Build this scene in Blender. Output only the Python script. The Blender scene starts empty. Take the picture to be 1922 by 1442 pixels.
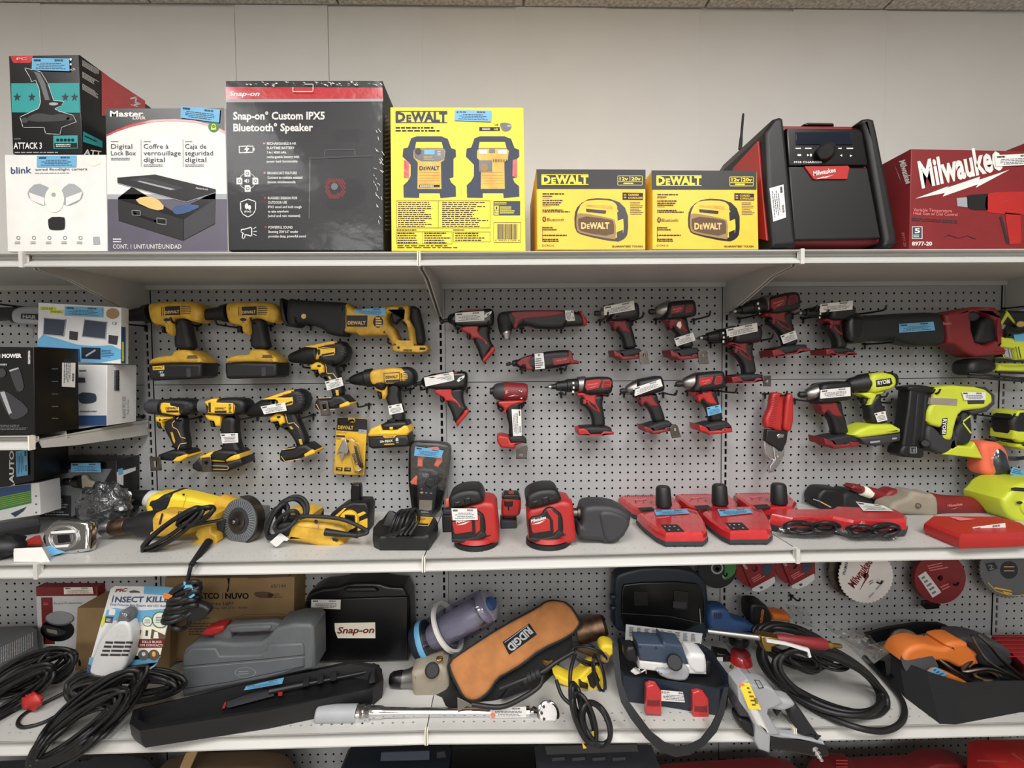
import bpy, math, random
from mathutils import Vector as V, Matrix
random.seed(7)
C = bpy.context.scene.collection
D = bpy.data
# ---------- camera (solved from the one-inch pegboard grid and the 36 inch bays) ----------
F, PI = 849.9, math.pi
pt, yw, rl = .0364, .0207, .0082
CAM = V((.1947, -1.4453, 1.4538)); HZ = 1.45
fwd = V((math.sin(yw)*math.cos(pt), math.cos(yw)*math.cos(pt), -math.sin(pt)))
r0 = V((math.cos(yw), -math.sin(yw), 0)); d0 = fwd.cross(r0)
rgt = math.cos(rl)*r0 + math.sin(rl)*d0; dwn = -math.sin(rl)*r0 + math.cos(rl)*d0
cam = D.cameras.new('camera'); co = D.objects.new('camera', cam); C.objects.link(co)
cam.sensor_fit = 'HORIZONTAL'; cam.sensor_width = 36; cam.lens = F/1922*36; cam.clip_start = .01
up = -dwn; bk = -fwd
co.matrix_world = Matrix(((rgt.x, up.x, bk.x, CAM.x), (rgt.y, up.y, bk.y, CAM.y), (rgt.z, up.z, bk.z, CAM.z), (0, 0, 0, 1)))
sc = bpy.context.scene; sc.camera = co
sc.view_settings.view_transform = 'Standard'; sc.view_settings.look = 'None'; sc.view_settings.gamma = 1
sc.view_settings.use_curve_mapping = False
class Pl:                                   # a plane in the place; pixel -> point on it
    def __init__(s, P, N, U=None):
        s.P = V(P); s.N = V(N).normalized()
        s.U = V(U).normalized() if U else (V((1, 0, 0)) if abs(s.N.x) < .7 else V((0, 1, 0)))
        s.U = (s.U - s.N*s.U.dot(s.N)).normalized(); s.V = s.N.cross(s.U)
    def hit(s, x, y, k=0):
        r = rgt*((x-961)/F) + dwn*((y-721)/F) + fwd; P = s.P + s.N*k
        return CAM + r*((P-CAM).dot(s.N)/r.dot(s.N))
    def uv(s, p): q = p - s.P; return q.dot(s.U), q.dot(s.V)
    def xyz(s, u, v, w): return s.P + s.U*u + s.V*v + s.N*w
def Y(y): return Pl((0, y, 0), (0, -1, 0))
def Zp(z): return Pl((0, 0, z), (0, 0, 1))
def at(x, y, yy): return Y(yy).hit(x, y)
def m_per_px(p): return (p-CAM).dot(fwd)/F
S = .9144; DF = .362                        # bay width, shelf depth
FR = {0: [(-700, 476), (41, 474.3), (786, 472.6), (1503, 468.6), (2200, 466)],
      1: [(-660, 1068), (69, 1058.8), (796, 1047), (1495, 1030.5), (2180, 1018)],
      2: [(-650, 1402), (85, 1391.5), (803, 1371.5), (1503, 1366), (2160, 1350)]}
LZ = {}
for k, v in FR.items():
    q = [at(x, y, -DF).z for x, y in v]
    LZ[k] = [(q[0] if i == 0 else q[i], q[i+1]) for i in range(4)]
LZ[3] = [(.1, .1)]*4; LZ[4] = [(at(60, 818, -DF).z,)*2]*4
def shz(k, X):
    t = X/S + 2; i = max(0, min(3, int(t))); a, b = LZ[k][i]; return a + (b-a)*(t-i)
def on(k, x, y, h=0):
    z = shz(k, 0)
    for _ in range(5):
        p = Zp(z+h).hit(x, y); z = shz(k, p.x)
    return p
# ---------- materials ----------
def lin(c):
    c /= 255; return c/12.92 if c <= .04045 else ((c+.055)/1.055)**2.4
COL = dict(yel=(226,180,46,.45), yelb=(240,208,54,.55), amb=(208,164,54,.5), fab=(17,17,19,.95), crd=(17,17,18,.5), blk=(17,17,19,.5), gblk=(10,10,12,.3), rub=(27,28,31,.65), dgr=(48,48,52,.55),
  gry=(94,97,100,.5), lgr=(152,154,158,.5), red=(166,36,34,.42), dred=(118,28,32,.5), bred=(180,34,38,.35), wht=(216,214,210,.6), sky=(98,162,200,.5),
  ltx=(52,60,76,.7), dtx=(30,30,34,.7), lime=(192,202,56,.42), org=(200,108,44,.5), tan=(168,110,62,.88), brn=(152,124,86,.8), dbrn=(96,76,56,.85), navy=(24,34,46,.45), slate=(54,66,84,.5), clip=(190,188,182,.5), lav=(138,136,150,.3), cse=(64,66,74,.5),
  blue=(46,74,118,.45), teal=(30,140,140,.5), grn=(60,120,60,.5), cream=(232,226,208,.6), silk=(206,206,204,.35), lens=(20,26,40,.15), pur=(84,80,94,.4), sand=(150,140,124,.7),
  pnk=(214,120,120,.6), oran=(232,110,80,.6), gld=(214,176,110,.4), ppr=(206,206,206,.7), fol=(52,54,58,.12))
MET = dict(stl=(190,190,192,.32), chr=(215,215,218,.1), dst=(110,104,98,.4), rust=(120,96,80,.45), pew=(150,148,146,.4), brs=(170,140,80,.35))
MT = {}
def mat(k):
    if k in MT: return MT[k]
    m = D.materials.new(k); m.use_nodes = True; nt = m.node_tree; b = nt.nodes['Principled BSDF']; L = nt.links
    def noise(s, d=4):
        n = nt.nodes.new('ShaderNodeTexNoise'); n.inputs['Scale'].default_value = s; n.inputs['Detail'].default_value = d
        t = nt.nodes.new('ShaderNodeTexCoord'); L.new(t.outputs['Object'], n.inputs['Vector']); return n
    def ramp(n, c0, c1, a=.35, e=.65):
        r = nt.nodes.new('ShaderNodeValToRGB'); r.color_ramp.elements[0].color = (*c0, 1); r.color_ramp.elements[1].color = (*c1, 1)
        r.color_ramp.elements[0].position = a; r.color_ramp.elements[1].position = e
        L.new(n.outputs['Fac'], r.inputs['Fac']); return r
    def bump(n, st, ds=.002):
        u = nt.nodes.new('ShaderNodeBump'); u.inputs['Strength'].default_value = st; u.inputs['Distance'].default_value = ds
        L.new(n.outputs['Fac'], u.inputs['Height']); L.new(u.outputs['Normal'], b.inputs['Normal'])
    if k in ('film', 'tint', 'wrap', 'pch'):
        nt.nodes.remove(b); o = nt.nodes['Material Output']; mx = nt.nodes.new('ShaderNodeMixShader'); tr = nt.nodes.new('ShaderNodeBsdfTransparent'); gl = nt.nodes.new('ShaderNodeBsdfGlossy')
        tr.inputs['Color'].default_value = (.8, .8, .9, 1) if k == 'tint' else (.95, .95, .96, 1); gl.inputs['Roughness'].default_value = .12; mx.inputs[0].default_value = .07 if k == 'film' else .015 if k == 'wrap' else .3 if k == 'pch' else .12
        n = noise(45, 2); u = nt.nodes.new('ShaderNodeBump'); u.inputs['Strength'].default_value = 1; u.inputs['Distance'].default_value = .0012 if k == 'film' else .0005
        L.new(n.outputs['Fac'], u.inputs['Height']); L.new(u.outputs['Normal'], gl.inputs['Normal'])
        L.new(tr.outputs[0], mx.inputs[1]); L.new(gl.outputs[0], mx.inputs[2]); L.new(mx.outputs[0], o.inputs[0]); MT[k] = m; return m
    if k in COL: c = COL[k]; me = 0
    elif k in MET: c = MET[k]; me = 1
    elif k == 'steel': c = (184,183,179,.42); me = 0
    elif k == 'peg': c = (160,161,162,.5); me = 0
    elif k == 'ceil': c = (216,210,202,.9); me = 0
    elif k == 'wall': c = (220,218,214,.75); me = 0
    elif k == 'floor': c = (150,144,136,.4); me = 0
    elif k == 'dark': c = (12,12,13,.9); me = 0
    l = [lin(v) for v in c[:3]]
    b.inputs['Roughness'].default_value = c[3]; b.inputs['Metallic'].default_value = me
    sp = {'ceil': (.55, 1.05), 'rust': (.5, 1.2), 'brn': (.93, 1.05), 'tan': (.85, 1.08), 'amb': (.72, 1.05), 'dst': (.7, 1.1), 'sand': (.8, 1.1)}.get(k, (.94, 1.04))
    n = noise({'ceil': 90, 'wall': 1.2, 'steel': 3, 'peg': 3, 'tan': 25, 'amb': 30, 'dst': 40, 'rust': 40}.get(k, 14))
    r = ramp(n, [v*sp[0] for v in l], [min(1, v*sp[1]) for v in l]); L.new(r.outputs['Color'], b.inputs['Base Color'])
    if k in ('blk', 'rub', 'dgr', 'tan', 'ceil', 'red', 'dred', 'yel', 'lime', 'gry', 'org'): bump(noise(900 if k != 'ceil' else 60, 2), .25, .0006 if k != 'ceil' else .004)
    if k == 'bred': b.inputs['Coat Weight'].default_value = .8; b.inputs['Coat Roughness'].default_value = .08; bump(noise(34, 3), .55, .004)
    if k == 'fol': bump(noise(40, 3), 1, .02); b.inputs['Coat Weight'].default_value = 1
    MT[k] = m; return m
# ---------- builders ----------
OFF = {}
def reg(o, par, off): OFF[o.name] = off; o.parent = par; C.objects.link(o); return o
def woff(par): return OFF[par.name] if par is not None else V((0, 0, 0))
def T(name, label, cat, loc, group=None):
    o = D.objects.new(name, None); o.empty_display_size = .02; o.location = loc; C.objects.link(o); OFF[o.name] = V(loc)
    o['label'] = label; o['category'] = cat
    if group: o['group'] = group
    return o
def tag(o, label, cat, group=None):
    o['label'] = label; o['category'] = cat
    if group: o['group'] = group
    return o
def mesh(name, vs, fs, mats, par=None, mi=None, smooth=True, ang=.6, kind=None):
    off = woff(par); o_ = V((0, 0, 0))
    if par is None:
        n = len(vs); o_ = V((sum(v[0] for v in vs)/n, sum(v[1] for v in vs)/n, min(v[2] for v in vs)))
    me = D.meshes.new(name); me.from_pydata([tuple(V(v)-off-o_) for v in vs], [], fs); me.validate()
    for m in mats: me.materials.append(mat(m))
    if mi and len(mi) == len(me.polygons): me.polygons.foreach_set('material_index', mi)
    if smooth: me.shade_smooth(); me.set_sharp_from_angle(angle=ang)
    me.update(); o = D.objects.new(name, me); o.location = o_; reg(o, par, off+o_)
    if kind: o['kind'] = kind
    return o
# crops of the photograph used for measuring: (x0, y0, scale)
K = dict(z=(0,0,1), a1=(0,80,3.433), a2=(400,130,4.006), a3=(720,180,4.65), a4=(980,290,4.178), a5=(1360,200,3.42), a6=(0,470,3.604), b1=(230,540,6.006), b2=(520,540,6.407),
  b3=(260,620,5.15), b4=(460,630,5.341), b5=(780,540,4.241), b6=(1100,540,4.807), b7=(1300,540,4.006), b8=(1560,560,4.24), c1=(0,820,4.576), c2=(240,890,5.058), c3=(480,820,5.058),
  c4=(820,880,4.805), c5=(1140,880,4.576), c6=(1480,820,4.348), c7=(0,1040,3.588), c8=(320,1060,3.775), d1=(700,1060,3.775), d2=(1100,1040,3.587), d3=(1340,1040,3.302),
  d4=(1400,1120,3.682), e1=(0,500,7.21), e5=(1400,1330,3.682), e6=(1780,540,6.555), e7=(1800,780,6.27), e8=(0,820,5.77), f1=(970,900,9.01), f2=(0,1060,3.897))
XF = [None]
def P(k, s):
    ox, oy, q = K[k]; o = []
    for w in s.split():
        a, b = w.split(',')[:2]; x, y = ox+float(a)/q, oy+float(b)/q
        if XF[0]: A, B, c, d = XF[0]; x, y = A*x-B*y+c, B*x+A*y+d
        o.append((x, y))
    return o
def anchors(a, b, a2, b2):
    za, zb, wa, wb = complex(*a), complex(*b), complex(*a2), complex(*b2)
    q = (wb-wa)/(zb-za); t = wa-q*za; XF[0] = (q.real, q.imag, t.real, t.imag)
def chai(p, n):
    for _ in range(n):
        q = []
        for i in range(len(p)):
            a, b = p[i], p[(i+1) % len(p)]
            q += [(a[0]*.75+b[0]*.25, a[1]*.75+b[1]*.25), (a[0]*.25+b[0]*.75, a[1]*.25+b[1]*.75)]
        p = q
    return p
FRONT = [0]; PAN = ('side_badge', 'vent_panel', 'badge', 'side_plate', 'cover', 'panel_strip')
def slab(name, k, loops, m, par, pl, t, off=None, bv=None, sm=0, kind=None):
    """outline (measured in the photo) on a plane, given real thickness and rounded edges"""
    if isinstance(loops, str): loops = [loops]
    if FRONT[0] and t >= .035 and off is None and name not in ('belt_clip',): e_ = t*.3; pl = Pl(pl.P+pl.N*e_, pl.N); off = t/2-e_ if name not in PAN else None
    if off is None:
        off = t/2
        if FRONT[0] and t >= .035 and name in PAN: pl = Pl(pl.P-pl.N*t*.3, pl.N)
        if name in PAN: pl = Pl(pl.P+pl.N*t/2, pl.N); off = 0
    if bv is None: bv = min(t*.28, .006)
    cu = D.curves.new('c', 'CURVE'); cu.dimensions = '2D'; cu.fill_mode = 'BOTH'
    for lp in loops:
        p = chai(P(k, lp) if isinstance(lp, str) else lp, sm); u = [pl.uv(pl.hit(*q)) for q in p]
        s = cu.splines.new('POLY'); s.points.add(len(u)-1)
        for i, (a, b) in enumerate(u): s.points[i].co = (a, b, 0, 1)
        s.use_cyclic_u = True
    cu.extrude = max(t/2-bv, .0001); cu.bevel_depth = bv; cu.bevel_resolution = 2 if bv < .009 else 4; cu.offset = -bv
    ob = D.objects.new('t', cu); me = D.meshes.new_from_object(ob); D.objects.remove(ob); D.curves.remove(cu)
    vs = [pl.xyz(v.co.x, v.co.y, v.co.z - t/2 + off) for v in me.vertices]; fs = [tuple(f.vertices) for f in me.polygons]
    D.meshes.remove(me); return mesh(name, vs, fs, [m], par, kind=kind)
class Pr:                                    # thin printing, stickers and lettering on a surface
    def __init__(s, pl): s.pl = pl; s.vs = []; s.fs = []; s.mi = []; s.ms = []
    def m(s, k):
        if k not in s.ms: s.ms.append(k)
        return s.ms.index(k)
    def raw(s, px, fs, m, l=1):
        n = len(s.vs); s.vs += [s.pl.hit(x, y, .0003*l) for x, y in px]; i = s.m(m)
        for f in fs: s.fs.append(tuple(j+n for j in f)); s.mi.append(i)
    def poly(s, k, pts, m, l=1, sm=0):
        p = chai(P(k, pts) if isinstance(pts, str) else pts, sm)
        from mathutils.geometry import tessellate_polygon as tp
        s.raw(p, tp([[V((x, y, 0)) for x, y in p]]), m, l)
    def line(s, k, pts, w, m, l=1, cyc=False):
        p = P(k, pts) if isinstance(pts, str) else pts; w = w/K[k][2]/2
        if cyc: p = p+p[:1]
        for a, b in zip(p, p[1:]):
            dx, dy = b[0]-a[0], b[1]-a[1]; n = math.hypot(dx, dy) or 1; dx, dy = dx/n*w, dy/n*w
            s.raw([(a[0]-dy-dx, a[1]+dx-dy), (b[0]-dy+dx, b[1]+dx+dy), (b[0]+dy+dx, b[1]-dx+dy), (a[0]+dy-dx, a[1]-dx-dy)], [(0, 1, 2, 3)], m, l)
    def disc(s, k, x, y, r, m, l=1, ry=None, r2=0):
        ry = ry or r; n = 28; c = [(math.cos(i*2*PI/n), math.sin(i*2*PI/n)) for i in range(n)]
        if r2:
            p = P(k, ' '.join(f'{x+a*r},{y+b*ry}' for a, b in c)+' '+' '.join(f'{x+a*r2},{y+b*ry*r2/r}' for a, b in c))
            s.raw(p, [(i, (i+1) % n, n+(i+1) % n, n+i) for i in range(n)], m, l)
        else: s.raw(P(k, ' '.join(f'{x+a*r},{y+b*ry}' for a, b in c)), [tuple(range(n))], m, l)
    def text(s, k, t, x, y, x2, y2, h, m, l=2, bold=0, sh=0):
        """baseline from (x,y) to (x2,y2), cap height h, all in crop units"""
        cu = D.curves.new('f', 'FONT'); cu.body = t; cu.size = 1; cu.offset = bold; cu.resolution_u = 2; cu.shear = sh
        ob = D.objects.new('t', cu); me = D.meshes.new_from_object(ob); D.objects.remove(ob); D.curves.remove(cu)
        if not me.vertices: return
        xs = [v.co.x for v in me.vertices]; x0, x1 = min(xs), max(xs); (ax, ay), (bx, by) = P(k, f'{x},{y} {x2},{y2}')
        dx, dy = bx-ax, by-ay; n = math.hypot(dx, dy) or 1; hh = h/K[k][2]/.70; nx, ny = dy/n*hh, -dx/n*hh
        s.raw([(ax+(v.co.x-x0)/(x1-x0)*dx+v.co.y*nx, ay+(v.co.x-x0)/(x1-x0)*dy+v.co.y*ny) for v in me.vertices], [tuple(f.vertices) for f in me.polygons], m, l)
        D.meshes.remove(me)
    def micro(s, k, quad, n, m='ltx', l=2, w=.45, seed=3, ctr=False):
        """rows of illegibly small print inside a quad (tl tr br bl)"""
        q = P(k, quad) if isinstance(quad, str) else quad; rn = random.Random(seed)
        def bl(u, v): return tuple((q[0][i]*(1-u)+q[1][i]*u)*(1-v)+(q[3][i]*(1-u)+q[2][i]*u)*v for i in (0, 1))
        for r in range(n):
            a = (r+.5-w/2)/n; b = (r+.5+w/2)/n; u = 0; e = rn.uniform(.65, 1)
            if ctr: u = (1-e)/2; e = 1-u
            while u < e:
                d = min(rn.uniform(.04, .13), e-u); s.raw([bl(u, a), bl(u+d, a), bl(u+d, b), bl(u, b)], [(0, 1, 2, 3)], m, l); u += d+.018
    def bars(s, k, quad, n, m='dtx', l=2, seed=1):
        q = P(k, quad) if isinstance(quad, str) else quad; rn = random.Random(seed)
        def bl(u, v): return tuple((q[0][i]*(1-u)+q[1][i]*u)*(1-v)+(q[3][i]*(1-u)+q[2][i]*u)*v for i in (0, 1))
        for i in range(n):
            u = i/n; d = rn.uniform(.35, .8)/n; s.raw([bl(u, 0), bl(u+d, 0), bl(u+d, 1), bl(u, 1)], [(0, 1, 2, 3)], m, l)
    def build(s, name, par): return mesh(name, s.vs, s.fs, s.ms, par, s.mi, smooth=False)
def stk(par, k, quad, pl, c='wht', price=None, name='price_sticker', l=1):
    q = Pr(pl); q.poly(k, quad, c, l); p = P(k, quad)
    if math.dist(p[0], p[3]) > 1.25*math.dist(p[0], p[1]): p = p[1:]+p[:1]
    def bl(u, v): return tuple((p[0][i]*(1-u)+p[1][i]*u)*(1-v)+(p[3][i]*(1-u)+p[2][i]*u)*v for i in (0, 1))
    def sub(a, b, c_, d): return [bl(a, b), bl(c_, b), bl(c_, d), bl(a, d)]
    q.micro(k, sub(.08, .34, .92, .9), 4, 'ltx', l+1, .4, len(quad), True); q.bars(k, sub(.6, .08, .84, .24), 14, 'dtx', l+1)
    if price:
        a, b = bl(.05, .27), bl(.3, .27); h = math.dist(bl(0, 0), bl(0, 1))*.17
        XF0 = XF[0]; XF[0] = None; q.text('z', price, a[0], a[1], b[0], b[1], h, 'dtx', l+1, .02); XF[0] = XF0
    else: q.micro(k, sub(.05, .08, .3, .28), 1, 'dtx', l+1, .8)
    return q.build(name, par)
def lathe(name, k, a, b, ya, yb, prof, m, par, seg=24):
    """turned part; axis from crop point a at depth ya to b at depth yb; prof = 't,r t,r' r in crop px"""
    (x0, y0), (x1, y1) = P(k, f'{a} {b}'); A, B = at(x0, y0, ya), at(x1, y1, yb); ax = (B-A); n = ax.normalized()
    sc_ = m_per_px(A)/K[k][2]*(math.hypot(XF[0][0], XF[0][1]) if XF[0] else 1); u = n.orthogonal().normalized(); w = n.cross(u); vs = []; fs = []
    pr = [tuple(float(z) for z in q.split(',')) for q in prof.split()]
    for t, r in pr:
        for i in range(seg):
            g = 2*PI*i/seg; vs.append(A+ax*t+(u*math.cos(g)+w*math.sin(g))*max(r, .05)*sc_)
    for j in range(len(pr)-1):
        for i in range(seg): i2 = (i+1) % seg; fs.append((j*seg+i, j*seg+i2, (j+1)*seg+i2, (j+1)*seg+i))
    fs.append(tuple(range(seg-1, -1, -1))); fs.append(tuple(range((len(pr)-1)*seg, len(pr)*seg)))
    return mesh(name, vs, fs, [m], par)
def cyl(name, A, B, r, m, par, r2=None, seg=20):
    A, B = V(A), V(B); r2 = r if r2 is None else r2; ax = B-A; n = ax.normalized(); u = n.orthogonal().normalized(); w = n.cross(u); vs = []
    e = min(.12, r*.25/max(ax.length, 1e-6)); q = [(0, r*.8), (e, r), (1-e, r2), (1, r2*.8)]
    for t, rr in q:
        for i in range(seg): g = 2*PI*i/seg; vs.append(A+ax*t+(u*math.cos(g)+w*math.sin(g))*max(rr, 1e-5))
    fs = [(j*seg+i, j*seg+(i+1) % seg, (j+1)*seg+(i+1) % seg, (j+1)*seg+i) for j in range(3) for i in range(seg)]
    return mesh(name, vs, fs+[tuple(range(seg-1, -1, -1)), tuple(range(3*seg, 4*seg))], [m], par)
def loft(name, rings, m, par, ang=.6, kind=None):
    n = len(rings[0]); vs = [p for r in rings for p in r]
    fs = [(j*n+i, j*n+(i+1) % n, (j+1)*n+(i+1) % n, (j+1)*n+i) for j in range(len(rings)-1) for i in range(n)]
    fs += [tuple(range(n-1, -1, -1)), tuple(range((len(rings)-1)*n, len(rings)*n))]
    return mesh(name, vs, fs, [m], par, ang=ang, kind=kind)
def cat(p, n=5):
    o = []
    for i in range(len(p)-1):
        a, b, c, d = p[max(i-1, 0)], p[i], p[i+1], p[min(i+2, len(p)-1)]
        for j in range(n):
            t = j/n; o.append(.5*((2*b)+(c-a)*t+(2*a-5*b+4*c-d)*t*t+(3*b-a-3*c+d)*t**3))
    return o+[p[-1]]
def tube(name, paths, r, m, par, n=5, seg=8):
    vs = []; fs = []
    for p in paths:
        p = cat([V(q) for q in p], n); b0 = len(vs); pn = None
        for i, q in enumerate(p):
            t = (p[min(i+1, len(p)-1)]-p[max(i-1, 0)]).normalized()
            pn = t.orthogonal().normalized() if pn is None else (pn-t*pn.dot(t)).normalized(); w = t.cross(pn)
            for j in range(seg): g = 2*PI*j/seg; vs.append(q+(pn*math.cos(g)+w*math.sin(g))*r)
        for i in range(len(p)-1):
            for j in range(seg): j2 = (j+1) % seg; fs.append((b0+i*seg+j, b0+i*seg+j2, b0+(i+1)*seg+j2, b0+(i+1)*seg+j))
        fs += [tuple(b0+j for j in range(seg-1, -1, -1)), tuple(len(vs)-seg+j for j in range(seg))]
    return mesh(name, vs, fs, [m], par, ang=1.2)
def path(k, s, y=None):
    """'x,y,depth ...' -> points at real depths"""
    o = []
    for w in s.split():
        v = w.split(','); x, yy = P(k, f'{v[0]},{v[1]}')[0]; o.append(at(x, yy, float(v[2]) if len(v) > 2 else y))
    return o
def blob(name, c, rad, m, par, amp=.15, fr=3, seed=1, seg=20, rings=12):
    from mathutils import noise as nz
    vs = []; fs = []; c = V(c)
    for j in range(rings+1):
        a = PI*j/rings
        for i in range(seg):
            b = 2*PI*i/seg; n = V((math.sin(a)*math.cos(b), math.sin(a)*math.sin(b), math.cos(a)))
            k = 1+amp*nz.noise(n*fr+V((seed*7.1, 0, 0))); vs.append(c+V((n.x*rad[0], n.y*rad[1], n.z*rad[2]))*k)
    for j in range(rings):
        for i in range(seg): i2 = (i+1) % seg; fs.append((j*seg+i, (j+1)*seg+i, (j+1)*seg+i2, j*seg+i2))
    return mesh(name, vs, fs, [m], par, ang=1)
def hull(name, pts, m, par, bv=0):
    import bmesh
    bm = bmesh.new()
    for p in pts: bm.verts.new(p)
    bmesh.ops.convex_hull(bm, input=bm.verts); 
    bmesh.ops.delete(bm, geom=[v for v in bm.verts if not v.link_faces], context='VERTS')
    bmesh.ops.dissolve_limit(bm, angle_limit=.05, verts=bm.verts, edges=bm.edges)
    if bv: bmesh.ops.bevel(bm, geom=list(bm.edges), offset=bv, segments=2, affect='EDGES', profile=.6, clamp_overlap=True)
    bm.verts.index_update(); vs = [v.co.copy() for v in bm.verts]; fs = [tuple(v.index for v in f.verts) for f in bm.faces]; bm.free()
    return mesh(name, vs, fs, [m], par)
# ---------- the setting ----------
def st(o): o['kind'] = 'structure'; return o
def quad(name, p, m): return st(mesh(name, p, [(0, 1, 2, 3)], [m], smooth=False))
def boxm(name, x0, x1, y0, y1, z0, z1, m, par=None):
    vs = [(x, y, z) for x in (x0, x1) for y in (y0, y1) for z in (z0, z1)]
    return mesh(name, vs, [(0, 1, 3, 2), (4, 6, 7, 5), (0, 4, 5, 1), (2, 3, 7, 6), (0, 2, 6, 4), (1, 5, 7, 3)], [m], par, smooth=False)
WY = .11; CH = at(961, 13, WY).z
st(boxm('wall_back', -4.5, 4.5, WY+.006, WY+.1, 0, CH+.3, 'wall'))
for i, (a, b) in enumerate(zip([-520,-345,-170,-95,80,265,442,617.5,793,968,1141,1313,1488,1663,1838,2013,2190,2370], [-345,-170,-95,80,265,442,617,793,968,1141,1313,1488,1663,1838,2013,2190,2370,2550])):
    x0, x1 = at(a, 100, WY).x, at(b, 100, WY).x; e = .0012 if b == 617 else .00004
    st(boxm('trim_%d' % (i+1), x0+e, x1-e, WY-.0003*(i % 2), WY+.006, .02, CH-.004*(i % 3), 'wall'))
ct = at(-300, 6, WY).z
# ceiling, tiles laid on a tee grid
st(boxm('ceiling', -4.5, 4.5, -5, WY+.1, CH+.02, CH+.06, 'ceil'))
tx0 = at(1705, 12, WY-.1).x
for i in range(-5, 5):
    for j in range(5):
        x0 = tx0-.61+i*.61; y1 = WY-.0-j*1.22
        if j in (1, 3) and i in (-4, -2, 0): continue
        st(boxm('ceiling_tile', x0+.004, x0+.606, y1-1.212, y1-.004, CH, CH+.019, 'ceil'))
st(boxm('floor', -4.5, 4.5, -5, WY+.1, -.05, 0, 'floor'))
st(boxm('wall_front', -4.5, 4.5, -5.1, -5, 0, CH, 'wall'))
st(boxm('wall_left', -4.6, -4.5, -5, WY, 0, CH, 'wall')); st(boxm('wall_right', 4.5, 4.6, -5, WY, 0, CH, 'wall'))
# ---------- gondola shelving ----------
IN = .0254
def holed(name, mp, u0, u1, v0, v1, us, vs_, r, m, par=None, depth=.002, rect=None):
    """sheet with real punched holes; us, vs_ hole centres on a one inch grid"""
    vv = []; ff = []; h = IN/2
    def q(*p):
        n = len(vv); vv.extend(mp(*a) for a in p); ff.append(tuple(range(n, n+len(p))))
    U0, U1, V0, V1 = us[0]-h, us[-1]+h, vs_[0]-h, vs_[-1]+h
    if rect: U0, U1 = us[0]-.012, us[-1]+.012
    for a, b, c, d in ((u0, U0, v0, v1), (U1, u1, v0, v1), (U0, U1, v0, V0), (U0, U1, V1, v1)):
        if b-a > 1e-5 and d-c > 1e-5: q((a, c, 0), (b, c, 0), (b, d, 0), (a, d, 0))
    for cv in vs_:
        for cu in us:
            if rect:
                a, b = rect; i_ = [(cu-a, cv-b), (cu+a, cv-b), (cu+a, cv+b), (cu-a, cv+b)]; o_ = [(cu-.012, cv-h), (cu+.012, cv-h), (cu+.012, cv+h), (cu-.012, cv+h)]
            else:
                o_ = [(cu+h*x, cv+h*y) for x, y in ((-1, -1), (0, -1), (1, -1), (1, 0), (1, 1), (0, 1), (-1, 1), (-1, 0))]
                i_ = [(cu+r*math.cos(g), cv+r*math.sin(g)) for g in [PI*1.25+PI/4*k for k in range(8)]]
            n = len(vv); k = len(o_); vv.extend(mp(a, b, 0) for a, b in o_+i_); vv.extend(mp(a, b, depth) for a, b in i_)
            for e in range(k): e2 = (e+1) % k; ff.append((n+e, n+e2, n+k+e2, n+k+e)); ff.append((n+k+e, n+k+e2, n+2*k+e2, n+2*k+e))
    return mesh(name, vv, ff, [m], par, smooth=False)
side = ['far left', 'left', 'middle', 'right']
top_y = {0: 565, 1: 565, 2: 558.9, 3: 560}; z_seam = HZ-.0419
def ph(u, v, w): return (u, .0+w, v)
for s_ in range(-2, 3):
    nm = ['far left', 'left', 'centre', 'right', 'far right'][s_+2]; x0 = s_*S+.014; x1 = (s_+1)*S-.014
    us = [s_*S+.0386+IN*k for k in range(34)]; e = 'bay %s' % nm
    last = z_seam+(1.4 if s_ < 1 else .85)*IN
    rows = [last+IN*k for k in range(11)]
    o = holed('pegboard_panel', ph, x0, x1, z_seam+.001, HZ+.268, us, rows, .0036, 'peg', None, .0008); tag(o, 'upper grey punched steel pegboard panel in the %s bay' % nm, 'pegboard', 'pegboard back panels')
    rows = [z_seam-.68*IN-IN*k for k in range(52)][::-1]
    o = holed('pegboard_panel', ph, x0, x1, 0, z_seam-.001, us, rows, .0036, 'peg', None, .0008); tag(o, 'lower grey punched steel pegboard panel in the %s bay' % nm, 'pegboard', 'pegboard back panels')
st(boxm('trim_30', -2*S, 3*S, .02, .03, 0, HZ+.27, 'dark'))  # near-black sheet stands in for the shaded hollow behind the punched holes
for s_ in range(-1, 3):
    def pu(u, v, w): return (u, -.004+w, v)
    z0 = z_seam+.2; vs_ = [z0-IN*k for k in range(52)][::-1]
    o = holed('slotted_upright', pu, s_*S-.0134, s_*S+.0134, .15, HZ+.262, [s_*S], vs_, 0, 'peg', None, .004, (.0037, .0085))
    w = ['between the far left and left bays', 'between the left and centre bays', 'between the centre and right bays', 'at the right end of the photo'][s_+1]
    tag(o, 'grey slotted steel upright ' + w, 'upright', 'slotted uprights')
pf = [(0, 0), (.0005, -.0022), (.018, -.0035), (.019, -.006), (.017, -.0145), (-.001, -.0262), (-.004, -.0295), (-.0035, -.033), (.004, -.0335), (.012, -.031)]
pb = [(.36, -.03), (.36, 0)]
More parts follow.
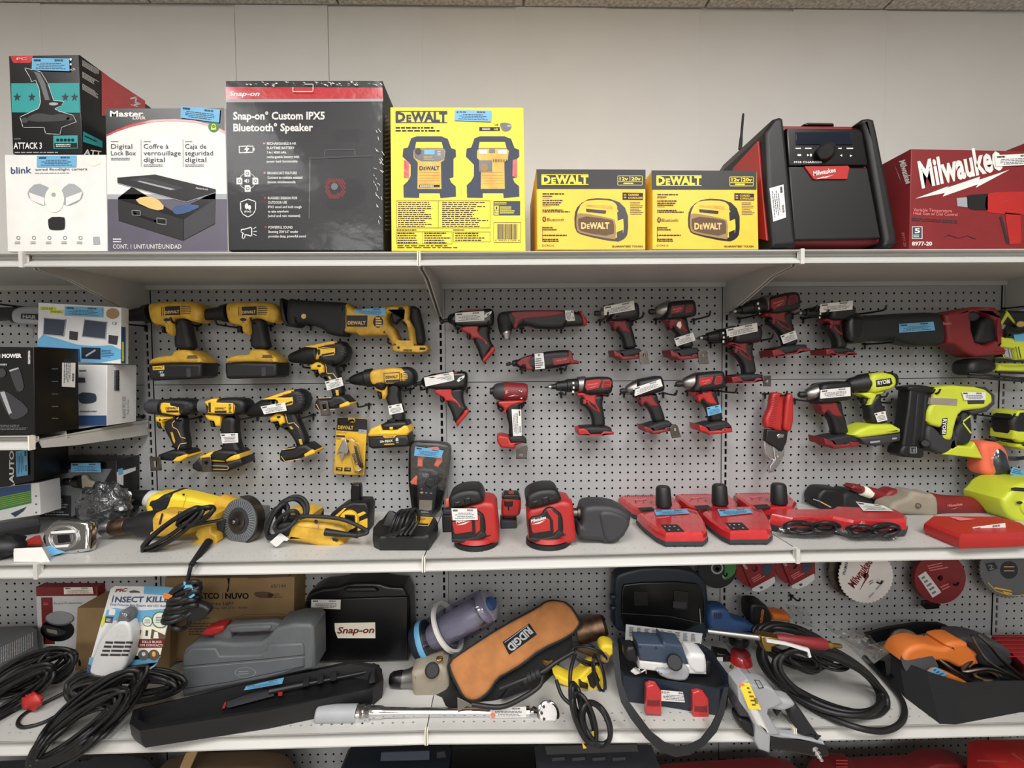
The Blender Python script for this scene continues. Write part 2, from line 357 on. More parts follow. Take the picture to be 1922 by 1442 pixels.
def shelf(k, s_, lab, tip=.115):
    i = max(0, min(3, s_+2)); za, zb = LZ[k][i]; x0, x1 = s_*S+.0012, (s_+1)*S-.0012
    if s_ == 2: za = zb; 
    fz = lambda u: za+(zb-za)*(u-s_*S)/S
    r = T('shelf', lab, 'shelf', (s_*S+S/2, -.18, fz(s_*S+S/2)-.033), 'metal shelves')
    # deck with rows of holes along the front and the back
    mp = lambda u, v, w: (u, v, fz(u)-w-.0002)
    us = [s_*S+.0386+IN*j for j in range(34)]
    holed('deck', mp, x0, x1, -DF+.001, -.001, us, [-DF+.028+IN*j for j in range(2)], .003, 'steel', r, .003)
    holed_b = mesh('deck_underside', [(u, v, fz(u)-.012) for u, v in ((x0, -DF+.012), (x0, -.002), (x1, -.002), (x1, -DF+.012))], [(0, 1, 2, 3)], ['steel'], r, smooth=False)
    n = len(pf); vs = []
    for j in range(2):
        u = (x0, x1)[j]; vs += [(u, -DF+a, fz(u)+b) for a, b in pf]
    mesh('price_channel', vs, [(a, a+1, n+a+1, n+a) for a in range(n-1)], ['steel'], r, ang=.5)
    for u, d in ((x0, .0025), (x1-.0025, .0025)):
        f = fz(u); vs = [(u+e*d, -DF-.001+a*1.0-(.004 if a < .02 else 0), f+b+(.0008 if b == 0 else 0)) for e in (0, 1) for a, b in [pf[0], (0, -.034), (.014, -.034), (.016, 0)]]
        mesh('end_plate', vs, [(0, 1, 2, 3), (7, 6, 5, 4), (0, 4, 5, 1), (1, 5, 6, 2), (2, 6, 7, 3), (3, 7, 4, 0)], ['cream'], r, smooth=False)
    # stiffening flanges under the deck
    for y0, h in ((-.275, .018), (-.012, .026)):
        mesh('stiffener', [(u, y0, fz(u)-q) for u in (x0, x1) for q in (.001, h)]+[(u, y0+.01, fz(u)-h) for u in (x0, x1)], [(0, 1, 3, 2), (1, 4, 5, 3)], ['steel'], r, smooth=False)
    for u in (x0+.004, x1-.004):
        f = fz(u); pts = [(-DF+.02, -.012), (-DF+.03, -.034), (-.25, -min(.042, tip)), (-.02, -tip), (-.006, -tip), (-.006, -.002)]
        vs = [(u+e*.002, a, f+b) for e in (-1, 1) for a, b in pts]; m_ = len(pts)
        mesh('bracket', vs, [tuple(range(m_)), tuple(range(2*m_-1, m_-1, -1))]+[(j, j+m_, (j+1) % m_+m_, (j+1) % m_) for j in range(m_)], ['steel'], r, smooth=False)
    return r
for k, w in ((0, 'top'), (1, 'middle'), (2, 'lower'), (3, 'bottom')):
    for s_ in range(-2, 3): shelf(k, s_, '%s grey metal shelf of the %s bay with a curved front lip' % (w, ['far left', 'left', 'centre', 'right', 'far right'][s_+2]))
shelf(4, -2, 'short extra grey metal shelf at far left carrying the black and white cartons', .05)
for k in (0, 1):
    for X in (-S, S):
        z = shz(k, X); o = boxm('shelf_end_clip', X-.0045, X+.0045, -DF-.006, -DF+.004, z-.035, z+.001, 'clip')
        tag(o, 'white plastic clip joining the %s shelves at the %s of the photo' % (('top', 'middle')[k], 'left edge' if X < 0 else 'right'), 'clip', 'shelf joint clips')
# ---------- ceiling lights (recessed troffers in the tee grid; unseen row behind the camera added as fill) ----------
for i, jj in [(a, b) for a in (-4, -2, 0) for b in (1, 3)]:
    x0 = tx0-.61+i*.61; y1 = WY-1.22*jj
    t = T('ceiling_light', 'recessed fluorescent ceiling light over the aisle', 'light', (x0+.305, y1-.61, CH), 'ceiling lights')
    boxm('light_housing', x0+.004, x0+.606, y1-1.212, y1-.004, CH+.012, CH+.019, 'wht', t)
    l = D.lights.new('lamp', 'AREA'); l.shape = 'RECTANGLE'; l.size = .56; l.size_y = 1.15; l.energy = (17 if jj == 1 else 21)*(.7 if i == -4 else 1.1); l.color = (1, .985, .965)
    lo = D.objects.new('lamp', l); lo.parent = t; lo.location = (0, 0, .008); C.objects.link(lo)
w = D.worlds.new('world'); sc.world = w; w.use_nodes = True; w.node_tree.nodes['Background'].inputs[0].default_value = (.9, .95, 1, 1); w.node_tree.nodes['Background'].inputs[1].default_value = .3
sc.view_settings.exposure = 1.0
# ---------- top shelf ----------
def base(k, quad, y):
    p = [at(a, b, y) for a, b in P(k, quad)]; n = len(p); return V((sum(q.x for q in p)/n, y, min(q.z for q in p)))
def carton(name, label, cat_, k, quad, yf, depth, m, part='carton', bv=.0015, group=None):
    r = T(name, label, cat_, base(k, quad, yf+depth/2), group)
    slab(part, k, quad, m, r, Y(yf), depth, 0, bv); return r, Pr(Y(yf-.0003))
def bluetooth(q, k, x, y, r, m, l=2):
    q.line(k, f'{x-r*.5},{y-r*.45} {x+r*.45},{y+r*.4} {x},{y+r*.85} {x},{y-r*.85} {x+r*.45},{y-r*.4} {x-r*.5},{y+r*.45}', r*.2, m, l)
Y0 = -.354
r, q = carton('camera_box', 'scuffed white floodlight camera carton at far left under the joystick box', 'box', 'a1', '28,722 680,722 692,1345 48,1348', Y0, .2, 'wht')
q.text('a1', 'blink', 70, 845, 202, 840, 42, 'blue', 2, .01); q.text('a1', 'wired floodlight camera', 225, 826, 562, 822, 17, 'dtx', 2)
q.micro('a1', '225,835 520,833 520,846 225,848', 1, 'lgr'); q.poly('a1', '172,960 235,900 330,940 335,1000 290,1060 190,1010', 'lgr', 2, 1); q.poly('a1', '400,940 460,898 540,955 520,1020 425,1060 380,1000', 'lgr', 2, 1)
q.poly('a1', '185,965 285,1000 285,1050 200,1015', 'wht', 3); q.poly('a1', '425,1000 530,960 515,1010 425,1052', 'wht', 3); q.disc('a1', 350, 1010, 62, 'cream', 3, 85); q.disc('a1', 345, 980, 14, 'lgr', 4)
q.poly('a1', '308,1124 412,1122 418,1140 418,1195 405,1208 325,1208 312,1192', 'blk', 3, 1)
for i in range(5): q.disc('a1', 118+i*100, 1258, 12, 'gry', 2, r2=9); q.micro('a1', f'{95+i*100},1280 {142+i*100},1280 {142+i*100},1300 {95+i*100},1300', 2, 'gry')
q.poly('a1', '598,1252 640,1250 645,1300 602,1302', 'lgr', 2); q.poly('a1', '548,738 640,742 655,775 600,800 560,780', 'cream', 1, 1); q.build('front_print', r)
stk(r, 'a1', '238,730 492,728 490,802 236,802', Y(Y0-.001), 'sky')
r, q = carton('joystick_box', 'black and teal joystick carton with a red side standing on the white camera carton', 'box', 'a1', '55,85 510,78 530,716 82,716', Y0, .215, 'gblk')
q.poly('a1', '72,262 512,260 516,452 76,450', 'teal', 1)
for x in (110, 205, 420, 480): q.poly('a1', ' '.join(f'{x+26*(1 if i%2==0 else .42)*math.sin(i*PI/5)},{352-30*(1 if i%2==0 else .42)*math.cos(i*PI/5)}' for i in range(10)), 'grn' if 0 else 'navy', 2)
q.poly('a1', '68,85 212,84 205,118 195,132 90,132 76,115', 'bred', 1); q.text('a1', 'PC', 108, 112, 172, 110, 15, 'wht', 2)
J = '160,165 225,180 262,190 305,260 345,375 410,380 395,405 350,425 370,440 470,470 490,510 395,545 385,590 295,585 285,545 150,545 130,480 250,425 262,385 255,300 230,240 205,250 195,225'
q.line('a1', J, 6, 'wht', 2, True); q.poly('a1', J, 'gblk', 3); q.poly('a1', '215,185 255,195 290,260 320,370 290,370 262,280 235,215', 'gry', 4); q.poly('a1', '170,480 250,450 330,470 400,455 455,480 440,500 330,510 190,510', 'dgr', 4, 1)
q.disc('a1', 345, 395, 30, 'lgr', 4, 10); q.disc('a1', 160, 500, 22, 'dgr', 4, 18); q.disc('a1', 450, 490, 22, 'dgr', 4, 14)
q.text('a1', 'ATTACK 3', 88, 684, 270, 684, 40, 'wht', 2, .02); q.poly('a1', '343,600 500,598 502,682 345,684', 'teal', 1); q.poly('a1', '350,648 496,646 498,677 352,679', 'gblk', 2); q.micro('a1', '360,652 488,650 488,672 360,674', 2, 'wht', 3)
for x in (372, 396, 420, 444, 468): q.disc('a1', x, 628, 10, 'gblk', 2)
q.micro('a1', '90,612 150,610 150,628 90,630', 1, 'gry'); q.micro('a1', '95,702 475,702 475,714 95,714', 1, 'lgr', 1); q.text('a1', 'ech', 445, 180, 485, 178, 16, 'wht', 2); q.disc('a1', 455, 108, 8, 'wht', 2); q.disc('a1', 455, 140, 7, 'wht', 2); q.build('front_print', r)
x_ = at(*P('a1', '520,400')[0], Y0).x; q = Pr(Pl((x_+.001, 0, 0), (1, 0, 0)))
q.poly('a1', '655,190 935,375 935,470 655,470', 'bred', 1); q.line('a1', '845,360 880,352 872,385 900,395 868,400', 10, 'wht', 2); q.micro('a1', '842,392 905,410 905,425 842,407', 1, 'wht')
for y in (110, 185, 262): q.micro('a1', f'530,{y} 640,{y+66} 640,{y+106} 530,{y+40}', 5, 'wht', seed=y)
q.poly('a1', '535,572 660,635 660,678 535,640', 'teal', 1); q.micro('a1', '545,590 650,640 650,660 545,612', 1, 'gblk'); q.text('a1', 'ATT', 540, 722, 650, 735, 36, 'wht', 2, .02); q.build('side_print', r)
stk(r, 'a1', '206,100 446,102 448,184 204,176', Y(Y0-.0022), 'sky')
r, q = carton('lock_box_carton', 'white and black carton picturing an open digital lock box', 'box', 'a1', '680,425 1448,420 1470,1345 695,1345', Y0, .13, 'wht')
q.poly('a1', '681,426 1446,421 1449,590 1380,548 1260,515 1120,505 980,512 850,540 760,570 683,605', 'bred', 1); q.poly('a1', '681,426 1446,421 1448,570 1370,530 1250,500 1120,490 980,496 850,522 760,556 683,592', 'gblk', 2)
q.text('a1', 'Master', 708, 476, 924, 476, 36, 'wht', 3, .03); q.text('a1', 'Lock', 855, 494, 940, 494, 24, 'wht', 4, .02)
q.poly('a1', '692,978 1462,975 1468,1343 696,1343', 'pur', 1); q.poly('a1', '692,978 1462,975 1462,1010 692,1010', 'lgr', 2)
for x, t in ((715, ['Digital', 'Lock Box']), (925, ['Coffre à', 'verrouillage', 'digital']), (1192, ['Caja de', 'seguridad', 'digital'])):
    for i, s in enumerate(t): q.text('a1', s, x, 683+i*43, x+len(s)*(20 if len(s) > 7 else 19.5), 683+i*43, 30, 'ltx', 2)
    q.micro('a1', f'{x},632 {x+62},632 {x+62},642 {x},642', 1, 'gry'); yy = 740 if len(t) == 2 else 782; q.micro('a1', f'{x},{yy} {x+165},{yy} {x+165},{yy+20} {x},{yy+20}', 2, 'gry')
q.line('a1', '908,625 910,800', 2, 'gry', 2); q.line('a1', '1178,622 1180,802', 2, 'gry', 2)
q.disc('a1', 1376, 542, 34, 'grn', 3); q.poly('a1', '1360,540 1392,540 1392,562 1360,562', 'lime', 4); q.disc('a1', 1376, 536, 13, 'lime', 4, r2=8)
q.poly('a1', '760,1000 850,930 1120,1090 1390,960 1385,1170 1180,1278 765,1150', 'gblk', 2); q.poly('a1', '755,870 1000,850 1390,945 1388,965 1200,1025 1175,1020 757,905', 'blk', 4); q.poly('a1', '760,1010 1180,1140 1180,1275 768,1150', 'blk', 3); q.poly('a1', '1185,1140 1388,1010 1385,1165 1185,1272', 'dgr', 3)
q.poly('a1', '835,885 935,868 1185,935 1120,958', 'dgr', 5); q.poly('a1', '900,890 1130,945 1100,950 885,895', 'lgr', 6); q.line('a1', '757,905 1175,1022 1200,1027 1388,967', 3, 'lgr', 6)
q.poly('a1', '860,1020 920,990 1010,1000 1070,1070 1000,1085', 'gld', 4, 1); q.poly('a1', '1110,1060 1180,1040 1310,1050 1200,1100 1120,1110', 'blue', 4, 1); q.line('a1', '852,1080 870,1105 1000,1150 1065,1150', 16, 'gblk', 6); q.line('a1', '850,1080 905,1085 905,1115 852,1110', 3, 'lgr', 7, True); q.line('a1', '1010,1130 1070,1138 1070,1175 1012,1165', 3, 'lgr', 7, True)
q.text('a1', 'MasterLock', 1262, 942, 1340, 952, 12, 'wht', 6); q.micro('a1', '728,1258 800,1258 800,1292 728,1292', 2, 'wht', 3); q.text('a1', 'CONT. 1 UNIT/UNITÉ/UNIDAD', 728, 1328, 1168, 1328, 28, 'wht', 3); q.build('front_print', r)
stk(r, 'a1', '1166,408 1418,432 1412,516 1163,484', Y(Y0-.0026), 'sky')
r, q = carton('speaker_box', 'tall black shrink-wrapped speaker carton with a red top band', 'box', 'a2', '93,86 1272,86 1282,1362 118,1362', Y0, .25, 'blk')
q.poly('a2', '94,132 1274,138 1278,222 96,226', 'bred', 1); q.poly('a2', '96,226 1278,222 1278,242 96,248', 'lgr', 1)
q.text('a2', 'Snap-on', 118, 200, 350, 200, 34, 'wht', 2, .03, .25); q.text('a2', 'Snap-on\u00b0 Custom IPX5', 150, 378, 840, 376, 56, 'wht', 2, .03); q.text('a2', 'Bluetooth\u00b0 Speaker', 152, 466, 752, 464, 56, 'wht', 2, .03)
q.line('a2', '196,580 300,578 300,624 198,628', 7, 'wht', 2, True); q.poly('a2', '303,592 312,592 312,612 303,612', 'wht', 2); q.poly('a2', '268,560 232,608 250,608 238,642 274,594 254,594', 'wht', 3)
for x, y in ((258, 782), (198, 840), (318, 840), (260, 896)): q.poly('a2', f'{x-22},{y-24} {x+12},{y-26} {x+22},{y-14} {x+22},{y+26} {x-22},{y+26}', 'wht', 2); q.disc('a2', x, y+2, 13, 'blk', 3, r2=8)
q.disc('a2', 258, 840, 62, 'wht', 1, r2=59); q.poly('a2', '236,832 246,832 256,822 256,858 246,848 236,848', 'wht', 3); q.line('a2', '264,828 270,840 264,852', 4, 'wht', 3)
q.line('a2', '205,1000 262,976 320,996 318,1060 300,1090 262,1112 224,1090 208,1060', 7, 'wht', 2, True); q.disc('a2', 252, 1030, 13, 'wht', 2, 22); q.disc('a2', 274, 1040, 11, 'wht', 3, 18); q.text('a2', 'IPX5', 236, 1078, 288, 1078, 14, 'wht', 2, .02)
q.line('a2', '290,1188 290,1256 232,1240 210,1222 214,1205 234,1204', 8, 'wht', 2, True); q.line('a2', '222,1242 218,1272 236,1272 242,1244', 7, 'wht', 2)
for a in ('304,1198 322,1188', '306,1220 326,1220', '304,1240 324,1250'): q.line('a2', a, 5, 'wht', 2)
for y, ls in ((568, ['RECHARGEABLE 8-HR', 'PLAYTIME BATTERY', '7.4v / 4000 mAh', 'rechargeable battery with', 'power bank functionality']), (790, ['BROADCAST FEATURE', 'Connect to multiple enabled', 'devices simultaneously']), (978, ['RUGGED DESIGN FOR', 'OUTDOOR USE', 'IPX5 rated and built tough', 'to take anywhere', '(wind and rain resistant)']), (1198, ['POWERFUL SOUND', 'Booming 25W 6.5" woofer', 'provides deep, powerful sound'])):
    x = 404+(y-568)*.02; q.poly('a2', f'{x-28},{y-17} {x-15},{y-17} {x-15},{y-4} {x-28},{y-4}', 'bred', 2)
    for i, s in enumerate(ls): q.text('a2', s, x, y+i*33.5, x+len(s)*(13 if s.isupper() else 9.7), y+i*33, 19, 'wht', 2, .015)
q.line('a2', '720,670 1190,650', 14, 'dgr', 2); q.line('a2', '728,672 722,1120', 5, 'gry', 2); q.line('a2', '1188,655 1196,1080', 4, 'dgr', 2); q.line('a2', '840,650 840,608 1066,606 1068,648', 4, 'gry', 2)
rn = random.Random(5)
for i in range(22):
    for j in range(17):
        x, y = 850+j*20+(i % 2)*10, 830+i*15
        if ((x-960)/190)**2+((y-930)/130)**2 < 1: q.disc('a2', x, y, 6.5, 'bred' if 46 < math.hypot(x-916, y-892) < 84 else 'dgr', 2, r2=4.2)
for i in range(6):
    for j in range(9): q.disc('a2', 920+j*20+(i % 2)*10, 455+i*16, 6, 'dgr', 2, r2=4.5)
q.disc('a2', 912, 882, 26, 'gry', 3); q.build('front_print', r)
x_ = at(*P('a2', '1277,700')[0], Y0).x; q = Pr(Pl((x_+.001, 0, 0), (1, 0, 0)))
q.poly('a2', '1275,140 1300,190 1300,265 1277,222', 'bred', 1)
for i in range(26): y = 350+i*34; q.poly('a2', f'1293,{y} 1330,{y-14+i*.5} 1330,{y-2+i*.5} 1293,{y+12}', 'gry', 1)
q.build('side_print', r)
p = [at(*v, Y0-.002) for v in P('a2', '92,84 1274,84 1284,1363 117,1363')]; N_ = 14; vs = []; fs = []
for j in range(N_+1):
    for i in range(N_+1):
        u, v = i/N_, j/N_; vs.append((p[0]*(1-u)+p[1]*u)*(1-v)+(p[3]*(1-u)+p[2]*u)*v - V((0, rn.uniform(0, .0012), 0)))
fs = [(j*(N_+1)+i, j*(N_+1)+i+1, (j+1)*(N_+1)+i+1, (j+1)*(N_+1)+i) for j in range(N_) for i in range(N_)]
mesh('plastic_wrap', vs, fs, ['wrap'], r)
q = Pr(Y(Y0-.0045))
for i in range(60): x = rn.uniform(100, 1265) if i % 3 else rn.uniform(760, 1100); y = rn.uniform(90, 118); q.poly('a2', f'{x},{y} {x+rn.uniform(4,26)},{y+rn.uniform(-3,14)} {x+rn.uniform(8,30)},{y+rn.uniform(2,14)}', 'wht', 1)
q.line('a2', '600,135 600,168 750,168 752,112 690,112', 5, 'wht', 1)
for i in range(26): y = rn.uniform(440, 1160); x = rn.uniform(1205, 1270); q.line('a2', f'{x},{y} {x+rn.uniform(3,20)},{y+rn.uniform(8,30)}', 3, 'wht', 1)
q.build('wrap_glint', r)  # white flecks and streaks paint glints onto the clear wrap
def dewalt(q, k, x0, y0, x1, h, m, l=2, bars=True):
    """the wordmark: baseline x0..x1 at y0, cap height h, thin rules above and below"""
    w = x1-x0; q.text(k, 'D', x0, y0, x0+w*.19, y0, h, m, l, .045); q.text(k, 'E', x0+w*.21, y0, x0+w*.305, y0, h*.72, m, l, .04)
    q.text(k, 'WALT', x0+w*.30, y0, x1, y0, h, m, l, .045)
    if bars:
        q.poly(k, f'{x0},{y0-h*1.16} {x1},{y0-h*1.16} {x1},{y0-h*1.08} {x0},{y0-h*1.08}', m, l); q.poly(k, f'{x0},{y0+h*.09} {x1},{y0+h*.09} {x1},{y0+h*.17} {x0},{y0+h*.17}', m, l)
r, q = carton('jump_starter_box', 'tall bright yellow carton picturing two jump starters', 'box', 'a3', '58,98 1222,100 1240,1355 68,1353', Y0, .27, 'yelb')
dewalt(q, 'a3', 104, 222, 556, 78, 'ltx'); q.micro('a3', '104,270 556,270 556,286 104,286', 1, 'dtx', 2, .8); q.micro('a3', '104,296 628,296 628,312 104,312', 1, 'dtx', 2, .8)
q.text('a3', 'V8', 966, 262, 1000, 262, 20, 'dtx', 2); q.poly('a3', '835,273 1015,273 1015,306 835,306', 'dtx', 1); q.text('a3', 'V8', 962, 300, 998, 300, 18, 'yelb', 2); q.micro('a3', '860,278 955,278 955,300 860,300', 2, 'wht', 2); q.poly('a3', '1010,245 1040,232 1100,238 1122,265 1100,305 1040,312', 'gry', 2, 1); q.disc('a3', 1095, 262, 18, 'lgr', 3, 10)
for dx, fr in ((0, 1), (553, 0)):
    O = lambda s: ' '.join(f'{float(a.split(",")[0])+dx},{a.split(",")[1]}' for a in s.split())
    q.poly('a3', O('240,370 290,352 500,352 560,375 590,455 630,470 632,530 610,550 610,710 575,720 590,755 630,790 632,880 495,892 490,850 312,850 312,890 175,888 172,780 210,745 235,700 235,600 165,530 172,460 212,450'), 'ltx', 1)
    q.poly('a3', O('285,402 505,402 520,455 275,455'), 'yelb', 2); q.poly('a3', O('178,558 222,580 220,718 178,715') if fr else O('575,560 612,550 612,715 570,700'), 'bred', 2)
    q.poly('a3', O('280,460 520,460 540,480 530,560 500,580 505,812 295,812 298,580 262,540 262,480'), 'amb', 2)
    q.poly('a3', O('265,465 535,465 530,550 480,572 330,572 270,540') if fr else O('280,562 395,562 395,662 280,662'), 'gblk', 3)
    for i in range(5): q.line('a3', O(f'310,{670+i*24} 490,{670+i*24}'), 3, 'org', 3)
    if fr:
        q.poly('a3', '355,472 445,472 445,512 355,512', 'sky', 4); q.disc('a3', 302, 485, 28, 'blk', 4); dewalt(q, 'a3', 312, 648, 488, 34, 'ltx', 3, False); q.poly('a3', '310,775 490,775 490,798 310,798', 'dtx', 3); q.micro('a3', '318,778 480,778 480,796 318,796', 1, 'wht', 4, .6); q.micro('a3', '350,525 450,525 450,560 350,560', 3, 'amb', 4)
        for y in (484, 500, 516): q.line('a3', f'474,{y} 494,{y}', 6, 'wht', 4)
    else:
        q.disc('a3', 878, 625, 34, 'brn', 4, 36); q.poly('a3', '832,474 905,474 905,508 832,508', 'cream', 4); q.poly('a3', '1000,474 1075,474 1075,508 1000,508', 'cream', 4); q.poly('a3', '922,462 972,462 972,496 922,496', 'gblk', 4)
        for i in range(9): q.line('a3', f'{960+i*14},556 {960+i*14},576', 5, 'dtx', 4)
q.line('a3', '112,915 930,915 930,1152 112,1152', 3, 'dtx', 2, True); q.line('a3', '477,915 477,1152', 3, 'dtx', 2)
q.micro('a3', '125,922 440,922 440,1148 125,1148', 13, 'dtx', 2, .42, 5); q.micro('a3', '510,922 915,922 915,1148 510,1148', 13, 'dtx', 2, .42, 6)
q.micro('a3', '112,1162 350,1162 350,1178 112,1178', 1, 'dtx', 2, .6); q.line('a3', '114,1185 597,1185 597,1292 114,1292', 3, 'dtx', 2, True); q.line('a3', '340,1185 340,1292', 3, 'dtx', 2); q.micro('a3', '120,1188 330,1188 330,1292 120,1292', 5, 'dtx', 2, .5, 8); q.micro('a3', '355,1188 590,1188 590,1292 355,1292', 5, 'dtx', 2, .5, 9)
q.micro('a3', '608,1162 740,1162 740,1178 608,1178', 1, 'dtx', 2, .6); q.line('a3', '610,1187 930,1187 930,1274 610,1274', 3, 'dtx', 2, True); q.micro('a3', '625,1190 900,1190 900,1270 625,1270', 4, 'dtx', 2, .5, 4)
q.poly('a3', '960,918 1192,918 1192,1042 960,1042', 'ltx', 2); q.poly('a3', '968,958 1005,958 1005,996 968,996', 'yelb', 3); q.poly('a3', '968,1002 1005,1002 1005,1038 968,1038', 'yelb', 3); q.text('a3', '1', 980, 990, 992, 990, 24, 'dtx', 4); q.text('a3', '90', 970, 1032, 1003, 1032, 24, 'dtx', 4); q.micro('a3', '968,925 1110,925 1110,950 968,950', 2, 'yelb', 3); q.micro('a3', '1015,962 1150,962 1150,1030 1015,1030', 4, 'yelb', 3)
q.line('a3', '962,1104 1196,1104 1196,1280 962,1280', 3, 'dtx', 2, True); q.bars('a3', '990,1118 1170,1118 1170,1252 990,1252', 26, 'ltx', 2); q.text('a3', '0  44632 01508  8', 972, 1268, 1188, 1268, 13, 'dtx', 2)
q.micro('a3', '120,1300 715,1300 715,1316 120,1316', 1, 'dtx', 2, .6); q.micro('a3', '120,1318 835,1318 835,1332 120,1332', 1, 'dtx', 2, .6); q.line('a3', '678,795 678,870', 2, 'dtx', 2); q.build('front_print', r)
stk(r, 'a3', '622,124 942,128 940,226 618,214', Y(Y0-.002), 'sky', '$199.99')
for n_, (kx, w_) in enumerate(((0, 856), (908, 824))):
    qd = ['112,114 968,118 968,748 118,748', '1022,124 1842,132 1855,746 1022,744'][n_]
    r, q = carton('speaker_carton', ['black-topped yellow speaker carton beside the tall bright yellow carton', 'black-topped yellow speaker carton right beside the black jobsite radio'][n_], 'box', 'a4', qd, Y0, .25, 'amb' if 0 else 'yel', group='yellow speaker cartons')
    f = (w_/856); X = lambda x: (118+kx-(6 if n_ else 0))+(x-118)*f
    R = lambda s: ' '.join(f'{X(float(a.split(",")[0])):.1f},{float(a.split(",")[1])+(9 if n_ else 0)-(float(a.split(",")[1])-115)*(.018 if n_ else 0):.1f}' for a in s.split())
    q.poly('a4', R('112,116 968,119 968,270 115,270'), 'ltx' if 0 else 'blk', 1); a_, b_ = X(152), X(520); dewalt(q, 'a4', a_, 227+n_*8, b_, 62, 'yelb')
    q.line('a4', R('750,168 942,168 942,240 750,240'), 4, 'yelb', 2, True); q.line('a4', R('750,214 942,214'), 4, 'yelb', 2); q.line('a4', R('846,168 846,214'), 4, 'yelb', 2)
    q.text('a4', '12v', X(764), 204+n_*7, X(830), 204+n_*7, 26, 'yelb', 2, .03); q.text('a4', '20v', X(856), 204+n_*7, X(930), 204+n_*7, 26, 'yelb', 2, .03); q.micro('a4', R('795,220 900,220 900,234 795,234'), 1, 'yelb', 2, .8)
    for y, w in ((303, 255), (322, 80), (354, 222), (372, 218), (388, 140), (430, 215), (443, 235), (568, 120), (584, 130), (628, 200), (660, 190), (674, 160)): q.micro('a4', R(f'160,{y} {160+w},{y} {160+w},{y+12} 160,{y+12}'), 1, 'dtx', 2, .75, y)
    q.disc('a4', X(174), 507+n_*6, 15, 'dtx', 2, 21); bluetooth(q, 'a4', X(174), 507+n_*6, 16, 'yel', 3); q.text('a4', 'Bluetooth', X(196), 523+n_*5, X(330), 523+n_*5, 26, 'dtx', 2)
    q.line('a4', R('160,566 160,684'), 3, 'dtx', 2); q.line('a4', R('160,342 222,342'), 2, 'dtx', 2); q.line('a4', R('160,408 222,408'), 2, 'dtx', 2); q.text('a4', 'DCR010', X(156), 721, X(250), 721, 14, 'dtx', 2); q.text('a4', 'GUARANTEED TOUGH.', X(704), 728, X(950), 728, 15, 'dtx', 2, .02)
    q.poly('a4', R('788,298 948,302 948,356 788,354'), 'dtx', 2); q.text('a4', 'CORDED', X(832), 324+n_*6, X(915), 324+n_*6, 15, 'yel', 3, .02); q.text('a4', 'CORDLESS', X(832), 348+n_*5, X(944), 348+n_*5, 15, 'yel', 3, .02); q.micro('a4', R('798,308 824,308 824,346 798,346'), 2, 'yel', 3); q.micro('a4', R('848,368 952,368 952,474 848,474'), 8, 'ltx', 2, .35)
    q.poly('a4', R('408,470 440,395 540,338 740,352 830,440 832,620 800,665 740,688 480,635 415,600'), 'gblk', 2, 1); q.poly('a4', R('470,372 560,355 700,360 745,395 745,440 790,470 800,600 770,650 740,655 470,610 435,560 425,470'), 'yel', 3, 1); q.poly('a4', R('500,395 700,400 715,430 500,408'), 'amb', 4)
    q.poly('a4', R('425,465 470,458 700,500 735,520 735,660 720,668 460,620 425,590'), 'brn', 4, 1); q.poly('a4', R('440,478 690,508 722,528 720,648 470,608 440,580'), 'dbrn', 5, 1); q.poly('a4', R('500,425 660,440 655,465 505,450'), 'gblk', 5); dewalt(q, 'a4', X(462), 582+n_*4, X(684), 48, 'gld', 6, False); q.poly('a4', R('745,452 790,430 800,500 750,520'), 'gblk', 4); q.poly('a4', R('742,610 790,590 790,650 745,680'), 'gblk', 4); q.poly('a4', R('808,505 826,500 826,575 808,580'), 'gblk', 4)
    q.build('front_print', r)
# jobsite radio
r = T('jobsite_radio', 'black and red jobsite radio with thick side bumpers and an antenna', 'radio', base('a5', '440,905 1080,905', -.2))
yr = -.345
slab('body', 'a5', '330,118 905,122 1015,880 430,880', 'dred', r, Y(yr+.006), .24, 0, .008)
slab('bumper', 'a5', '240,185 300,92 340,80 362,90 385,300 445,905 290,908 258,560', 'blk', r, Y(yr), .26, .012, .01)
slab('bumper', 'a5', '830,125 870,92 905,86 940,96 960,180 1080,800 1090,880 1060,908 1000,905 1005,860 895,240 870,135', 'blk', r, Y(yr), .26, .012, .01)
slab('lower_panel', 'a5', '402,392 905,400 990,850 440,860', 'blk', r, Y(yr), .02, .006, .003)
slab('control_panel', 'a5', '385,150 845,155 870,180 905,385 400,388', 'gblk', r, Y(yr), .02, .008, .003)
slab('display', 'a5', '455,165 795,165 820,245 460,245', 'lens', r, Y(yr-.009), .004, .001, .0005)
lathe('tuning_knob', 'a5', '650,288', '650,288', yr-.005, yr-.03, '0,56 .2,56 .8,48 1,40', 'blk', r)
slab('badge', 'a5', '508,388 785,384 795,395 780,470 565,470', 'red', r, Y(yr-.006), .008, .004, .001)
slab('handle', 'a5', '495,122 520,112 680,114 690,124 690,135 495,133', 'blk', r, Y(yr+.05), .02)
lathe('antenna', 'a5', '100,275', '120,45', -.14, -.14, '0,12 .3,10 .35,8 .95,7 1,5', 'blk', r, 10)
q = Pr(Y(yr-.0105)); q.text('a5', 'Milwaukee', 570, 445, 715, 420, 30, 'wht', 1, .02, .15); q.poly('a5', '582,468 640,448 632,454 700,438 640,462 648,456', 'wht', 1); q.build('badge_logo', r)
q = Pr(Y(yr-.0085)); q.text('a5', 'M18 CHARGER', 446, 363, 628, 363, 12, 'wht', 1, .02)
for x, w in ((455, 36), (516, 42), (730, 22), (783, 42)): q.poly('a5', f'{x},265 {x+w},265 {x+w},272 {x},272', 'wht', 1)
for s in ('530,304 545,312 530,320', '548,304 560,304 560,320 548,320', '755,306 740,314 755,322', '805,308 820,316 805,324', '468,306 492,306 492,318 468,318'): q.poly('a5', s, 'wht', 1)
q.build('control_print', r)
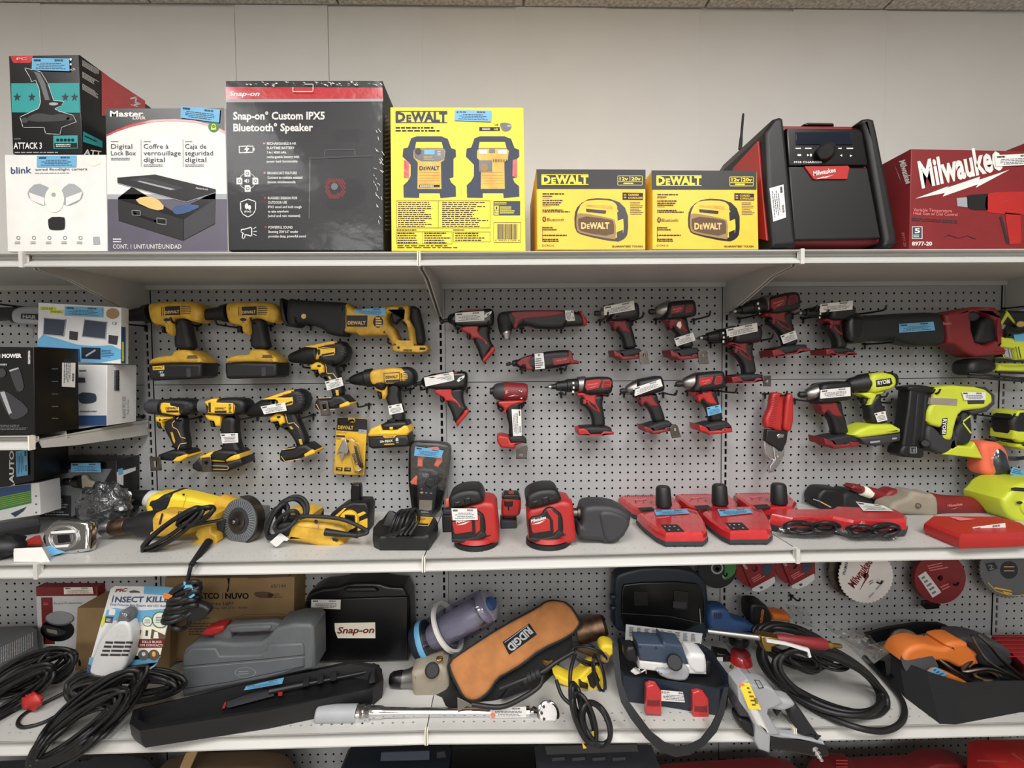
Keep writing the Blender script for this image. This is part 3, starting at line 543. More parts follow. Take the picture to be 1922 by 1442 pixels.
e0, e1 = at(*P('a5', '240,185')[0], yr), at(*P('a5', '290,905')[0], yr); N1 = (e1-e0).cross(V((0, 1, 0))).normalized(); N1 = N1 if N1.x < 0 else -N1
pl = Pl(e0+N1*.003, N1, (0, 1, 0)); slab('side_panel', 'a5', '218,222 245,520 275,860 150,830 40,560 60,395', 'red', r, pl, .006, .003, .001)
stk(r, 'a5', '288,525 378,500 395,712 312,740', Y(yr-.0135))
r, q = carton('heat_gun_box', 'red heat gun carton with a white wordmark at the right end of the top shelf', 'box', 'a5', '1198,272 2060,288 2060,915 1185,915', Y0, .26, 'dred')
q.text('a5', 'Milwaukee', 1265, 520, 1790, 395, 165, 'wht', 2, .035, .12); q.poly('a5', '1222,592 1440,510 1425,522 1640,450 1635,470 1830,405 1612,522 1625,500 1400,578 1415,555', 'wht', 2)
q.text('a5', 'Variable Temperature', 1212, 672, 1460, 680, 20, 'pnk', 2, .01); q.text('a5', 'Heat Gun w/ Dial Control', 1212, 694, 1495, 704, 20, 'pnk', 2, .01); q.micro('a5', '1205,712 1600,735 1600,760 1205,735', 2, 'dtx'); q.line('a5', '1410,840 1440,825 1500,845 1560,830 1610,850', 4, 'dtx', 2)
q.poly('a5', '1203,770 1270,770 1270,850 1203,850', 'wht', 2); q.poly('a5', '1207,774 1266,774 1266,846 1207,846', 'ltx', 3); q.text('a5', '5', 1220, 812, 1255, 812, 30, 'wht', 4, .03); q.micro('a5', '1212,820 1262,820 1262,842 1212,842', 2, 'wht', 4)
q.text('a5', '8977-20', 1203, 892, 1332, 892, 24, 'wht', 2, .03)
q.poly('a5', '1490,588 1560,582 1565,648 1495,640', 'lgr', 2); q.poly('a5', '1555,572 1600,565 1690,560 1690,665 1600,665 1560,650', 'blk', 2); q.poly('a5', '1680,560 1760,548 2050,545 2050,700 1700,688 1670,655', 'red', 2, 1); q.poly('a5', '1800,680 1900,690 1905,880 1830,885', 'red', 2); q.poly('a5', '1780,700 1830,885 1810,880 1765,710', 'dtx', 2); q.poly('a5', '1765,618 1840,596 1800,608', 'wht', 3); q.build('front_print', r)
x_ = at(*P('a5', '1190,600')[0], Y0).x; q = Pr(Pl((x_-.003, 0, 0), (-1, 0, 0)))
q.text('a5', 'Milwaukee', 1120, 352, 1165, 500, 40, 'wht', 1, .03); q.poly('a5', '1090,370 1140,500 1118,440 1125,470', 'wht', 1); q.text('a5', '8977-20', 1135, 810, 1150, 900, 18, 'pnk', 1); q.build('side_print', r)
stk(r, 'a5', '1735,312 2010,300 2000,372 1740,385', Y(Y0-.002))
r, q = carton('red_carton', 'dark red carton edge peeking above the heat gun carton at the right margin', 'box', 'a5', '1835,272 2300,90 2300,1092 1835,1084', Y0+.27, .08, 'dred')
q.micro('a5', '1950,300 2200,260 2200,290 1950,330', 1, 'wht'); q.build('front_print', r)
# ---------- tools hung on the pegboard ----------
YT = -.075
FRONT[0] = 1
def hooks(k, pts, what, L_=.098):
    XF0 = XF[0]; XF[0] = None; L = P(k, pts)
    for i, (x, y) in enumerate(L):
        p = at(x, y, -.006); nm = what if len(L) == 1 else ('left of the two under ' if i == 0 else 'right of the two under ')+what
        if len(L) == 1: nm = 'under '+what
        o = tube('peg_hook', [[p-V((0, 0, .016)), p-V((0, 0, .001)), p+V((0, .004, .003))], [p, p+V((0, -L_/2, -.001)), p+V((0, -L_, 0)), p+V((0, -L_-.01, .004)), p+V((0, -L_-.015, .014))], [p-V((.008, 0, 0)), p+V((.008, 0, 0))]], .0028, 'blk', None, 3, 6)
        tag(o, 'black wire hook, '+nm, 'hook', 'black pegboard hooks')
    XF[0] = XF0
def tool(name, label, c, k, ctr, hk=None, what=None, group=None, y=YT):
    x, yy = P(k, ctr)[0]; r = T(name, label, c, at(x, yy, y), group)
    if hk: hooks(k, hk, what or label)
    return r
G = Y(YT)
def fp(t): return Y(YT-t/2-.0004)      # front face of a part of thickness t
A_, B_ = P('b6', '815,870 1300,1275')
def impact(label, a=None, b=None, what=None, hk=None, clip=False, bright=True, face=True):
    XF[0] = None
    if a: anchors(A_, B_, a, b)
    R_ = 'red' if bright else 'dred'
    r = tool('impact_driver', label, 'impact driver', 'b6', '1130,1000', None, group='red and black impact drivers')
    if hk: hooks('z', hk, what)
    lathe('bit_collar', 'b6', '812,872', '880,868', YT, YT, '0,20 .15,26 .6,28 .65,22 1,24', 'blk', r)
    lathe('nose_housing', 'b6', '868,872', '1010,842', YT, YT, '0,28 .12,48 .4,62 .8,76 1,80', 'pew', r)
    slab('motor_housing', 'b6', '985,800 1010,772 1130,760 1225,750 1245,775 1258,850 1255,895 1235,912 1120,930 975,948 955,930 975,880', 'blk', r, G, .066, bv=.014, sm=1)
    if face:
        slab('side_badge', 'b6', '1028,815 1145,800 1150,812 1128,868 1030,890 1016,860', R_, r, G, .0672, bv=.001)
        slab('vent_panel', 'b6', '1172,803 1215,795 1232,805 1230,850 1218,868 1165,878 1158,862', R_, r, G, .0672, bv=.001)
        q = Pr(fp(.0672))
        for i in range(4): q.poly('b6', f'1175,{815+i*15} 1225,{808+i*14} 1225,{813+i*14} 1174,{820+i*15}', 'dtx', 1)
        q.text('b6', 'Milwaukee', 1040, 856, 1120, 838, 16, 'pnk', 1, .01, .15); q.poly('b6', '1050,872 1118,846 1080,866', 'pnk', 1); q.build('badge_print', r)
    slab('handle', 'b6', '1040,925 1170,918 1182,960 1190,1010 1215,1080 1245,1215 1125,1222 1110,1150 1085,1080 1040,1030 1010,985 950,945', 'blk', r, G, .036, bv=.012, sm=1)
    slab('handle_trim', 'b6', '950,938 1128,922 1130,955 1150,1000 1180,1045 1172,1062 1085,1048 1055,1000 1035,1015 1020,1045 1000,1010 990,970 955,955', R_, r, G, .04, bv=.006, sm=1)
    q = Pr(fp(.04)); q.disc('b6', 1085, 940, 20, 'dtx', 1, 9); q.build('switch', r)
    slab('trigger', 'b6', '992,975 1030,985 1035,1030 1000,1045 985,1015', 'blk', r, G, .022, bv=.006, sm=1)
    slab('foot', 'b6', '1010,1245 1115,1220 1200,1205 1262,1205 1300,1245 1302,1270 1100,1312 1065,1270 1012,1262', 'rub', r, G, .07, bv=.008)
    slab('battery_rail', 'b6', '1000,1230 1040,1245 1078,1262 1095,1288 1200,1282 1225,1262 1300,1265 1304,1300 1095,1325 1060,1300 1012,1292', R_, r, G, .074, bv=.004)
    q = Pr(fp(.074)); q.disc('b6', 1222, 1285, 7, 'dtx', 1); q.disc('b6', 1252, 1283, 7, 'dtx', 1); q.build('rail_screw', r)
    if clip:
        c = slab('belt_clip', 'b6', ['1225,1250 1262,1222 1300,1240 1325,1355 1240,1362 1228,1330', '1262,1262 1285,1262 1285,1290 1262,1290'], 'dst', r, G, .004, off=.044, bv=.001)
    return r
def st_(r, k, quad, t=.068, c='wht', p=None): XF[0] = None; stk(r, k, quad, Y(YT-t/2-.001), c, p)
r = impact('red and black impact driver with a blue price tag wrapped on its handle', what='the blue-tagged impact driver', hk='1290,735 1349,734')
st_(r, 'b6', '1088,1082 1210,1055 1225,1128 1100,1160', .04, 'sky')
r = impact('dirty impact driver with a slanted white tag and belt clip, lower row', (1164.5, 734.5), (1262, 802), 'the dirty lower-row impact driver', '1171,737 1245,738', True, False, False)
st_(r, 'b6', '422,908 672,826 692,888 440,980')
r = impact('worn upper-row impact driver with a belt clip, left of the one with a torn sticker', (1116, 588), (1206, 668), 'the worn upper-row impact driver', '1126,602 1187,602', True, False, False)
st_(r, 'b6', '160,172 432,118 440,200 165,250')
r = impact('impact driver with a torn white sticker, upper row', (1218.6, 585), (1314, 667), 'the impact driver with a torn sticker', '1231,600 1303,600', True, False)
XF[0] = None; q = Pr(fp(.043)); q.poly('b6', '830,310 855,305 862,345 848,372 835,360 815,345', 'cream', 1); q.build('torn_sticker', r); st_(r, 'b6', '795,458 965,405 988,475 818,530', .04)
r = impact('impact driver at the right with a white tag, beside the lime drill', (1500, 741), (1606, 831), 'the impact driver beside the lime drill', '1492,750 1620,752', False, False, False)
st_(r, 'b7', '962,770 1186,748 1188,815 957,836')
# drills
A_d, B_d = P('b7', '270,190 860,465')
def drill(label, a, b, what, hk, face=True, clip=False, bright=False):
    XF[0] = None; anchors(A_d, B_d, a, b); R_ = 'red' if bright else 'dred'
    r = tool('cordless_drill', label, 'drill', 'b7', '650,250', group='red and black cordless drills')
    hooks('z', hk, what)
    lathe('chuck', 'b7', '268,190', '545,128', YT, YT, '0,3 .02,5 .18,12 .2,20 .32,22 .34,34 .5,42 .62,46 .64,52 .95,54 1,50', 'blk', r)
    lathe('chuck_jaws', 'b7', '266,191', '360,170', YT, YT, '0,3 .35,8 .4,17 1,20', 'stl', r)
    for i, (x, y) in enumerate(((492, 122), (500, 158), (500, 192))):
        q = Pr(Y(YT-.0345)); q.poly('b7', f'{x-7},{y-9} {x+7},{y-10} {x+9},{y+7} {x-5},{y+8}', 'wht', 1); q.build('clutch_mark', r)
    lathe('gear_ring', 'b7', '525,132', '590,118', YT, YT, '0,52 .1,64 .9,68 1,66', 'pew', r)
    slab('motor_housing', 'b7', '568,90 590,66 690,42 780,30 802,60 808,130 795,165 730,180 600,200 575,170', 'blk', r, G, .066, bv=.014, sm=1)
    if face:
        slab('side_badge', 'b7', '592,88 700,60 712,72 700,130 610,165 590,140', R_, r, G, .0672, bv=.001)
        slab('vent_panel', 'b7', '728,62 775,52 795,70 792,110 725,132 716,115', R_, r, G, .0672, bv=.001)
        q = Pr(fp(.0672)); q.text('b7', 'Milwaukee', 608, 128, 690, 100, 15, 'pnk', 1, .01, .15); q.poly('b7', '620,142 690,108 650,134', 'pnk', 1)
        for i in range(4): q.poly('b7', f'732,{76+i*14} 784,{66+i*13} 784,{71+i*13} 732,{82+i*14}', 'dtx', 1)
        q.build('badge_print', r)
    slab('handle', 'b7', '620,210 740,170 750,200 745,250 770,320 800,435 695,455 690,400 655,330 590,280 560,240', 'blk', r, G, .036, bv=.012, sm=1)
    slab('handle_trim', 'b7', '525,195 620,180 790,155 785,175 690,190 685,240 750,325 720,330 640,290 610,245 590,290 600,240 575,215 535,222', R_, r, G, .04, bv=.006, sm=1)
    q = Pr(fp(.04)); q.disc('b7', 640, 190, 22, 'dtx', 1, 9); q.build('switch', r)
    slab('trigger', 'b7', '565,240 600,235 612,265 600,295 570,285', 'blk', r, G, .022, bv=.006, sm=1)
    slab('foot', 'b7', '600,460 690,440 790,428 840,430 850,465 680,505 650,485', 'rub', r, G, .07, bv=.008)
    slab('battery_rail', 'b7', '575,475 620,462 650,470 680,500 760,490 780,460 830,455 864,460 862,478 680,510 590,522', R_, r, G, .074, bv=.004)
    if clip: slab('belt_clip', 'b7', ['780,440 850,435 858,520 800,525', '810,465 835,463 836,490 812,492'], 'dst', r, G, .004, off=.042, bv=.001)
    return r
r = drill('topmost red drill with its chuck tip against the slotted upright', (1367, 587.5), (1514.7, 656), 'the topmost red drill', '1388,598 1488,590'); st_(r, 'b7', '660,362 772,320 790,385 682,425', .04)
r = drill('red and black drill with a large white tag, left of the long saw', (1492, 588), (1602, 664), 'the drill beside the long reciprocating saw', '1508,598 1608,590', False); st_(r, 'b7', '960,125 1206,98 1202,165 957,188')
r = drill('silver-chucked drill with a white tag hanging in front of the right upright', (1305, 636), (1434, 712), 'the silver-chucked drill', '1334,644 1412,640', False, True); st_(r, 'b7', '252,312 485,264 490,328 260,378')
XF[0] = None
r = drill('bright red drill with a wordmark badge in the lower row of the centre bay', (1021.7, 727.5), (1150, 812), 'the bright red lower-row drill', '1053,738 1127,740', True, False, True)
# 12 volt pistol drivers
def pistol(label, dx, dy, what, hk):
    XF[0] = (1, 0, dx, dy)
    r = tool('impact_wrench', label, 'impact wrench', 'b5', '450,350', group='small pistol-grip wrenches')
    hooks('z', hk, what)
    lathe('anvil', 'b5', '196,272', '300,250', YT, YT, '0,20 .2,22 .25,14 .6,16 .65,28 .8,40 1,48', 'blk', r)
    slab('motor_housing', 'b5', '265,240 300,200 380,178 560,166 612,168 625,200 622,290 600,310 360,315 275,290', 'gblk', r, G, .056, bv=.012, sm=1)
    slab('housing_stripe', 'b5', '370,186 540,172 545,182 375,196', 'dred', r, G, .0575, bv=.001)
    slab('clip_plate', 'b5', ['545,240 565,215 608,195 605,215 560,250', '568,225 590,212 590,222 572,236'], 'wht', r, G, .002, off=.031, bv=.0004)
    slab('handle', 'b5', '500,295 600,290 585,360 600,440 625,460 540,600 515,560 490,480 455,420 480,350', 'blk', r, G, .038, bv=.012, sm=1)
    slab('handle_trim', 'b5', '355,310 495,290 505,300 498,360 560,410 580,470 545,430 500,405 465,405 440,420 445,380 400,360 370,345', 'red', r, G, .041, bv=.005, sm=1)
    slab('trigger', 'b5', '405,360 435,365 440,405 425,418 408,400', 'blk', r, G, .02, bv=.005)
    slab('battery_rail', 'b5', '625,465 633,500 560,585 545,608 535,590 535,565 590,500 600,478', 'red', r, G, .046, bv=.005)
    return r
r = pistol('small pistol-grip wrench with a white tag, topmost beside the centre upright', 0, 0, 'the topmost pistol-grip wrench', '859,617 919,617'); st_(r, 'b5', '315,202 545,186 548,262 317,276', .058)
r = pistol('small pistol-grip wrench with a white tag hanging in front of the centre upright', (335-545)/4.241, (1105-605)/4.241, 'the lower pistol-grip wrench', '801,729 877,729'); st_(r, 'b5', '66,716 300,670 308,735 280,745 80,788', .058)
XF[0] = None
# right-angle drill
r = tool('right_angle_drill', 'red right-angle drill with a silver chuck pointing down', 'drill', 'b5', '950,250', '845,325 1160,325', 'the right-angle drill')
slab('body', 'b5', '650,230 680,200 740,185 1000,178 1300,182 1365,260 1362,302 1200,308 1150,330 960,325 900,300 830,310 810,325 770,325 750,290 650,290', 'blk', r, G, .05, bv=.012, sm=1)
slab('body_trim', 'b5', '745,195 900,184 1180,182 1185,215 1050,240 960,245 830,260 820,300 800,330 770,320 790,250 760,225', 'dred', r, G, .053, bv=.004, sm=1)
slab('paddle_switch', 'b5', '880,292 1060,310 1070,325 960,328 880,305', 'dred', r, G, .03)
slab('battery_rail', 'b5', '1295,185 1320,190 1365,262 1360,302 1330,300 1320,240', 'red', r, G, .054)
slab('head', 'b5', '650,215 690,190 740,190 770,230 775,320 700,330 655,290', 'rub', r, G, .056, bv=.016, sm=1)
lathe('chuck', 'b5', '712,280', '722,395', YT-.005, YT-.015, '0,60 .4,56 .75,44 .78,36 1,30', 'rub', r); lathe('chuck_nose', 'b5', '721,350', '724,412', YT-.012, YT-.018, '0,44 .4,42 .5,34 1,20', 'stl', r)
stk(r, 'b5', '1188,182 1255,182 1270,262 1198,270', Y(YT-.0275))
r = tool('rotary_tool', 'short red rotary tool lying level on two hooks with a white paper band', 'rotary tool', 'b5', '1000,590', '845,648 1160,648', 'the short rotary tool')
lathe('collet', 'b5', '720,612', '815,600', YT, YT, '0,12 .3,14 .34,9 .5,10 .55,22 1,30', 'blk', r)
slab('body', 'b5', '785,605 830,560 940,528 1080,502 1220,494 1245,520 1250,600 1200,625 1020,655 880,655 800,630', 'blk', r, G, .048, bv=.014, sm=1)
slab('body_trim', 'b5', '800,600 850,560 930,538 920,560 905,595 940,650 880,656 870,620 830,630', 'dred', r, G, .051, bv=.004); slab('badge', 'b5', '1085,565 1230,548 1235,600 1100,620', 'dred', r, G, .05, bv=.002)
slab('battery_rail', 'b5', '1215,495 1240,510 1255,575 1295,585 1300,608 1230,612 1205,560', 'dred', r, G, .05)
q = Pr(fp(.0505)); q.text('b5', 'Milwaukee', 1125, 590, 1205, 572, 14, 'pnk', 1); q.build('badge_print', r); slab('paper_band', 'b5', '945,528 1015,520 1028,645 950,652', 'wht', r, G, .0525, bv=.001); q = Pr(fp(.0528)); q.bars('b5', '975,530 990,530 990,545 975,545', 5); q.micro('b5', '955,560 1020,556 1020,640 955,645', 5, 'ltx'); q.build('band_print', r)
# red fuel impact driver
r = tool('impact_driver', 'scuffed bright red impact driver with a long white tag down its handle', 'impact driver', 'b5', '760,950', '658,925 848,922', 'the scuffed bright red impact driver')
lathe('bit_collar', 'b5', '590,825', '635,825', YT, YT, '0,24 .3,28 .8,26 1,26', 'blk', r); lathe('nose_housing', 'b5', '622,828', '720,828', YT, YT, '0,50 .2,64 .7,72 1,74', 'dgr', r)
lathe('motor_housing', 'b5', '705,828', '890,834', YT, YT, '0,74 .1,76 .8,74 .95,68 1,55', 'dred', r)
slab('handle', 'b5', '720,905 845,905 830,960 840,1050 850,1180 770,1200 740,1170 745,1100 720,1010', 'blk', r, G, .038, bv=.012, sm=1)
slab('handle_trim', 'b5', '640,908 700,900 880,895 870,915 780,935 730,965 712,1005 700,1000 705,965 680,945 645,925', 'red', r, G, .043, bv=.006, sm=1)
slab('trigger', 'b5', '660,945 695,950 702,975 675,990 655,965', 'blk', r, G, .022)
slab('battery_rail', 'b5', '648,1180 680,1172 740,1185 760,1230 880,1225 800,1250 790,1280 680,1270 650,1225', 'red', r, G, .07, bv=.006); slab('foot', 'b5', '735,1185 840,1180 885,1215 870,1235 760,1230', 'rub', r, G, .068, bv=.006)
slab('belt_clip', 'b5', ['800,1270 845,1235 880,1235 885,1260 875,1340 795,1342', '820,1300 855,1300 850,1318 820,1318'], 'dst', r, G, .005, off=.045)
q = Pr(Y(YT-.0335)); q.poly('b5', '718,818 738,815 725,835 745,832 715,850', 'pnk', 1); q.poly('b5', '735,868 800,850 770,862 830,858', 'wht', 1); q.poly('b5', '820,820 835,815 832,830 850,818 846,832', 'wht', 1); q.poly('b5', '830,880 850,876 846,888', 'wht', 1); q.build('scuff_marks', r)
stk(r, 'b5', '764,968 840,970 845,1190 778,1198', Y(YT-.0205))
# ---- yellow tools
A_x, B_x = P('b1', '300,160 935,845')
def xrp(label, what, hk, a=None, b=None, lab=True):
    XF[0] = None
    if a: anchors(A_x, B_x, a, b)
    r = tool('cordless_drill', label, 'drill', 'b1', '600,500', group='old yellow drills with low wide batteries'); hooks('z', hk, what)
    lathe('chuck', 'b1', '20,320', '330,290', YT, YT, '0,40 .1,62 .5,72 .75,84 .78,98 1,108', 'blk', r)
    slab('motor_housing', 'b1', '300,190 350,168 560,158 800,155 880,190 915,270 905,350 860,395 780,380 700,345 590,350 580,400 600,530 570,552 500,515 490,430 350,420 310,310', 'amb', r, G, .068, bv=.016, sm=1)
    slab('trigger', 'b1', '455,440 492,435 498,515 465,510', 'blk', r, G, .022)
    slab('handle', 'b1', '585,352 710,348 740,420 770,560 805,705 590,705 578,560 600,500 585,420', 'rub', r, G, .04, bv=.014, sm=1)
    slab('battery_cap', 'b1', '335,835 350,805 480,770 590,768 605,712 700,700 800,712 815,745 900,785 930,830 930,855 600,845 330,870', 'amb', r, G, .08, bv=.01, sm=1)
    slab('battery', 'b1', '328,870 560,850 935,850 930,1000 880,1025 380,1050 345,1040 330,960', 'gblk' if 0 else 'blk', r, G, .084, bv=.01)
    q = Pr(fp(.0682)); q.poly('b1', '475,215 650,205 652,305 480,312', 'dtx', 1); q.text('b1', 'DEWALT', 484, 294, 640, 284, 30, 'gld', 2, .03)
    for i in range(2): q.line('b1', f'{438+i*18},220 {442+i*18},318', 6, 'dtx', 1)
    for i in range(5): q.line('b1', f'665,{212+i*21} {760+(10 if 0 < i < 4 else 0)},{210+i*21}', 8, 'dtx', 1)
    q.disc('b1', 498, 362, 36, 'dtx', 1, 18); q.build('housing_print', r)
    q = Pr(fp(.0845)); q.poly('b1', '720,910 768,905 772,1005 724,1010', 'dgr', 1)
    if lab: q.poly('b1', '338,888 470,878 472,925 342,932', 'yel', 1); q.text('b1', 'DEWALT', 345, 922, 462, 914, 24, 'dtx', 2, .03); q.text('b1', '18V', 410, 962, 460, 960, 22, 'wht', 1); q.poly('b1', '425,970 470,968 470,1000 427,1002', 'lgr', 1)
    q.build('battery_print', r); q = Pr(fp(.0805)); q.poly('b1', '735,765 830,762 850,800 720,800', 'dbrn', 1); q.build('battery_latch', r)
    return r
xrp('leftmost yellow drill with a lettered black battery, under the top shelf', 'the leftmost old yellow drill', '272,612 370,612')
xrp('second old yellow drill whose chuck nearly touches its left neighbour', 'the second old yellow drill', '447,615 508,612', (425, 566.5), (526, 680), False)
XF[0] = None
r = tool('reciprocating_saw', 'big yellow reciprocating saw with a long black boot and a blue tag', 'saw', 'b2', '900,400', '405,455 1440,690', 'the yellow reciprocating saw')
slab('boot', 'b2', '135,160 175,128 250,150 560,165 840,180 870,210 870,590 620,570 560,500 430,450 270,420 240,470 150,470 120,360', 'rub', r, G, .075, bv=.016, sm=1)
slab('shoe', 'b2', '45,140 75,130 105,300 125,400 170,450 280,430 240,480 120,465 70,390 55,300', 'blk', r, G, .05, bv=.004)
slab('body', 'b2', ['805,200 860,190 940,260 1300,250 1310,225 1590,215 1600,260 1590,380 1660,500 1680,690 1500,690 1440,680 1390,700 1330,570 1000,580 960,548 805,540', '1340,320 1400,290 1500,300 1515,400 1560,440 1600,660 1500,680 1470,640 1420,500 1350,440 1325,370'], 'amb', r, G, .07, bv=.012)
slab('battery_rail', 'b2', '1395,700 1440,690 1800,700 1822,740 1800,770 1730,785 1440,775 1400,755', 'amb', r, G, .074, bv=.006)
slab('rear_grip', 'b2', '1600,225 1640,215 1710,250 1715,320 1760,480 1780,690 1665,690 1645,500 1600,390', 'navy' if 0 else 'rub', r, G, .046, bv=.014, sm=1); slab('front_grip', 'b2', '1500,405 1575,400 1620,470 1650,560 1650,690 1560,690 1600,640 1560,470', 'rub', r, G, .04, bv=.008)
slab('trigger', 'b2', '1370,300 1480,300 1510,320 1510,380 1470,400 1440,440 1400,430', 'blk', r, G, .025)
q = Pr(fp(.0705)); q.poly('b2', '835,335 1088,335 1082,472 838,468', 'ltx' if 0 else 'blk', 1); q.text('b2', 'DEWALT', 850, 442, 1065, 445, 40, 'gld', 2, .035); q.disc('b2', 1215, 412, 60, 'dtx', 1, 70)
for i in range(4): q.poly('b2', f'1185,{358+i*30} {1240+(18 if i else 0)},{360+i*30} {1240+(18 if i else 0)},{378+i*30} 1185,{376+i*30}', 'gld', 2)
q.disc('b2', 1488, 248, 34, 'dtx', 1, 15); q.disc('b2', 1290, 535, 12, 'dtx', 1); q.build('housing_print', r)
q = Pr(fp(.0755)); q.disc('b2', 320, 345, 30, 'gld', 1); q.build('bolt', r); q = Pr(fp(.0745)); q.disc('b2', 1460, 722, 16, 'dtx', 1); q.micro('b2', '1520,735 1660,740 1660,775 1520,770', 1, 'dbrn', 1, .7); q.poly('b2', '1715,720 1790,722 1780,750 1712,750', 'dtx', 1); q.build('rail_print', r)
stk(r, 'b2', '935,262 1300,240 1310,345 1180,330 1000,318'.rsplit(' ', 1)[0].replace('1180,330', '932,310'), Y(YT-.037), 'sky')
# yellow brushless drill
A_y, B_y = P('b4', '440,210 1070,690')
def bless(label, what, hk, a=None, b=None, clip=True):
    XF[0] = None
    if a: anchors(A_y, B_y, a, b)
    r = tool('cordless_drill', label, 'drill', 'b4', '830,250', group='compact yellow and black drills'); hooks('z', hk, what)
    lathe('chuck', 'b4', '438,230', '720,185', YT, YT, '0,10 .03,34 .12,50 .35,66 .5,80 .7,92 1,98', 'gblk' if 0 else 'blk', r); lathe('gear_ring', 'b4', '655,195', '745,178', YT, YT, '0,88 .5,92 1,92', 'dgr', r)
    slab('motor_housing', 'b4', '705,95 780,72 950,50 1000,75 1030,150 1020,230 980,280 900,300 800,290 740,260 710,180', 'blk', r, G, .066, bv=.016, sm=1)
    slab('housing_shell', 'b4', '710,95 920,55 940,75 850,95 800,105 900,115 930,110 935,170 920,210 800,225 770,215 745,240 715,240 735,150', 'yel', r, G, .068, bv=.008)
    slab('rear_vent', 'b4', '945,95 1010,105 1025,170 1000,215 960,230', 'sand' if 0 else 'dgr', r, G, .069, bv=.006)
    slab('handle_shell', 'b4', '655,300 720,265 760,270 800,300 800,370 745,390 735,345 665,345', 'yel', r, G, .044, bv=.008)
    slab('trigger', 'b4', '665,345 735,350 742,400 720,420 705,395 700,365', 'blk', r, G, .022)
    slab('handle', 'b4', '760,220 920,270 920,330 950,420 1000,600 880,630 860,540 800,440 745,415 750,390 810,370', 'blk', r, G, .038, bv=.012, sm=1)
    q = Pr(fp(.0385)); q.line('b4', '785,215 810,300 820,380 880,378 920,430', 7, 'gld', 1); q.poly('b4', '905,545 935,545 940,600 915,602', 'amb', 1); q.poly('b4', '830,410 850,408 870,440 845,440', 'amb', 1); q.build('grip_trim', r)
    slab('foot', 'b4', '715,660 740,625 870,630 900,600 990,600 1060,665 1060,690 900,735 740,745 712,720', 'blk', r, G, .072, bv=.01); slab('battery_rail', 'b4', '960,690 1040,655 1070,680 1060,700 960,725', 'yel', r, G, .076, bv=.004)
    q = Pr(fp(.0725)); q.line('b4', '715,690 745,745 900,738', 6, 'gld', 1); q.line('b4', '740,628 860,622', 7, 'gld', 1); q.build('foot_trim', r)
    q = Pr(fp(.0685)); q.poly('b4', '765,188 890,165 892,182 768,206', 'dtx', 1); q.micro('b4', '900,118 925,116 925,190 900,195', 6, 'dtx', 1, .6); q.disc('b4', 740, 165, 14, 'dtx', 1, 30); q.poly('b4', '800,95 900,82 905,92 810,108', 'dred', 1); q.build('housing_print', r)
    q = Pr(fp(.0695))
    for i in range(4): q.line('b4', f'955,{118+i*26} 1010,{124+i*24}', 8, 'dtx', 1)
    q.build('vent_slots', r); q = Pr(fp(.0445)); q.disc('b4', 740, 305, 20, 'dtx', 1, 12); q.build('switch', r)
    if clip: slab('belt_clip', 'b4', ['798,650 880,645 910,780 900,790 820,792', '832,680 865,678 872,735 840,740'], 'dst', r, G, .004, off=.044, bv=.001)
    return r
r = bless('upper compact yellow drill with a metal belt clip, under the big saw', 'the upper compact yellow drill', '646,687 597,690'); st_(r, 'b4', '800,462 968,418 988,500 825,552', .04)
pa = P('b4', '440,210 1070,690'); 
r = bless('lower yellow and black drill with a slanted white tag across its barrel', 'the lower compact yellow drill', '483,781 588,779', P('b4', '20,760')[0], P('b4', '722,1165')[0], False); st_(r, 'b4', '155,712 400,668 418,752 190,790', .072)
XF[0] = None
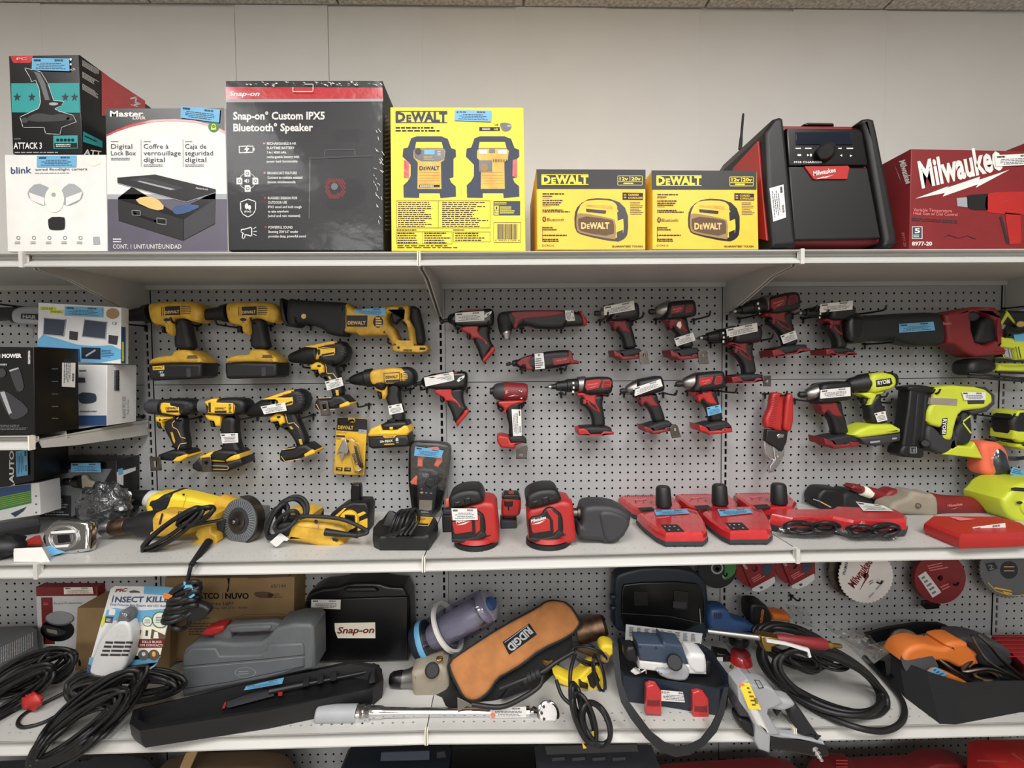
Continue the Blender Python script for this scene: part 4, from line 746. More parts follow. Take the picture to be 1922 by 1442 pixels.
def dwimp(label, what, hk, dx=0, dy=0, batt=False):
    XF[0] = None; r = tool('impact_driver', label, 'impact driver', 'b3', '870,800' if batt else '340,900', group='yellow and black impact drivers'); hooks('z', hk, what)
    if not batt:
        lathe('nose_housing', 'b3', '68,735', '235,745', YT, YT, '0,22 .1,48 .25,62 .3,72 .9,76 1,76', 'dgr', r)
        slab('motor_housing', 'b3', '200,670 320,660 500,670 550,720 540,790 450,830 250,830 205,800', 'blk', r, G, .066, bv=.014, sm=1)
        slab('housing_shell', 'b3', '240,700 270,692 335,695 345,720 425,735 430,810 400,825 250,800 232,750', 'yel', r, G, .069, bv=.006)
        slab('handle_shell', 'b3', '178,835 340,832 350,850 290,870 240,890 240,950 225,900 180,875', 'yel', r, G, .044, bv=.006)
        slab('trigger', 'b3', '195,880 235,890 240,950 215,950 195,920', 'blk', r, G, .022)
        slab('handle', 'b3', '345,830 450,830 440,950 470,1080 465,1170 340,1160 320,1080 250,960 250,890', 'blk', r, G, .038, bv=.012, sm=1)
        q = Pr(fp(.0385)); q.line('b3', '385,840 325,900 330,935 375,960 410,1035 450,1045', 7, 'gld', 1); q.line('b3', '460,1090 400,1100 380,1150', 8, 'gld', 1); q.poly('b3', '308,985 330,985 355,1070 345,1100 325,1050', 'amb', 1); q.build('grip_trim', r)
        slab('foot', 'b3', '210,1200 330,1155 470,1160 500,1195 420,1255 320,1260 215,1250', 'blk', r, G, .07, bv=.01); slab('battery_rail', 'b3', '350,1262 400,1215 490,1190 505,1215 430,1262', 'yel', r, G, .073, bv=.004)
        slab('belt_clip', 'b3', ['215,1200 315,1195 325,1325 225,1330', '245,1240 280,1235 290,1290 255,1295'], 'dst', r, G, .004, off=.044, bv=.001)
        q = Pr(fp(.0695)); q.text('b3', 'DEWALT', 262, 768, 382, 762, 22, 'dtx', 1, .03); q.poly('b3', '268,775 385,775 385,795 268,795', 'dtx', 1); q.poly('b3', '390,790 430,765 432,780 425,800 400,805', 'dtx', 1); q.build('housing_print', r)
        slab('rear_cap', 'b3', '445,720 530,690 555,730 545,760 460,790', 'rub', r, G, .069, bv=.008)
    else:
        lathe('nose_housing', 'b3', '580,730', '705,735', YT, YT, '0,30 .15,50 .25,72 .9,80 1,82', 'gry', r)
        slab('motor_housing', 'b3', '700,690 770,655 990,655 1050,700 1045,780 960,830 720,830 690,760', 'blk', r, G, .066, bv=.014, sm=1)
        slab('housing_shell', 'b3', '655,690 720,662 790,655 780,690 940,695 970,730 955,790 930,808 740,805 690,800 695,740', 'yel', r, G, .069, bv=.006)
        slab('handle_shell', 'b3', '655,820 810,815 800,925 755,928 740,880 690,870 665,845', 'yel', r, G, .044, bv=.006); slab('trigger', 'b3', '700,865 740,880 745,935 715,930', 'blk', r, G, .022)
        slab('handle', 'b3', '810,830 945,830 940,960 960,1100 1000,1180 990,1210 830,1250 740,1200 820,1140 790,960', 'blk', r, G, .04, bv=.012, sm=1)
        slab('foot', 'b3', '615,1215 720,1170 1000,1190 1010,1250 850,1270 620,1265', 'yel', r, G, .072, bv=.008); slab('foot_boot', 'b3', '700,1185 800,1150 960,1160 990,1190 870,1270 720,1260', 'blk', r, G, .074, bv=.01)
        slab('battery', 'b3', '545,1290 615,1225 650,1270 860,1275 1015,1225 1030,1290 880,1362 600,1362 545,1330', 'blk', r, G, .078, bv=.008)
        q = Pr(fp(.0785)); q.line('b3', '632,1312 640,1308 860,1315 870,1328 860,1348 635,1340', 6, 'gld', 1, True); q.build('battery_trim', r)
        slab('belt_clip', 'b3', ['705,1205 795,1195 805,1335 715,1340', '735,1240 765,1238 768,1270 738,1270'], 'dst', r, G, .004, off=.047, bv=.001)
        q = Pr(fp(.0695)); q.text('b3', 'DEWALT', 740, 768, 845, 764, 20, 'dtx', 1, .03); q.poly('b3', '735,778 850,776 850,800 737,800', 'dtx', 1); q.micro('b3', '870,712 900,712 900,800 870,800', 7, 'dtx', 1, .6)
        for i in range(3): q.line('b3', f'{918+i*14},{715+i*3} {918+i*14},{785-i*8}', 5, 'dtx', 1)
        q.poly('b3', '675,700 698,700 698,795 678,790', 'dtx', 1); q.build('housing_print', r)
        stk(r, 'b3', '790,1000 960,995 965,1085 808,1095', Y(YT-.021), 'wht')
    return r
dwimp('leftmost lower yellow impact driver without battery, beside the left upright', 'the leftmost lower impact driver', '268,781')
dwimp('yellow impact wrench with a battery pack and a white paper tag round the handle', 'the impact wrench with a battery', '376,783', batt=True)
r = tool('cordless_drill', 'yellow drill with a big lettered battery beside the centre upright', 'drill', 'b4', '1450,450', '1655,538 1240,690', 'the yellow drill with the big battery')
lathe('chuck', 'b4', '1010,455', '1285,420', YT, YT, '0,8 .12,14 .15,30 .3,50 .5,66 .7,76 .75,90 1,92', 'blk', r)
slab('motor_housing', 'b4', '1250,370 1300,340 1550,318 1640,312 1700,360 1715,430 1690,490 1600,530 1430,480 1400,560 1300,530 1270,450', 'blk', r, G, .068, bv=.016, sm=1)
slab('housing_shell', 'b4', '1255,370 1300,338 1550,315 1640,360 1665,410 1640,460 1560,475 1440,490 1380,480 1290,500 1258,450', 'amb', r, G, .071, bv=.01, sm=1)
slab('handle_shell', 'b4', '1290,490 1430,490 1430,590 1405,640 1380,640 1370,570 1310,550', 'amb', r, G, .044, bv=.006); slab('trigger', 'b4', '1325,560 1370,565 1380,630 1350,640 1335,600', 'blk', r, G, .022)
slab('handle', 'b4', '1435,480 1560,480 1545,620 1590,760 1600,880 1370,880 1480,850 1460,760 1410,640 1430,590', 'blk', r, G, .04, bv=.012, sm=1)
slab('foot', 'b4', '1365,890 1450,865 1620,855 1640,900 1580,940 1390,945', 'blk', r, G, .075, bv=.01)
slab('battery_shell', 'b4', '1240,990 1270,930 1370,885 1390,945 1530,940 1600,890 1640,900 1660,960 1630,1000 1260,1012', 'yel', r, G, .08, bv=.008); slab('battery', 'b4', '1245,1005 1640,990 1662,1050 1655,1105 1290,1130 1250,1110', 'blk', r, G, .084, bv=.008)
q = Pr(fp(.0845)); q.text('b4', '20v', 1352, 1074, 1398, 1070, 20, 'wht', 1, .03); q.text('b4', 'MAX', 1406, 1072, 1482, 1066, 24, 'wht', 1, .03); q.text('b4', '8', 1510, 1060, 1538, 1058, 30, 'wht', 1, .03); q.text('b4', 'AH', 1514, 1078, 1538, 1076, 9, 'wht', 1); q.poly('b4', '1378,1005 1520,1000 1490,1025 1400,1030', 'yel', 1); q.text('b4', 'LITHIUM', 1398, 1026, 1488, 1022, 13, 'dtx', 2, .02); q.poly('b4', '1390,1098 1400,1086 1490,1082 1500,1092', 'amb', 1); q.build('battery_print', r)
q = Pr(fp(.0715)); q.line('b4', '1392,378 1545,370 1548,465 1395,472', 5, 'dtx', 1, True); q.text('b4', 'DEWALT', 1410, 432, 1532, 424, 26, 'dtx', 1, .03); q.poly('b4', '1410,448 1548,440 1548,458 1412,466', 'dtx', 1)
for i in range(4): q.line('b4', f'1590,{370+i*22} 1640,{376+i*20}', 6, 'dtx', 1)
q.micro('b4', '1558,375 1582,375 1582,465 1558,465', 8, 'dtx', 1, .6); q.build('housing_print', r); q = Pr(fp(.0445)); q.disc('b4', 1388, 530, 18, 'dtx', 1, 11); q.build('switch', r); q = Pr(fp(.0755)); q.poly('b4', '1448,918 1482,916 1482,942 1450,942', 'yel', 1); q.build('gauge', r)
stk(r, 'b4', '1432,706 1568,680 1590,768 1448,795', Y(YT-.021))
# utility knife card
r = tool('knife_blister_pack', 'utility knife on a small black and yellow hang card', 'knife', 'b4', '1060,1380', None, None, None, -.03)
g = Y(-.03); slab('card', 'b4', ['925,825 935,815 1215,835 1228,850 1195,1390 1185,1402 900,1385 890,1375', '1035,850 1060,840 1085,838 1100,858 1090,868 1075,860 1055,868 1040,866'], 'yel', r, g, .003, bv=.0005)
q = Pr(Y(-.0318)); q.poly('b4', '926,826 1030,822 1034,850 1042,870 1090,872 1104,860 1100,830 1214,838 1226,850 1222,970 916,952', 'blk', 1); q.text('b4', 'DEWALT', 930, 936, 1084, 942, 34, 'yel', 2, .035); q.poly('b4', '1138,940 1220,946 1218,985 1135,980', 'lgr', 2); q.text('b4', 'EA', 1165, 968, 1190, 969, 14, 'ltx', 3); q.poly('b4', '915,998 1002,1002 998,1020 913,1016', 'dtx', 1); q.micro('b4', '918,1022 985,1026 982,1045 918,1040', 2, 'dtx'); q.micro('b4', '920,960 1050,965 1048,985 920,982', 2, 'brn')
q.poly('b4', '910,1320 978,1322 975,1362 908,1358', 'dtx', 1); q.poly('b4', '995,1322 1062,1325 1060,1365 993,1362', 'dtx', 1); q.poly('b4', '920,1335 960,1328 965,1345', 'gld', 2); q.poly('b4', '1005,1340 1045,1332 1050,1348', 'gld', 2); q.micro('b4', '912,1350 975,1352 975,1360 912,1358', 1, 'yel', 2); q.build('card_print', r)
slab('knife_handle', 'b4', '1010,1045 1060,1025 1100,1050 1130,1110 1180,1330 1165,1365 1110,1370 1085,1300 1060,1180 1030,1090', 'amb', r, Y(-.044), .02, bv=.005, sm=1); slab('rubber_inlay', 'b4', '1098,1090 1125,1110 1180,1325 1150,1310 1115,1180', 'blk', r, Y(-.044), .022, bv=.002)
slab('knife_head', 'b4', '985,1050 1015,1035 1045,1140 1030,1195 1000,1180 960,1165 925,1195 945,1130', 'stl', r, Y(-.044), .014, bv=.002); slab('blade', 'b4', '945,1185 1000,1180 970,1265 955,1250 960,1215', 'stl', r, Y(-.044), .002); slab('handle_butt', 'b4', '1100,1345 1178,1325 1182,1350 1160,1368 1105,1372', 'stl', r, Y(-.044), .021)
q = Pr(Y(-.0555)); q.text('b4', 'DEWALT', 1068, 1188, 1108, 1308, 30, 'dtx', 1, .03); q.disc('b4', 1028, 1058, 14, 'dtx', 1); q.build('handle_print', r)
slab('blister', 'b4', '905,1010 1100,1010 1200,1080 1190,1385 905,1370', 'film', r, Y(-.03), .03, off=.029, bv=.006)
hooks('b4', '1068,856', 'the utility knife card')
# tin snips
r = tool('tin_snips', 'tin snips with red ridged grips hanging jaws down', 'snips', 'b7', '630,1100', '545,798', 'the tin snips')
slab('grip', 'b7', '580,800 600,785 660,790 672,810 660,1080 620,1075 570,1050 540,1060 525,1000 545,950 570,900', 'oran' if 0 else 'red', r, G, .026, bv=.008, sm=1); slab('grip', 'b7', '690,810 715,790 745,800 745,950 740,1030 720,1085 665,1070 672,990', 'red', r, G, .026, bv=.008, sm=1)
for i in range(12): q = Pr(fp(.0265)); 
q = Pr(fp(.0262)); [q.line('b7', f'{606-i*2.2},{830+i*18} {645-i*2},{820+i*18}', 4, 'dred', 1) for i in range(12)]; q.build('grip_ridges', r)
slab('pivot_plate', 'b7', '545,1065 705,1075 695,1160 660,1230 620,1210 535,1150', 'blk', r, G, .02, bv=.004)
slab('blade', 'b7', '590,1155 640,1230 685,1210 680,1260 650,1320 600,1385 570,1390 572,1340 610,1290', 'stl', r, G, .012, bv=.003); slab('blade', 'b7', '530,1130 590,1160 600,1230 610,1290 575,1300 545,1260 530,1220', 'stl', r, Y(YT+.008), .012, bv=.003)
cyl('pivot_bolt', at(1300+640/4.006, 540+1270/4.006, YT-.004), at(1300+640/4.006, 540+1270/4.006, YT-.013), .004, 'pew', r); slab('latch', 'b7', '615,1105 640,1095 672,1100 665,1125 625,1130', 'chr', r, G, .024, bv=.002)
# red reciprocating saw
r = tool('reciprocating_saw', 'long dark reciprocating saw with a red rear handle and a blue tag', 'saw', 'b8', '700,250', '270,365 1100,330', 'the long red-handled saw')
slab('boot', 'b8', '100,150 150,125 240,140 560,120 800,110 870,130 900,360 800,385 640,375 480,330 260,345 220,360 130,360 100,300', 'gblk' if 0 else 'blk', r, G, .078, bv=.018, sm=1)
slab('nose_ring', 'b8', '100,160 140,125 230,130 265,170 260,290 225,355 130,362 100,300', 'gblk', r, G, .082, bv=.018, sm=1)
slab('body', 'b8', ['870,130 960,100 1120,70 1280,75 1320,120 1310,250 1320,370 1370,410 1360,450 1120,470 1040,430 960,370 900,360', '1085,130 1200,110 1280,180 1300,330 1200,375 1120,350 1090,250'], 'dred', r, G, .07, bv=.012)
slab('inner_grip', 'b8', '1180,170 1300,130 1310,240 1310,350 1180,372 1120,350 1150,270', 'rub', r, G, .05, bv=.012, sm=1); lathe('dial', 'b8', '1120,145', '1122,146', YT, YT-.04, '0,40 .8,40 1,30', 'blk', r)
q = Pr(fp(.0705)); q.text('b8', 'Milwaukee', 885, 215, 955, 208, 26, 'pnk', 1); q.build('logo', r); stk(r, 'b8', '540,205 815,186 828,255 542,275', Y(YT-.04), 'sky')
# lime drill
r = tool('cordless_drill', 'lime green drill with a white-lettered black badge', 'drill', 'b8', '330,800', '215,770 560,745', 'the lime green drill')
lathe('chuck', 'b8', '130,690', '345,665', YT, YT, '0,36 .1,52 .4,64 .45,72 .9,78 1,80', 'blk', r); 
slab('motor_housing', 'b8', '290,605 400,588 470,592 505,630 508,690 470,725 390,745 330,760 300,740', 'lime', r, G, .064, bv=.014, sm=1)
slab('badge', 'b8', '355,650 480,632 495,680 470,700 360,712', 'gblk', r, G, .066, bv=.003); q = Pr(fp(.0662)); q.text('b8', 'RYOBI', 370, 690, 472, 674, 30, 'wht', 1, .04, .1); q.build('logo', r); slab('rear_cap', 'b8', '410,590 470,588 508,630 510,690 495,700 490,630 465,610', 'blk', r, G, .066, bv=.006)
slab('handle_shell', 'b8', '215,760 330,745 420,735 400,760 350,770 310,850 285,850 300,800', 'lime', r, G, .044, bv=.006); slab('trigger', 'b8', '235,795 292,785 295,840 260,850 240,835', 'blk', r, G, .022)
slab('handle', 'b8', '345,770 400,750 395,830 440,900 450,985 390,1010 305,990 300,900 285,850', 'blk', r, G, .04, bv=.012, sm=1)
slab('foot', 'b8', '130,1085 200,1040 300,1005 460,1000 525,1035 525,1065 400,1085 200,1110', 'lime', r, G, .078, bv=.01); slab('battery', 'b8', '190,1105 400,1085 528,1070 525,1130 440,1150 340,1175 240,1160', 'dgr', r, G, .074, bv=.008)
q = Pr(fp(.0745)); q.poly('b8', '310,1140 390,1132 390,1145 312,1155', 'lgr', 1); q.poly('b8', '485,1112 522,1108 522,1120 486,1125', 'lgr', 1); q.build('battery_print', r); stk(r, 'b8', '343,915 432,897 448,970 370,988', Y(YT-.0215))
# nailer
r = tool('brad_nailer', 'lime and grey brad nailer with a tall black magazine', 'nailer', 'b8', '850,950', '1150,925 600,745', 'the lime brad nailer')
slab('magazine', 'b8', '610,715 800,745 770,830 735,1100 720,1260 690,1270 540,1245 550,1160 590,900', 'gblk' if 0 else 'blk', r, G, .045, bv=.006); slab('magazine_rib', 'b8', '665,760 690,762 650,1170 625,1165', 'rub', r, G, .05, bv=.003); slab('magazine_rib', 'b8', '725,770 745,772 710,1150 690,1150', 'rub', r, G, .05, bv=.003)
slab('magazine_foot', 'b8', '535,1200 560,1165 715,1180 722,1240 700,1270 560,1262 530,1240', 'blk', r, G, .056, bv=.008); q = Pr(fp(.0565)); q.line('b8', '630,1185 680,1185 680,1232 630,1232', 5, 'lgr', 1, True); q.text('b8', '18', 640, 1225, 670, 1225, 30, 'lgr', 1); q.build('foot_print', r)
slab('nose', 'b8', '585,705 700,690 850,715 860,740 790,765 600,735', 'blk', r, G, .05)
slab('body', 'b8', '790,720 830,705 940,690 1040,700 1180,705 1260,760 1265,830 1200,880 1080,890 1000,900 960,1010 940,1130 880,1130 850,1100 870,1030 740,1000 745,900 760,870 785,800', 'lime', r, G, .062, bv=.01, sm=1)
slab('rear_bumper', 'b8', '1120,705 1200,705 1270,770 1270,840 1210,900 1100,925 1060,900 1190,870 1245,820 1240,770 1190,725', 'dgr', r, G, .065, bv=.004); slab('side_plate', 'b8', '800,790 1010,800 1005,860 790,845', 'sand', r, G, .0635, bv=.002); slab('cover', 'b8', '1075,775 1230,780 1225,845 1085,850', 'dgr', r, G, .0635, bv=.004)
slab('lower_body', 'b8', '740,1010 790,1015 860,1080 950,1120 965,1000 960,1180 890,1240 800,1225 730,1150', 'dgr', r, G, .058, bv=.01, sm=1); slab('badge', 'b8', '885,955 930,950 920,1090 870,1088', 'gblk', r, G, .0635, bv=.002); q = Pr(fp(.0637)); q.text('b8', 'RYOBI', 892, 960, 884, 1078, 28, 'wht', 1, .04); q.build('logo', r)
slab('trigger', 'b8', '960,930 1015,925 1020,990 975,1000', 'blk', r, G, .03); slab('handle', 'b8', '1030,900 1100,890 1110,1000 1118,1100 1080,1170 965,1165 975,1050 1020,990', 'rub', r, G, .045, bv=.014, sm=1); q = Pr(fp(.0455)); q.line('b8', '1105,940 1045,985 1110,1070', 12, 'lime', 1); q.build('grip_trim', r)
slab('battery_rail', 'b8', '870,1240 960,1170 1090,1175 1115,1140 1185,1275', 'lime', r, G, .06, bv=.006); stk(r, 'b8', '1040,745 1230,748 1232,810 1058,812', Y(YT-.0345))
lathe('depth_knob', 'b8', '750,1155', '751,1155', YT-.025, YT-.04, '0,32 .8,32 1,24', 'blk', r)
# far right lime things
r = tool('hanging_pack', 'black and lime packed item hanging at the upper right margin', 'package', 'e6', '750,450', '700,255', 'the black and lime pack'); g = Y(-.06)
slab('pouch', 'e6', '540,310 620,280 1100,290 1100,600 600,600 540,420', 'blk', r, g, .04, bv=.01); slab('strap', 'e6', '690,285 710,340 600,510 575,500', 'lime', r, g, .046, bv=.003); slab('strap', 'e6', '700,300 800,440 785,460 690,345', 'lime', r, g, .046, bv=.003)
slab('buckle', 'e6', '640,450 690,460 650,520 600,515', 'lgr', r, g, .045); lathe('lamp', 'e6', '885,450', '886,451', -.085, -.1, '0,40 .8,40 1,30', 'gld', r); slab('label', 'e6', '760,560 1100,550 1100,650 780,660', 'sky', r, g, .05, bv=.002)
r = tool('corded_lime_tool', 'lime and black tool with a looped cord at the right margin', 'power tool', 'e6', '800,800', '560,880', 'the lime tool with looped cord')
slab('body', 'e6', '595,605 760,625 1200,680 1200,900 790,890 770,760 600,740', 'lime', r, G, .08, bv=.01); slab('guard', 'e6', '600,640 660,660 750,740 780,890 640,870 590,760', 'chr', r, G, .06, bv=.004); slab('lower_body', 'e6', '560,930 1200,940 1200,1040 560,1030', 'lime', r, G, .07, bv=.008); slab('motor_end', 'e6', '230,900 400,860 570,900 570,1040 300,1090 210,1050', 'blk', r, G, .07, bv=.02, sm=1)
q = Pr(fp(.0805)); q.line('e6', '830,730 860,870', 8, 'dtx', 1); q.line('e6', '865,730 895,865', 8, 'dtx', 1); q.poly('e6', '800,560 1100,555 1100,650 820,660', 'sky', 1); q.build('housing_print', r)
tube('cord', [path('e6', '250,1060,-.1 500,1080,-.12 800,1110,-.12 1200,1150,-.1'), path('e6', '240,1090,-.1 520,1120,-.12 900,1150,-.12 1200,1165,-.1'), path('e6', '560,890,-.12 800,905,-.13 1200,920,-.12'), path('e6', '580,1035,-.12 800,1050,-.13 1200,1060,-.12'), path('e6', '700,540,-.12 850,560,-.12 1100,500,-.12')], .0035, 'crd', r)
r = tool('lime_tool', 'black and lime rounded tool body hanging low at the right margin', 'power tool', 'e7', '680,250', '600,110', 'the rounded lime tool body')
slab('body', 'e7', '570,40 620,-30 700,-60 1000,-60 1000,330 650,320 590,280 575,150', 'blk', r, G, .07, bv=.016, sm=1); slab('lime_band', 'e7', '590,170 1000,180 1000,320 660,315 590,270', 'lime', r, G, .076, bv=.01); slab('lime_base', 'e7', '635,330 1000,335 1000,420 700,400 640,370', 'lime', r, G, .07, bv=.01); slab('lime_arch', 'e7', '610,0 640,-60 760,-65 760,-40 660,-30 640,10', 'lime', r, G, .074, bv=.004)
tube('cord', [path('e7', '520,500,-.08 640,520,-.09 800,500,-.08'), path('e7', '580,490,-.08 700,500,-.09 850,480,-.08')], .004, 'crd', r)
r = tool('wrapped_red_tool', 'small red tool bundled in shiny clear plastic at the right margin', 'power tool', 'e7', '400,520', '330,290', 'the plastic-wrapped red tool')
slab('body', 'e7', '230,330 330,300 480,320 550,420 570,540 560,620 470,700 380,720 240,680 250,500', 'oran', r, G, .06, bv=.016, sm=1); slab('grip', 'e7', '375,400 440,370 520,440 540,520 590,680 590,735 380,735 380,640 340,540', 'navy', r, G, .066, bv=.01, sm=1)
c = at(*P('e7', '400,520')[0], YT); k_ = .0027; blob('plastic_wrap', c, (.055, .045, .062), 'film', r, .25, 3, 3)
q = Pr(fp(.093)); q.poly('e7', '640,605 765,650 900,690 900,745 760,745 595,690', 'sky', 1); q.poly('e7', '360,745 620,735 590,780 430,850 395,835', 'sky', 1); q.micro('e7', '650,620 760,655 750,700 620,680', 3); q.build('price_sticker', r)
XF[0] = None
FRONT[0] = 0
# ---------- helpers for things standing on a shelf ----------
def W(lv, k, s):
    """'x,y,h ...' -> points h metres above the shelf surface"""
    o = []
    for w in s.split():
        v = w.split(','); x, y = P(k, f'{v[0]},{v[1]}')[0]; o.append(on(lv, x, y, float(v[2]) if len(v) > 2 else 0))
    return o
def yd(lv, k, s): return W(lv, k, s)[0].y
def podium(name, lv, k, pts, m, par, prof=((0, 1.0), (.5, 1.04), (.9, 1.02), (1, .96)), m2=None, lo=0):
    t = W(lv, k, pts); cx = sum(p.x for p in t)/len(t); cy = sum(p.y for p in t)/len(t); rings = []
    for f, s in prof:
        rings.append([V((cx+(p.x-cx)*s, cy+(p.y-cy)*s, shz(lv, p.x)+lo+(p.z-shz(lv, p.x)-lo)*f)) for p in t])
    return loft(name, rings, m, par, .5)
def rest(lv, x, y, yy, r):
    p = at(x, y, yy)
    if lv is None or p.z > shz(lv, p.x)+r: return p
    q = on(lv, x, y, r)
    return q if q.y > -DF-.004 else at(x, y, min(yy, -DF-.012-r))
def coil(name, loops, r, m, par, seed=1, lv=None):
    """loops: (k, cx, cy, rx, ry, angle, depth, n, spread) rings of cable with natural variation"""
    rn = random.Random(seed); ps = []
    for k, cx, cy, rx, ry, an, y, n, sp in loops:
        for i in range(n):
            a, b = rx+rn.uniform(-sp, sp), ry+rn.uniform(-sp, sp)*.7; ox, oy = cx+rn.uniform(-sp, sp)*.6, cy+rn.uniform(-sp, sp)*.5; yy = y+rn.uniform(-1, 1)*.012; p = []
            for j in range(17):
                g = 2*PI*j/16; u, v = a*math.cos(g), b*math.sin(g); x_, y_ = P(k, f'{ox+u*math.cos(an)-v*math.sin(an)},{oy+u*math.sin(an)+v*math.cos(an)}')[0]
                p.append(rest(lv, x_, y_, yy+.01*math.sin(g*2+i), r*(1+1.6*(i % 3))))
            ps.append(p)
    return tube(name, ps, r, m, par, 3, 7)
def flatp(h, lv=1): return Pl((0, 0, shz(lv, 0)+h), (0, 0, 1))
# ---------- left bay: extra shelf ----------
y4 = yd(4, 'a6', '725,1188')
r, q = carton('white_carton', 'plain white carton with a side barcode, under the solar light box', 'box', 'a6', '300,775 725,776 722,1186 300,1188', y4, .1, 'ppr')
q.poly('a6', '300,1118 720,1118 720,1184 300,1184', 'blue', 1); q.micro('a6', '535,805 600,805 600,825 535,825', 1); q.poly('a6', '530,860 575,862 578,895 530,895', 'ltx', 2); q.poly('a6', '530,960 640,965 655,990 650,1030 560,1040 530,1020', 'ltx', 2, 1); q.micro('a6', '540,1080 695,1080 695,1100 540,1100', 1, 'gry'); q.build('front_print', r)
x_ = at(*P('a6', '725,900')[0], y4).x; q = Pr(Pl((x_+.001, 0, 0), (1, 0, 0))); q.bars('a6', '775,810 810,810 810,950 775,950', 3); q.micro('a6', '775,812 812,812 812,948 775,948', 22, 'ltx', 2, .5); q.text('a6', 'RoHS FC CE', 850, 1135, 850, 990, 22, 'ltx', 2); q.text('a6', 'Made in China', 872, 1110, 872, 1010, 12, 'ltx', 2); q.build('side_print', r)
r, q = carton('solar_light_box', 'blue and white carton picturing two solar panel lights with a blue tag', 'box', 'a6', '258,353 820,386 817,768 252,748', y4+.012, .026, 'ppr')
q.poly('a6', '255,560 400,600 560,650 818,640 817,766 252,746', 'sky', 1, 1); q.poly('a6', '252,650 540,668 545,755 252,742', 'blue', 2)
q.poly('a6', '270,382 375,384 375,405 270,402', 'lime', 2); q.poly('a6', '335,403 430,406 430,428 335,424', 'lime', 2); q.text('a6', 'SOLAR', 285, 400, 360, 401, 14, 'dtx', 3); q.text('a6', 'PANEL', 345, 422, 420, 424, 14, 'dtx', 3)
for s in ('298,458 445,470 430,580 292,568', '572,468 722,486 712,600 555,582'): q.poly('a6', s, 'ltx', 3); q.line('a6', s, 5, 'lgr', 4, True)
q.poly('a6', '470,545 528,552 522,610 468,602', 'dgr', 3); q.poly('a6', '735,572 800,580 790,640 732,630', 'dgr', 3); q.disc('a6', 762, 428, 44, 'brn', 2, 36); q.text('a6', 'CE', 758, 502, 790, 504, 18, 'ltx', 2); q.poly('a6', '550,656 680,660 680,738 550,732', 'navy', 3); q.line('a6', '585,712 640,678', 12, 'lgr', 4); q.micro('a6', '685,670 775,674 775,728 685,724', 5, 'blue', 3); q.build('front_print', r)
x_ = at(*P('a6', '819,600')[0], y4+.012).x; q = Pr(Pl((x_+.001, 0, 0), (1, 0, 0))); q.poly('a6', '820,392 850,400 850,765 820,765', 'blue', 1); q.poly('a6', '825,620 838,620 838,750 825,750', 'lime', 2); q.build('side_print', r)
stk(r, 'a6', '438,378 696,386 694,452 436,440', Y(y4+.0095), 'sky')
r, q = carton('trimmer_box', 'glossy black carton picturing a body trimmer on the extra shelf at far left', 'box', 'a6', '-300,648 228,655 235,1250 -300,1262', -.357, .112, 'gblk', bv=.001)
q.text('a6', 'LAWN MOWER', -100, 728, 146, 726, 26, 'wht', 2, .04); q.micro('a6', '-60,765 85,765 85,780 -60,782', 1, 'lgr', 2, .8); q.text('a6', 'MANSCAPED', 190, 680, 190, 770, 14, 'wht', 2, .03)
q.poly('a6', '60,808 128,788 150,860 165,940 120,965 95,910', 'dgr', 2, 1); q.poly('a6', '62,810 125,792 128,800 66,822', 'lgr', 3); q.poly('a6', '-20,960 30,940 190,1060 185,1110 100,1150 60,1130', 'dgr', 2, 1); q.poly('a6', '0,960 30,955 80,1100 60,1110', 'lgr', 3); q.disc('a6', 10, 830, 30, 'dgr', 3); q.micro('a6', '-60,1180 200,1178 200,1215 -60,1218', 4, 'gry'); q.build('front_print', r)
x_ = at(*P('a6', '232,900')[0], -.357).x; pl = Pl((x_+.001, 0, 0), (1, 0, 0)); q = Pr(pl)
for y in (795, 880, 965, 1050, 1130): q.micro('a6', f'350,{y} 410,{y} 410,{y+14} 350,{y+14}', 1, 'gry')
q.build('side_print', r); stk(r, 'a6', '422,684 512,692 508,928 418,922', pl, 'wht')
r = tool('tool_pack', 'white-backed dark tool pack hanging high behind the solar light box', 'package', 'e1', '350,650', None); slab('body', 'e1', '-100,560 200,560 260,550 480,545 900,560 900,800 500,795 220,770 150,720 -100,745', 'blk', r, Y(-.04), .03); slab('shell', 'e1', '205,640 260,570 420,540 900,545 900,800 480,795 250,775 215,730', 'lgr', r, Y(-.045), .03, bv=.008, sm=1)
q = Pr(Y(-.061)); q.poly('e1', '285,640 700,650 700,740 280,708', 'gblk', 1); q.text('e1', 'HAR', 305, 700, 490, 712, 44, 'lgr', 2, .05); q.build('label_print', r); hooks('e1', '400,560', 'the dark pack at upper left'); tube('hanger', [path('e1', '330,830,-.05 420,840,-.05 450,880,-.05 445,960,-.05')], .002, 'lgr', r)
# left bay, middle shelf
r, q = carton('air_hammer_box', 'dark carton picturing an air hammer, with a blue tag and a white end flap', 'box', 'c1', '335,205 1000,205 1000,690 335,690', -.09, .085, 'gblk')
q.poly('c1', '340,282 960,275 880,420 740,500 720,640 610,690 612,505 340,500', 'gry', 1); q.text('c1', 'SDS', 385, 470, 528, 466, 36, 'wht', 2, .04); q.poly('c1', '345,505 608,505 608,685 345,690', 'dtx', 2); q.micro('c1', '385,530 590,530 590,680 385,680', 7, 'lgr', 3, .5); q.text('c1', 'Chicago', 455, 242, 560, 242, 20, 'wht', 2); q.text('c1', 'Pneumatic', 455, 262, 592, 262, 16, 'wht', 2); q.disc('c1', 425, 245, 22, 'dred', 2); q.build('front_print', r)
lathe('pictured_anvil', 'c1', '560,385', '720,385', -.092, -.1, '0,30 .4,30 .45,20 .6,52 1,60', 'gblk', r); slab('pictured_collar', 'c1', '700,330 740,325 770,370 830,390 825,440 770,450 700,440', 'sand', r, Y(-.1), .012, bv=.004, sm=1)
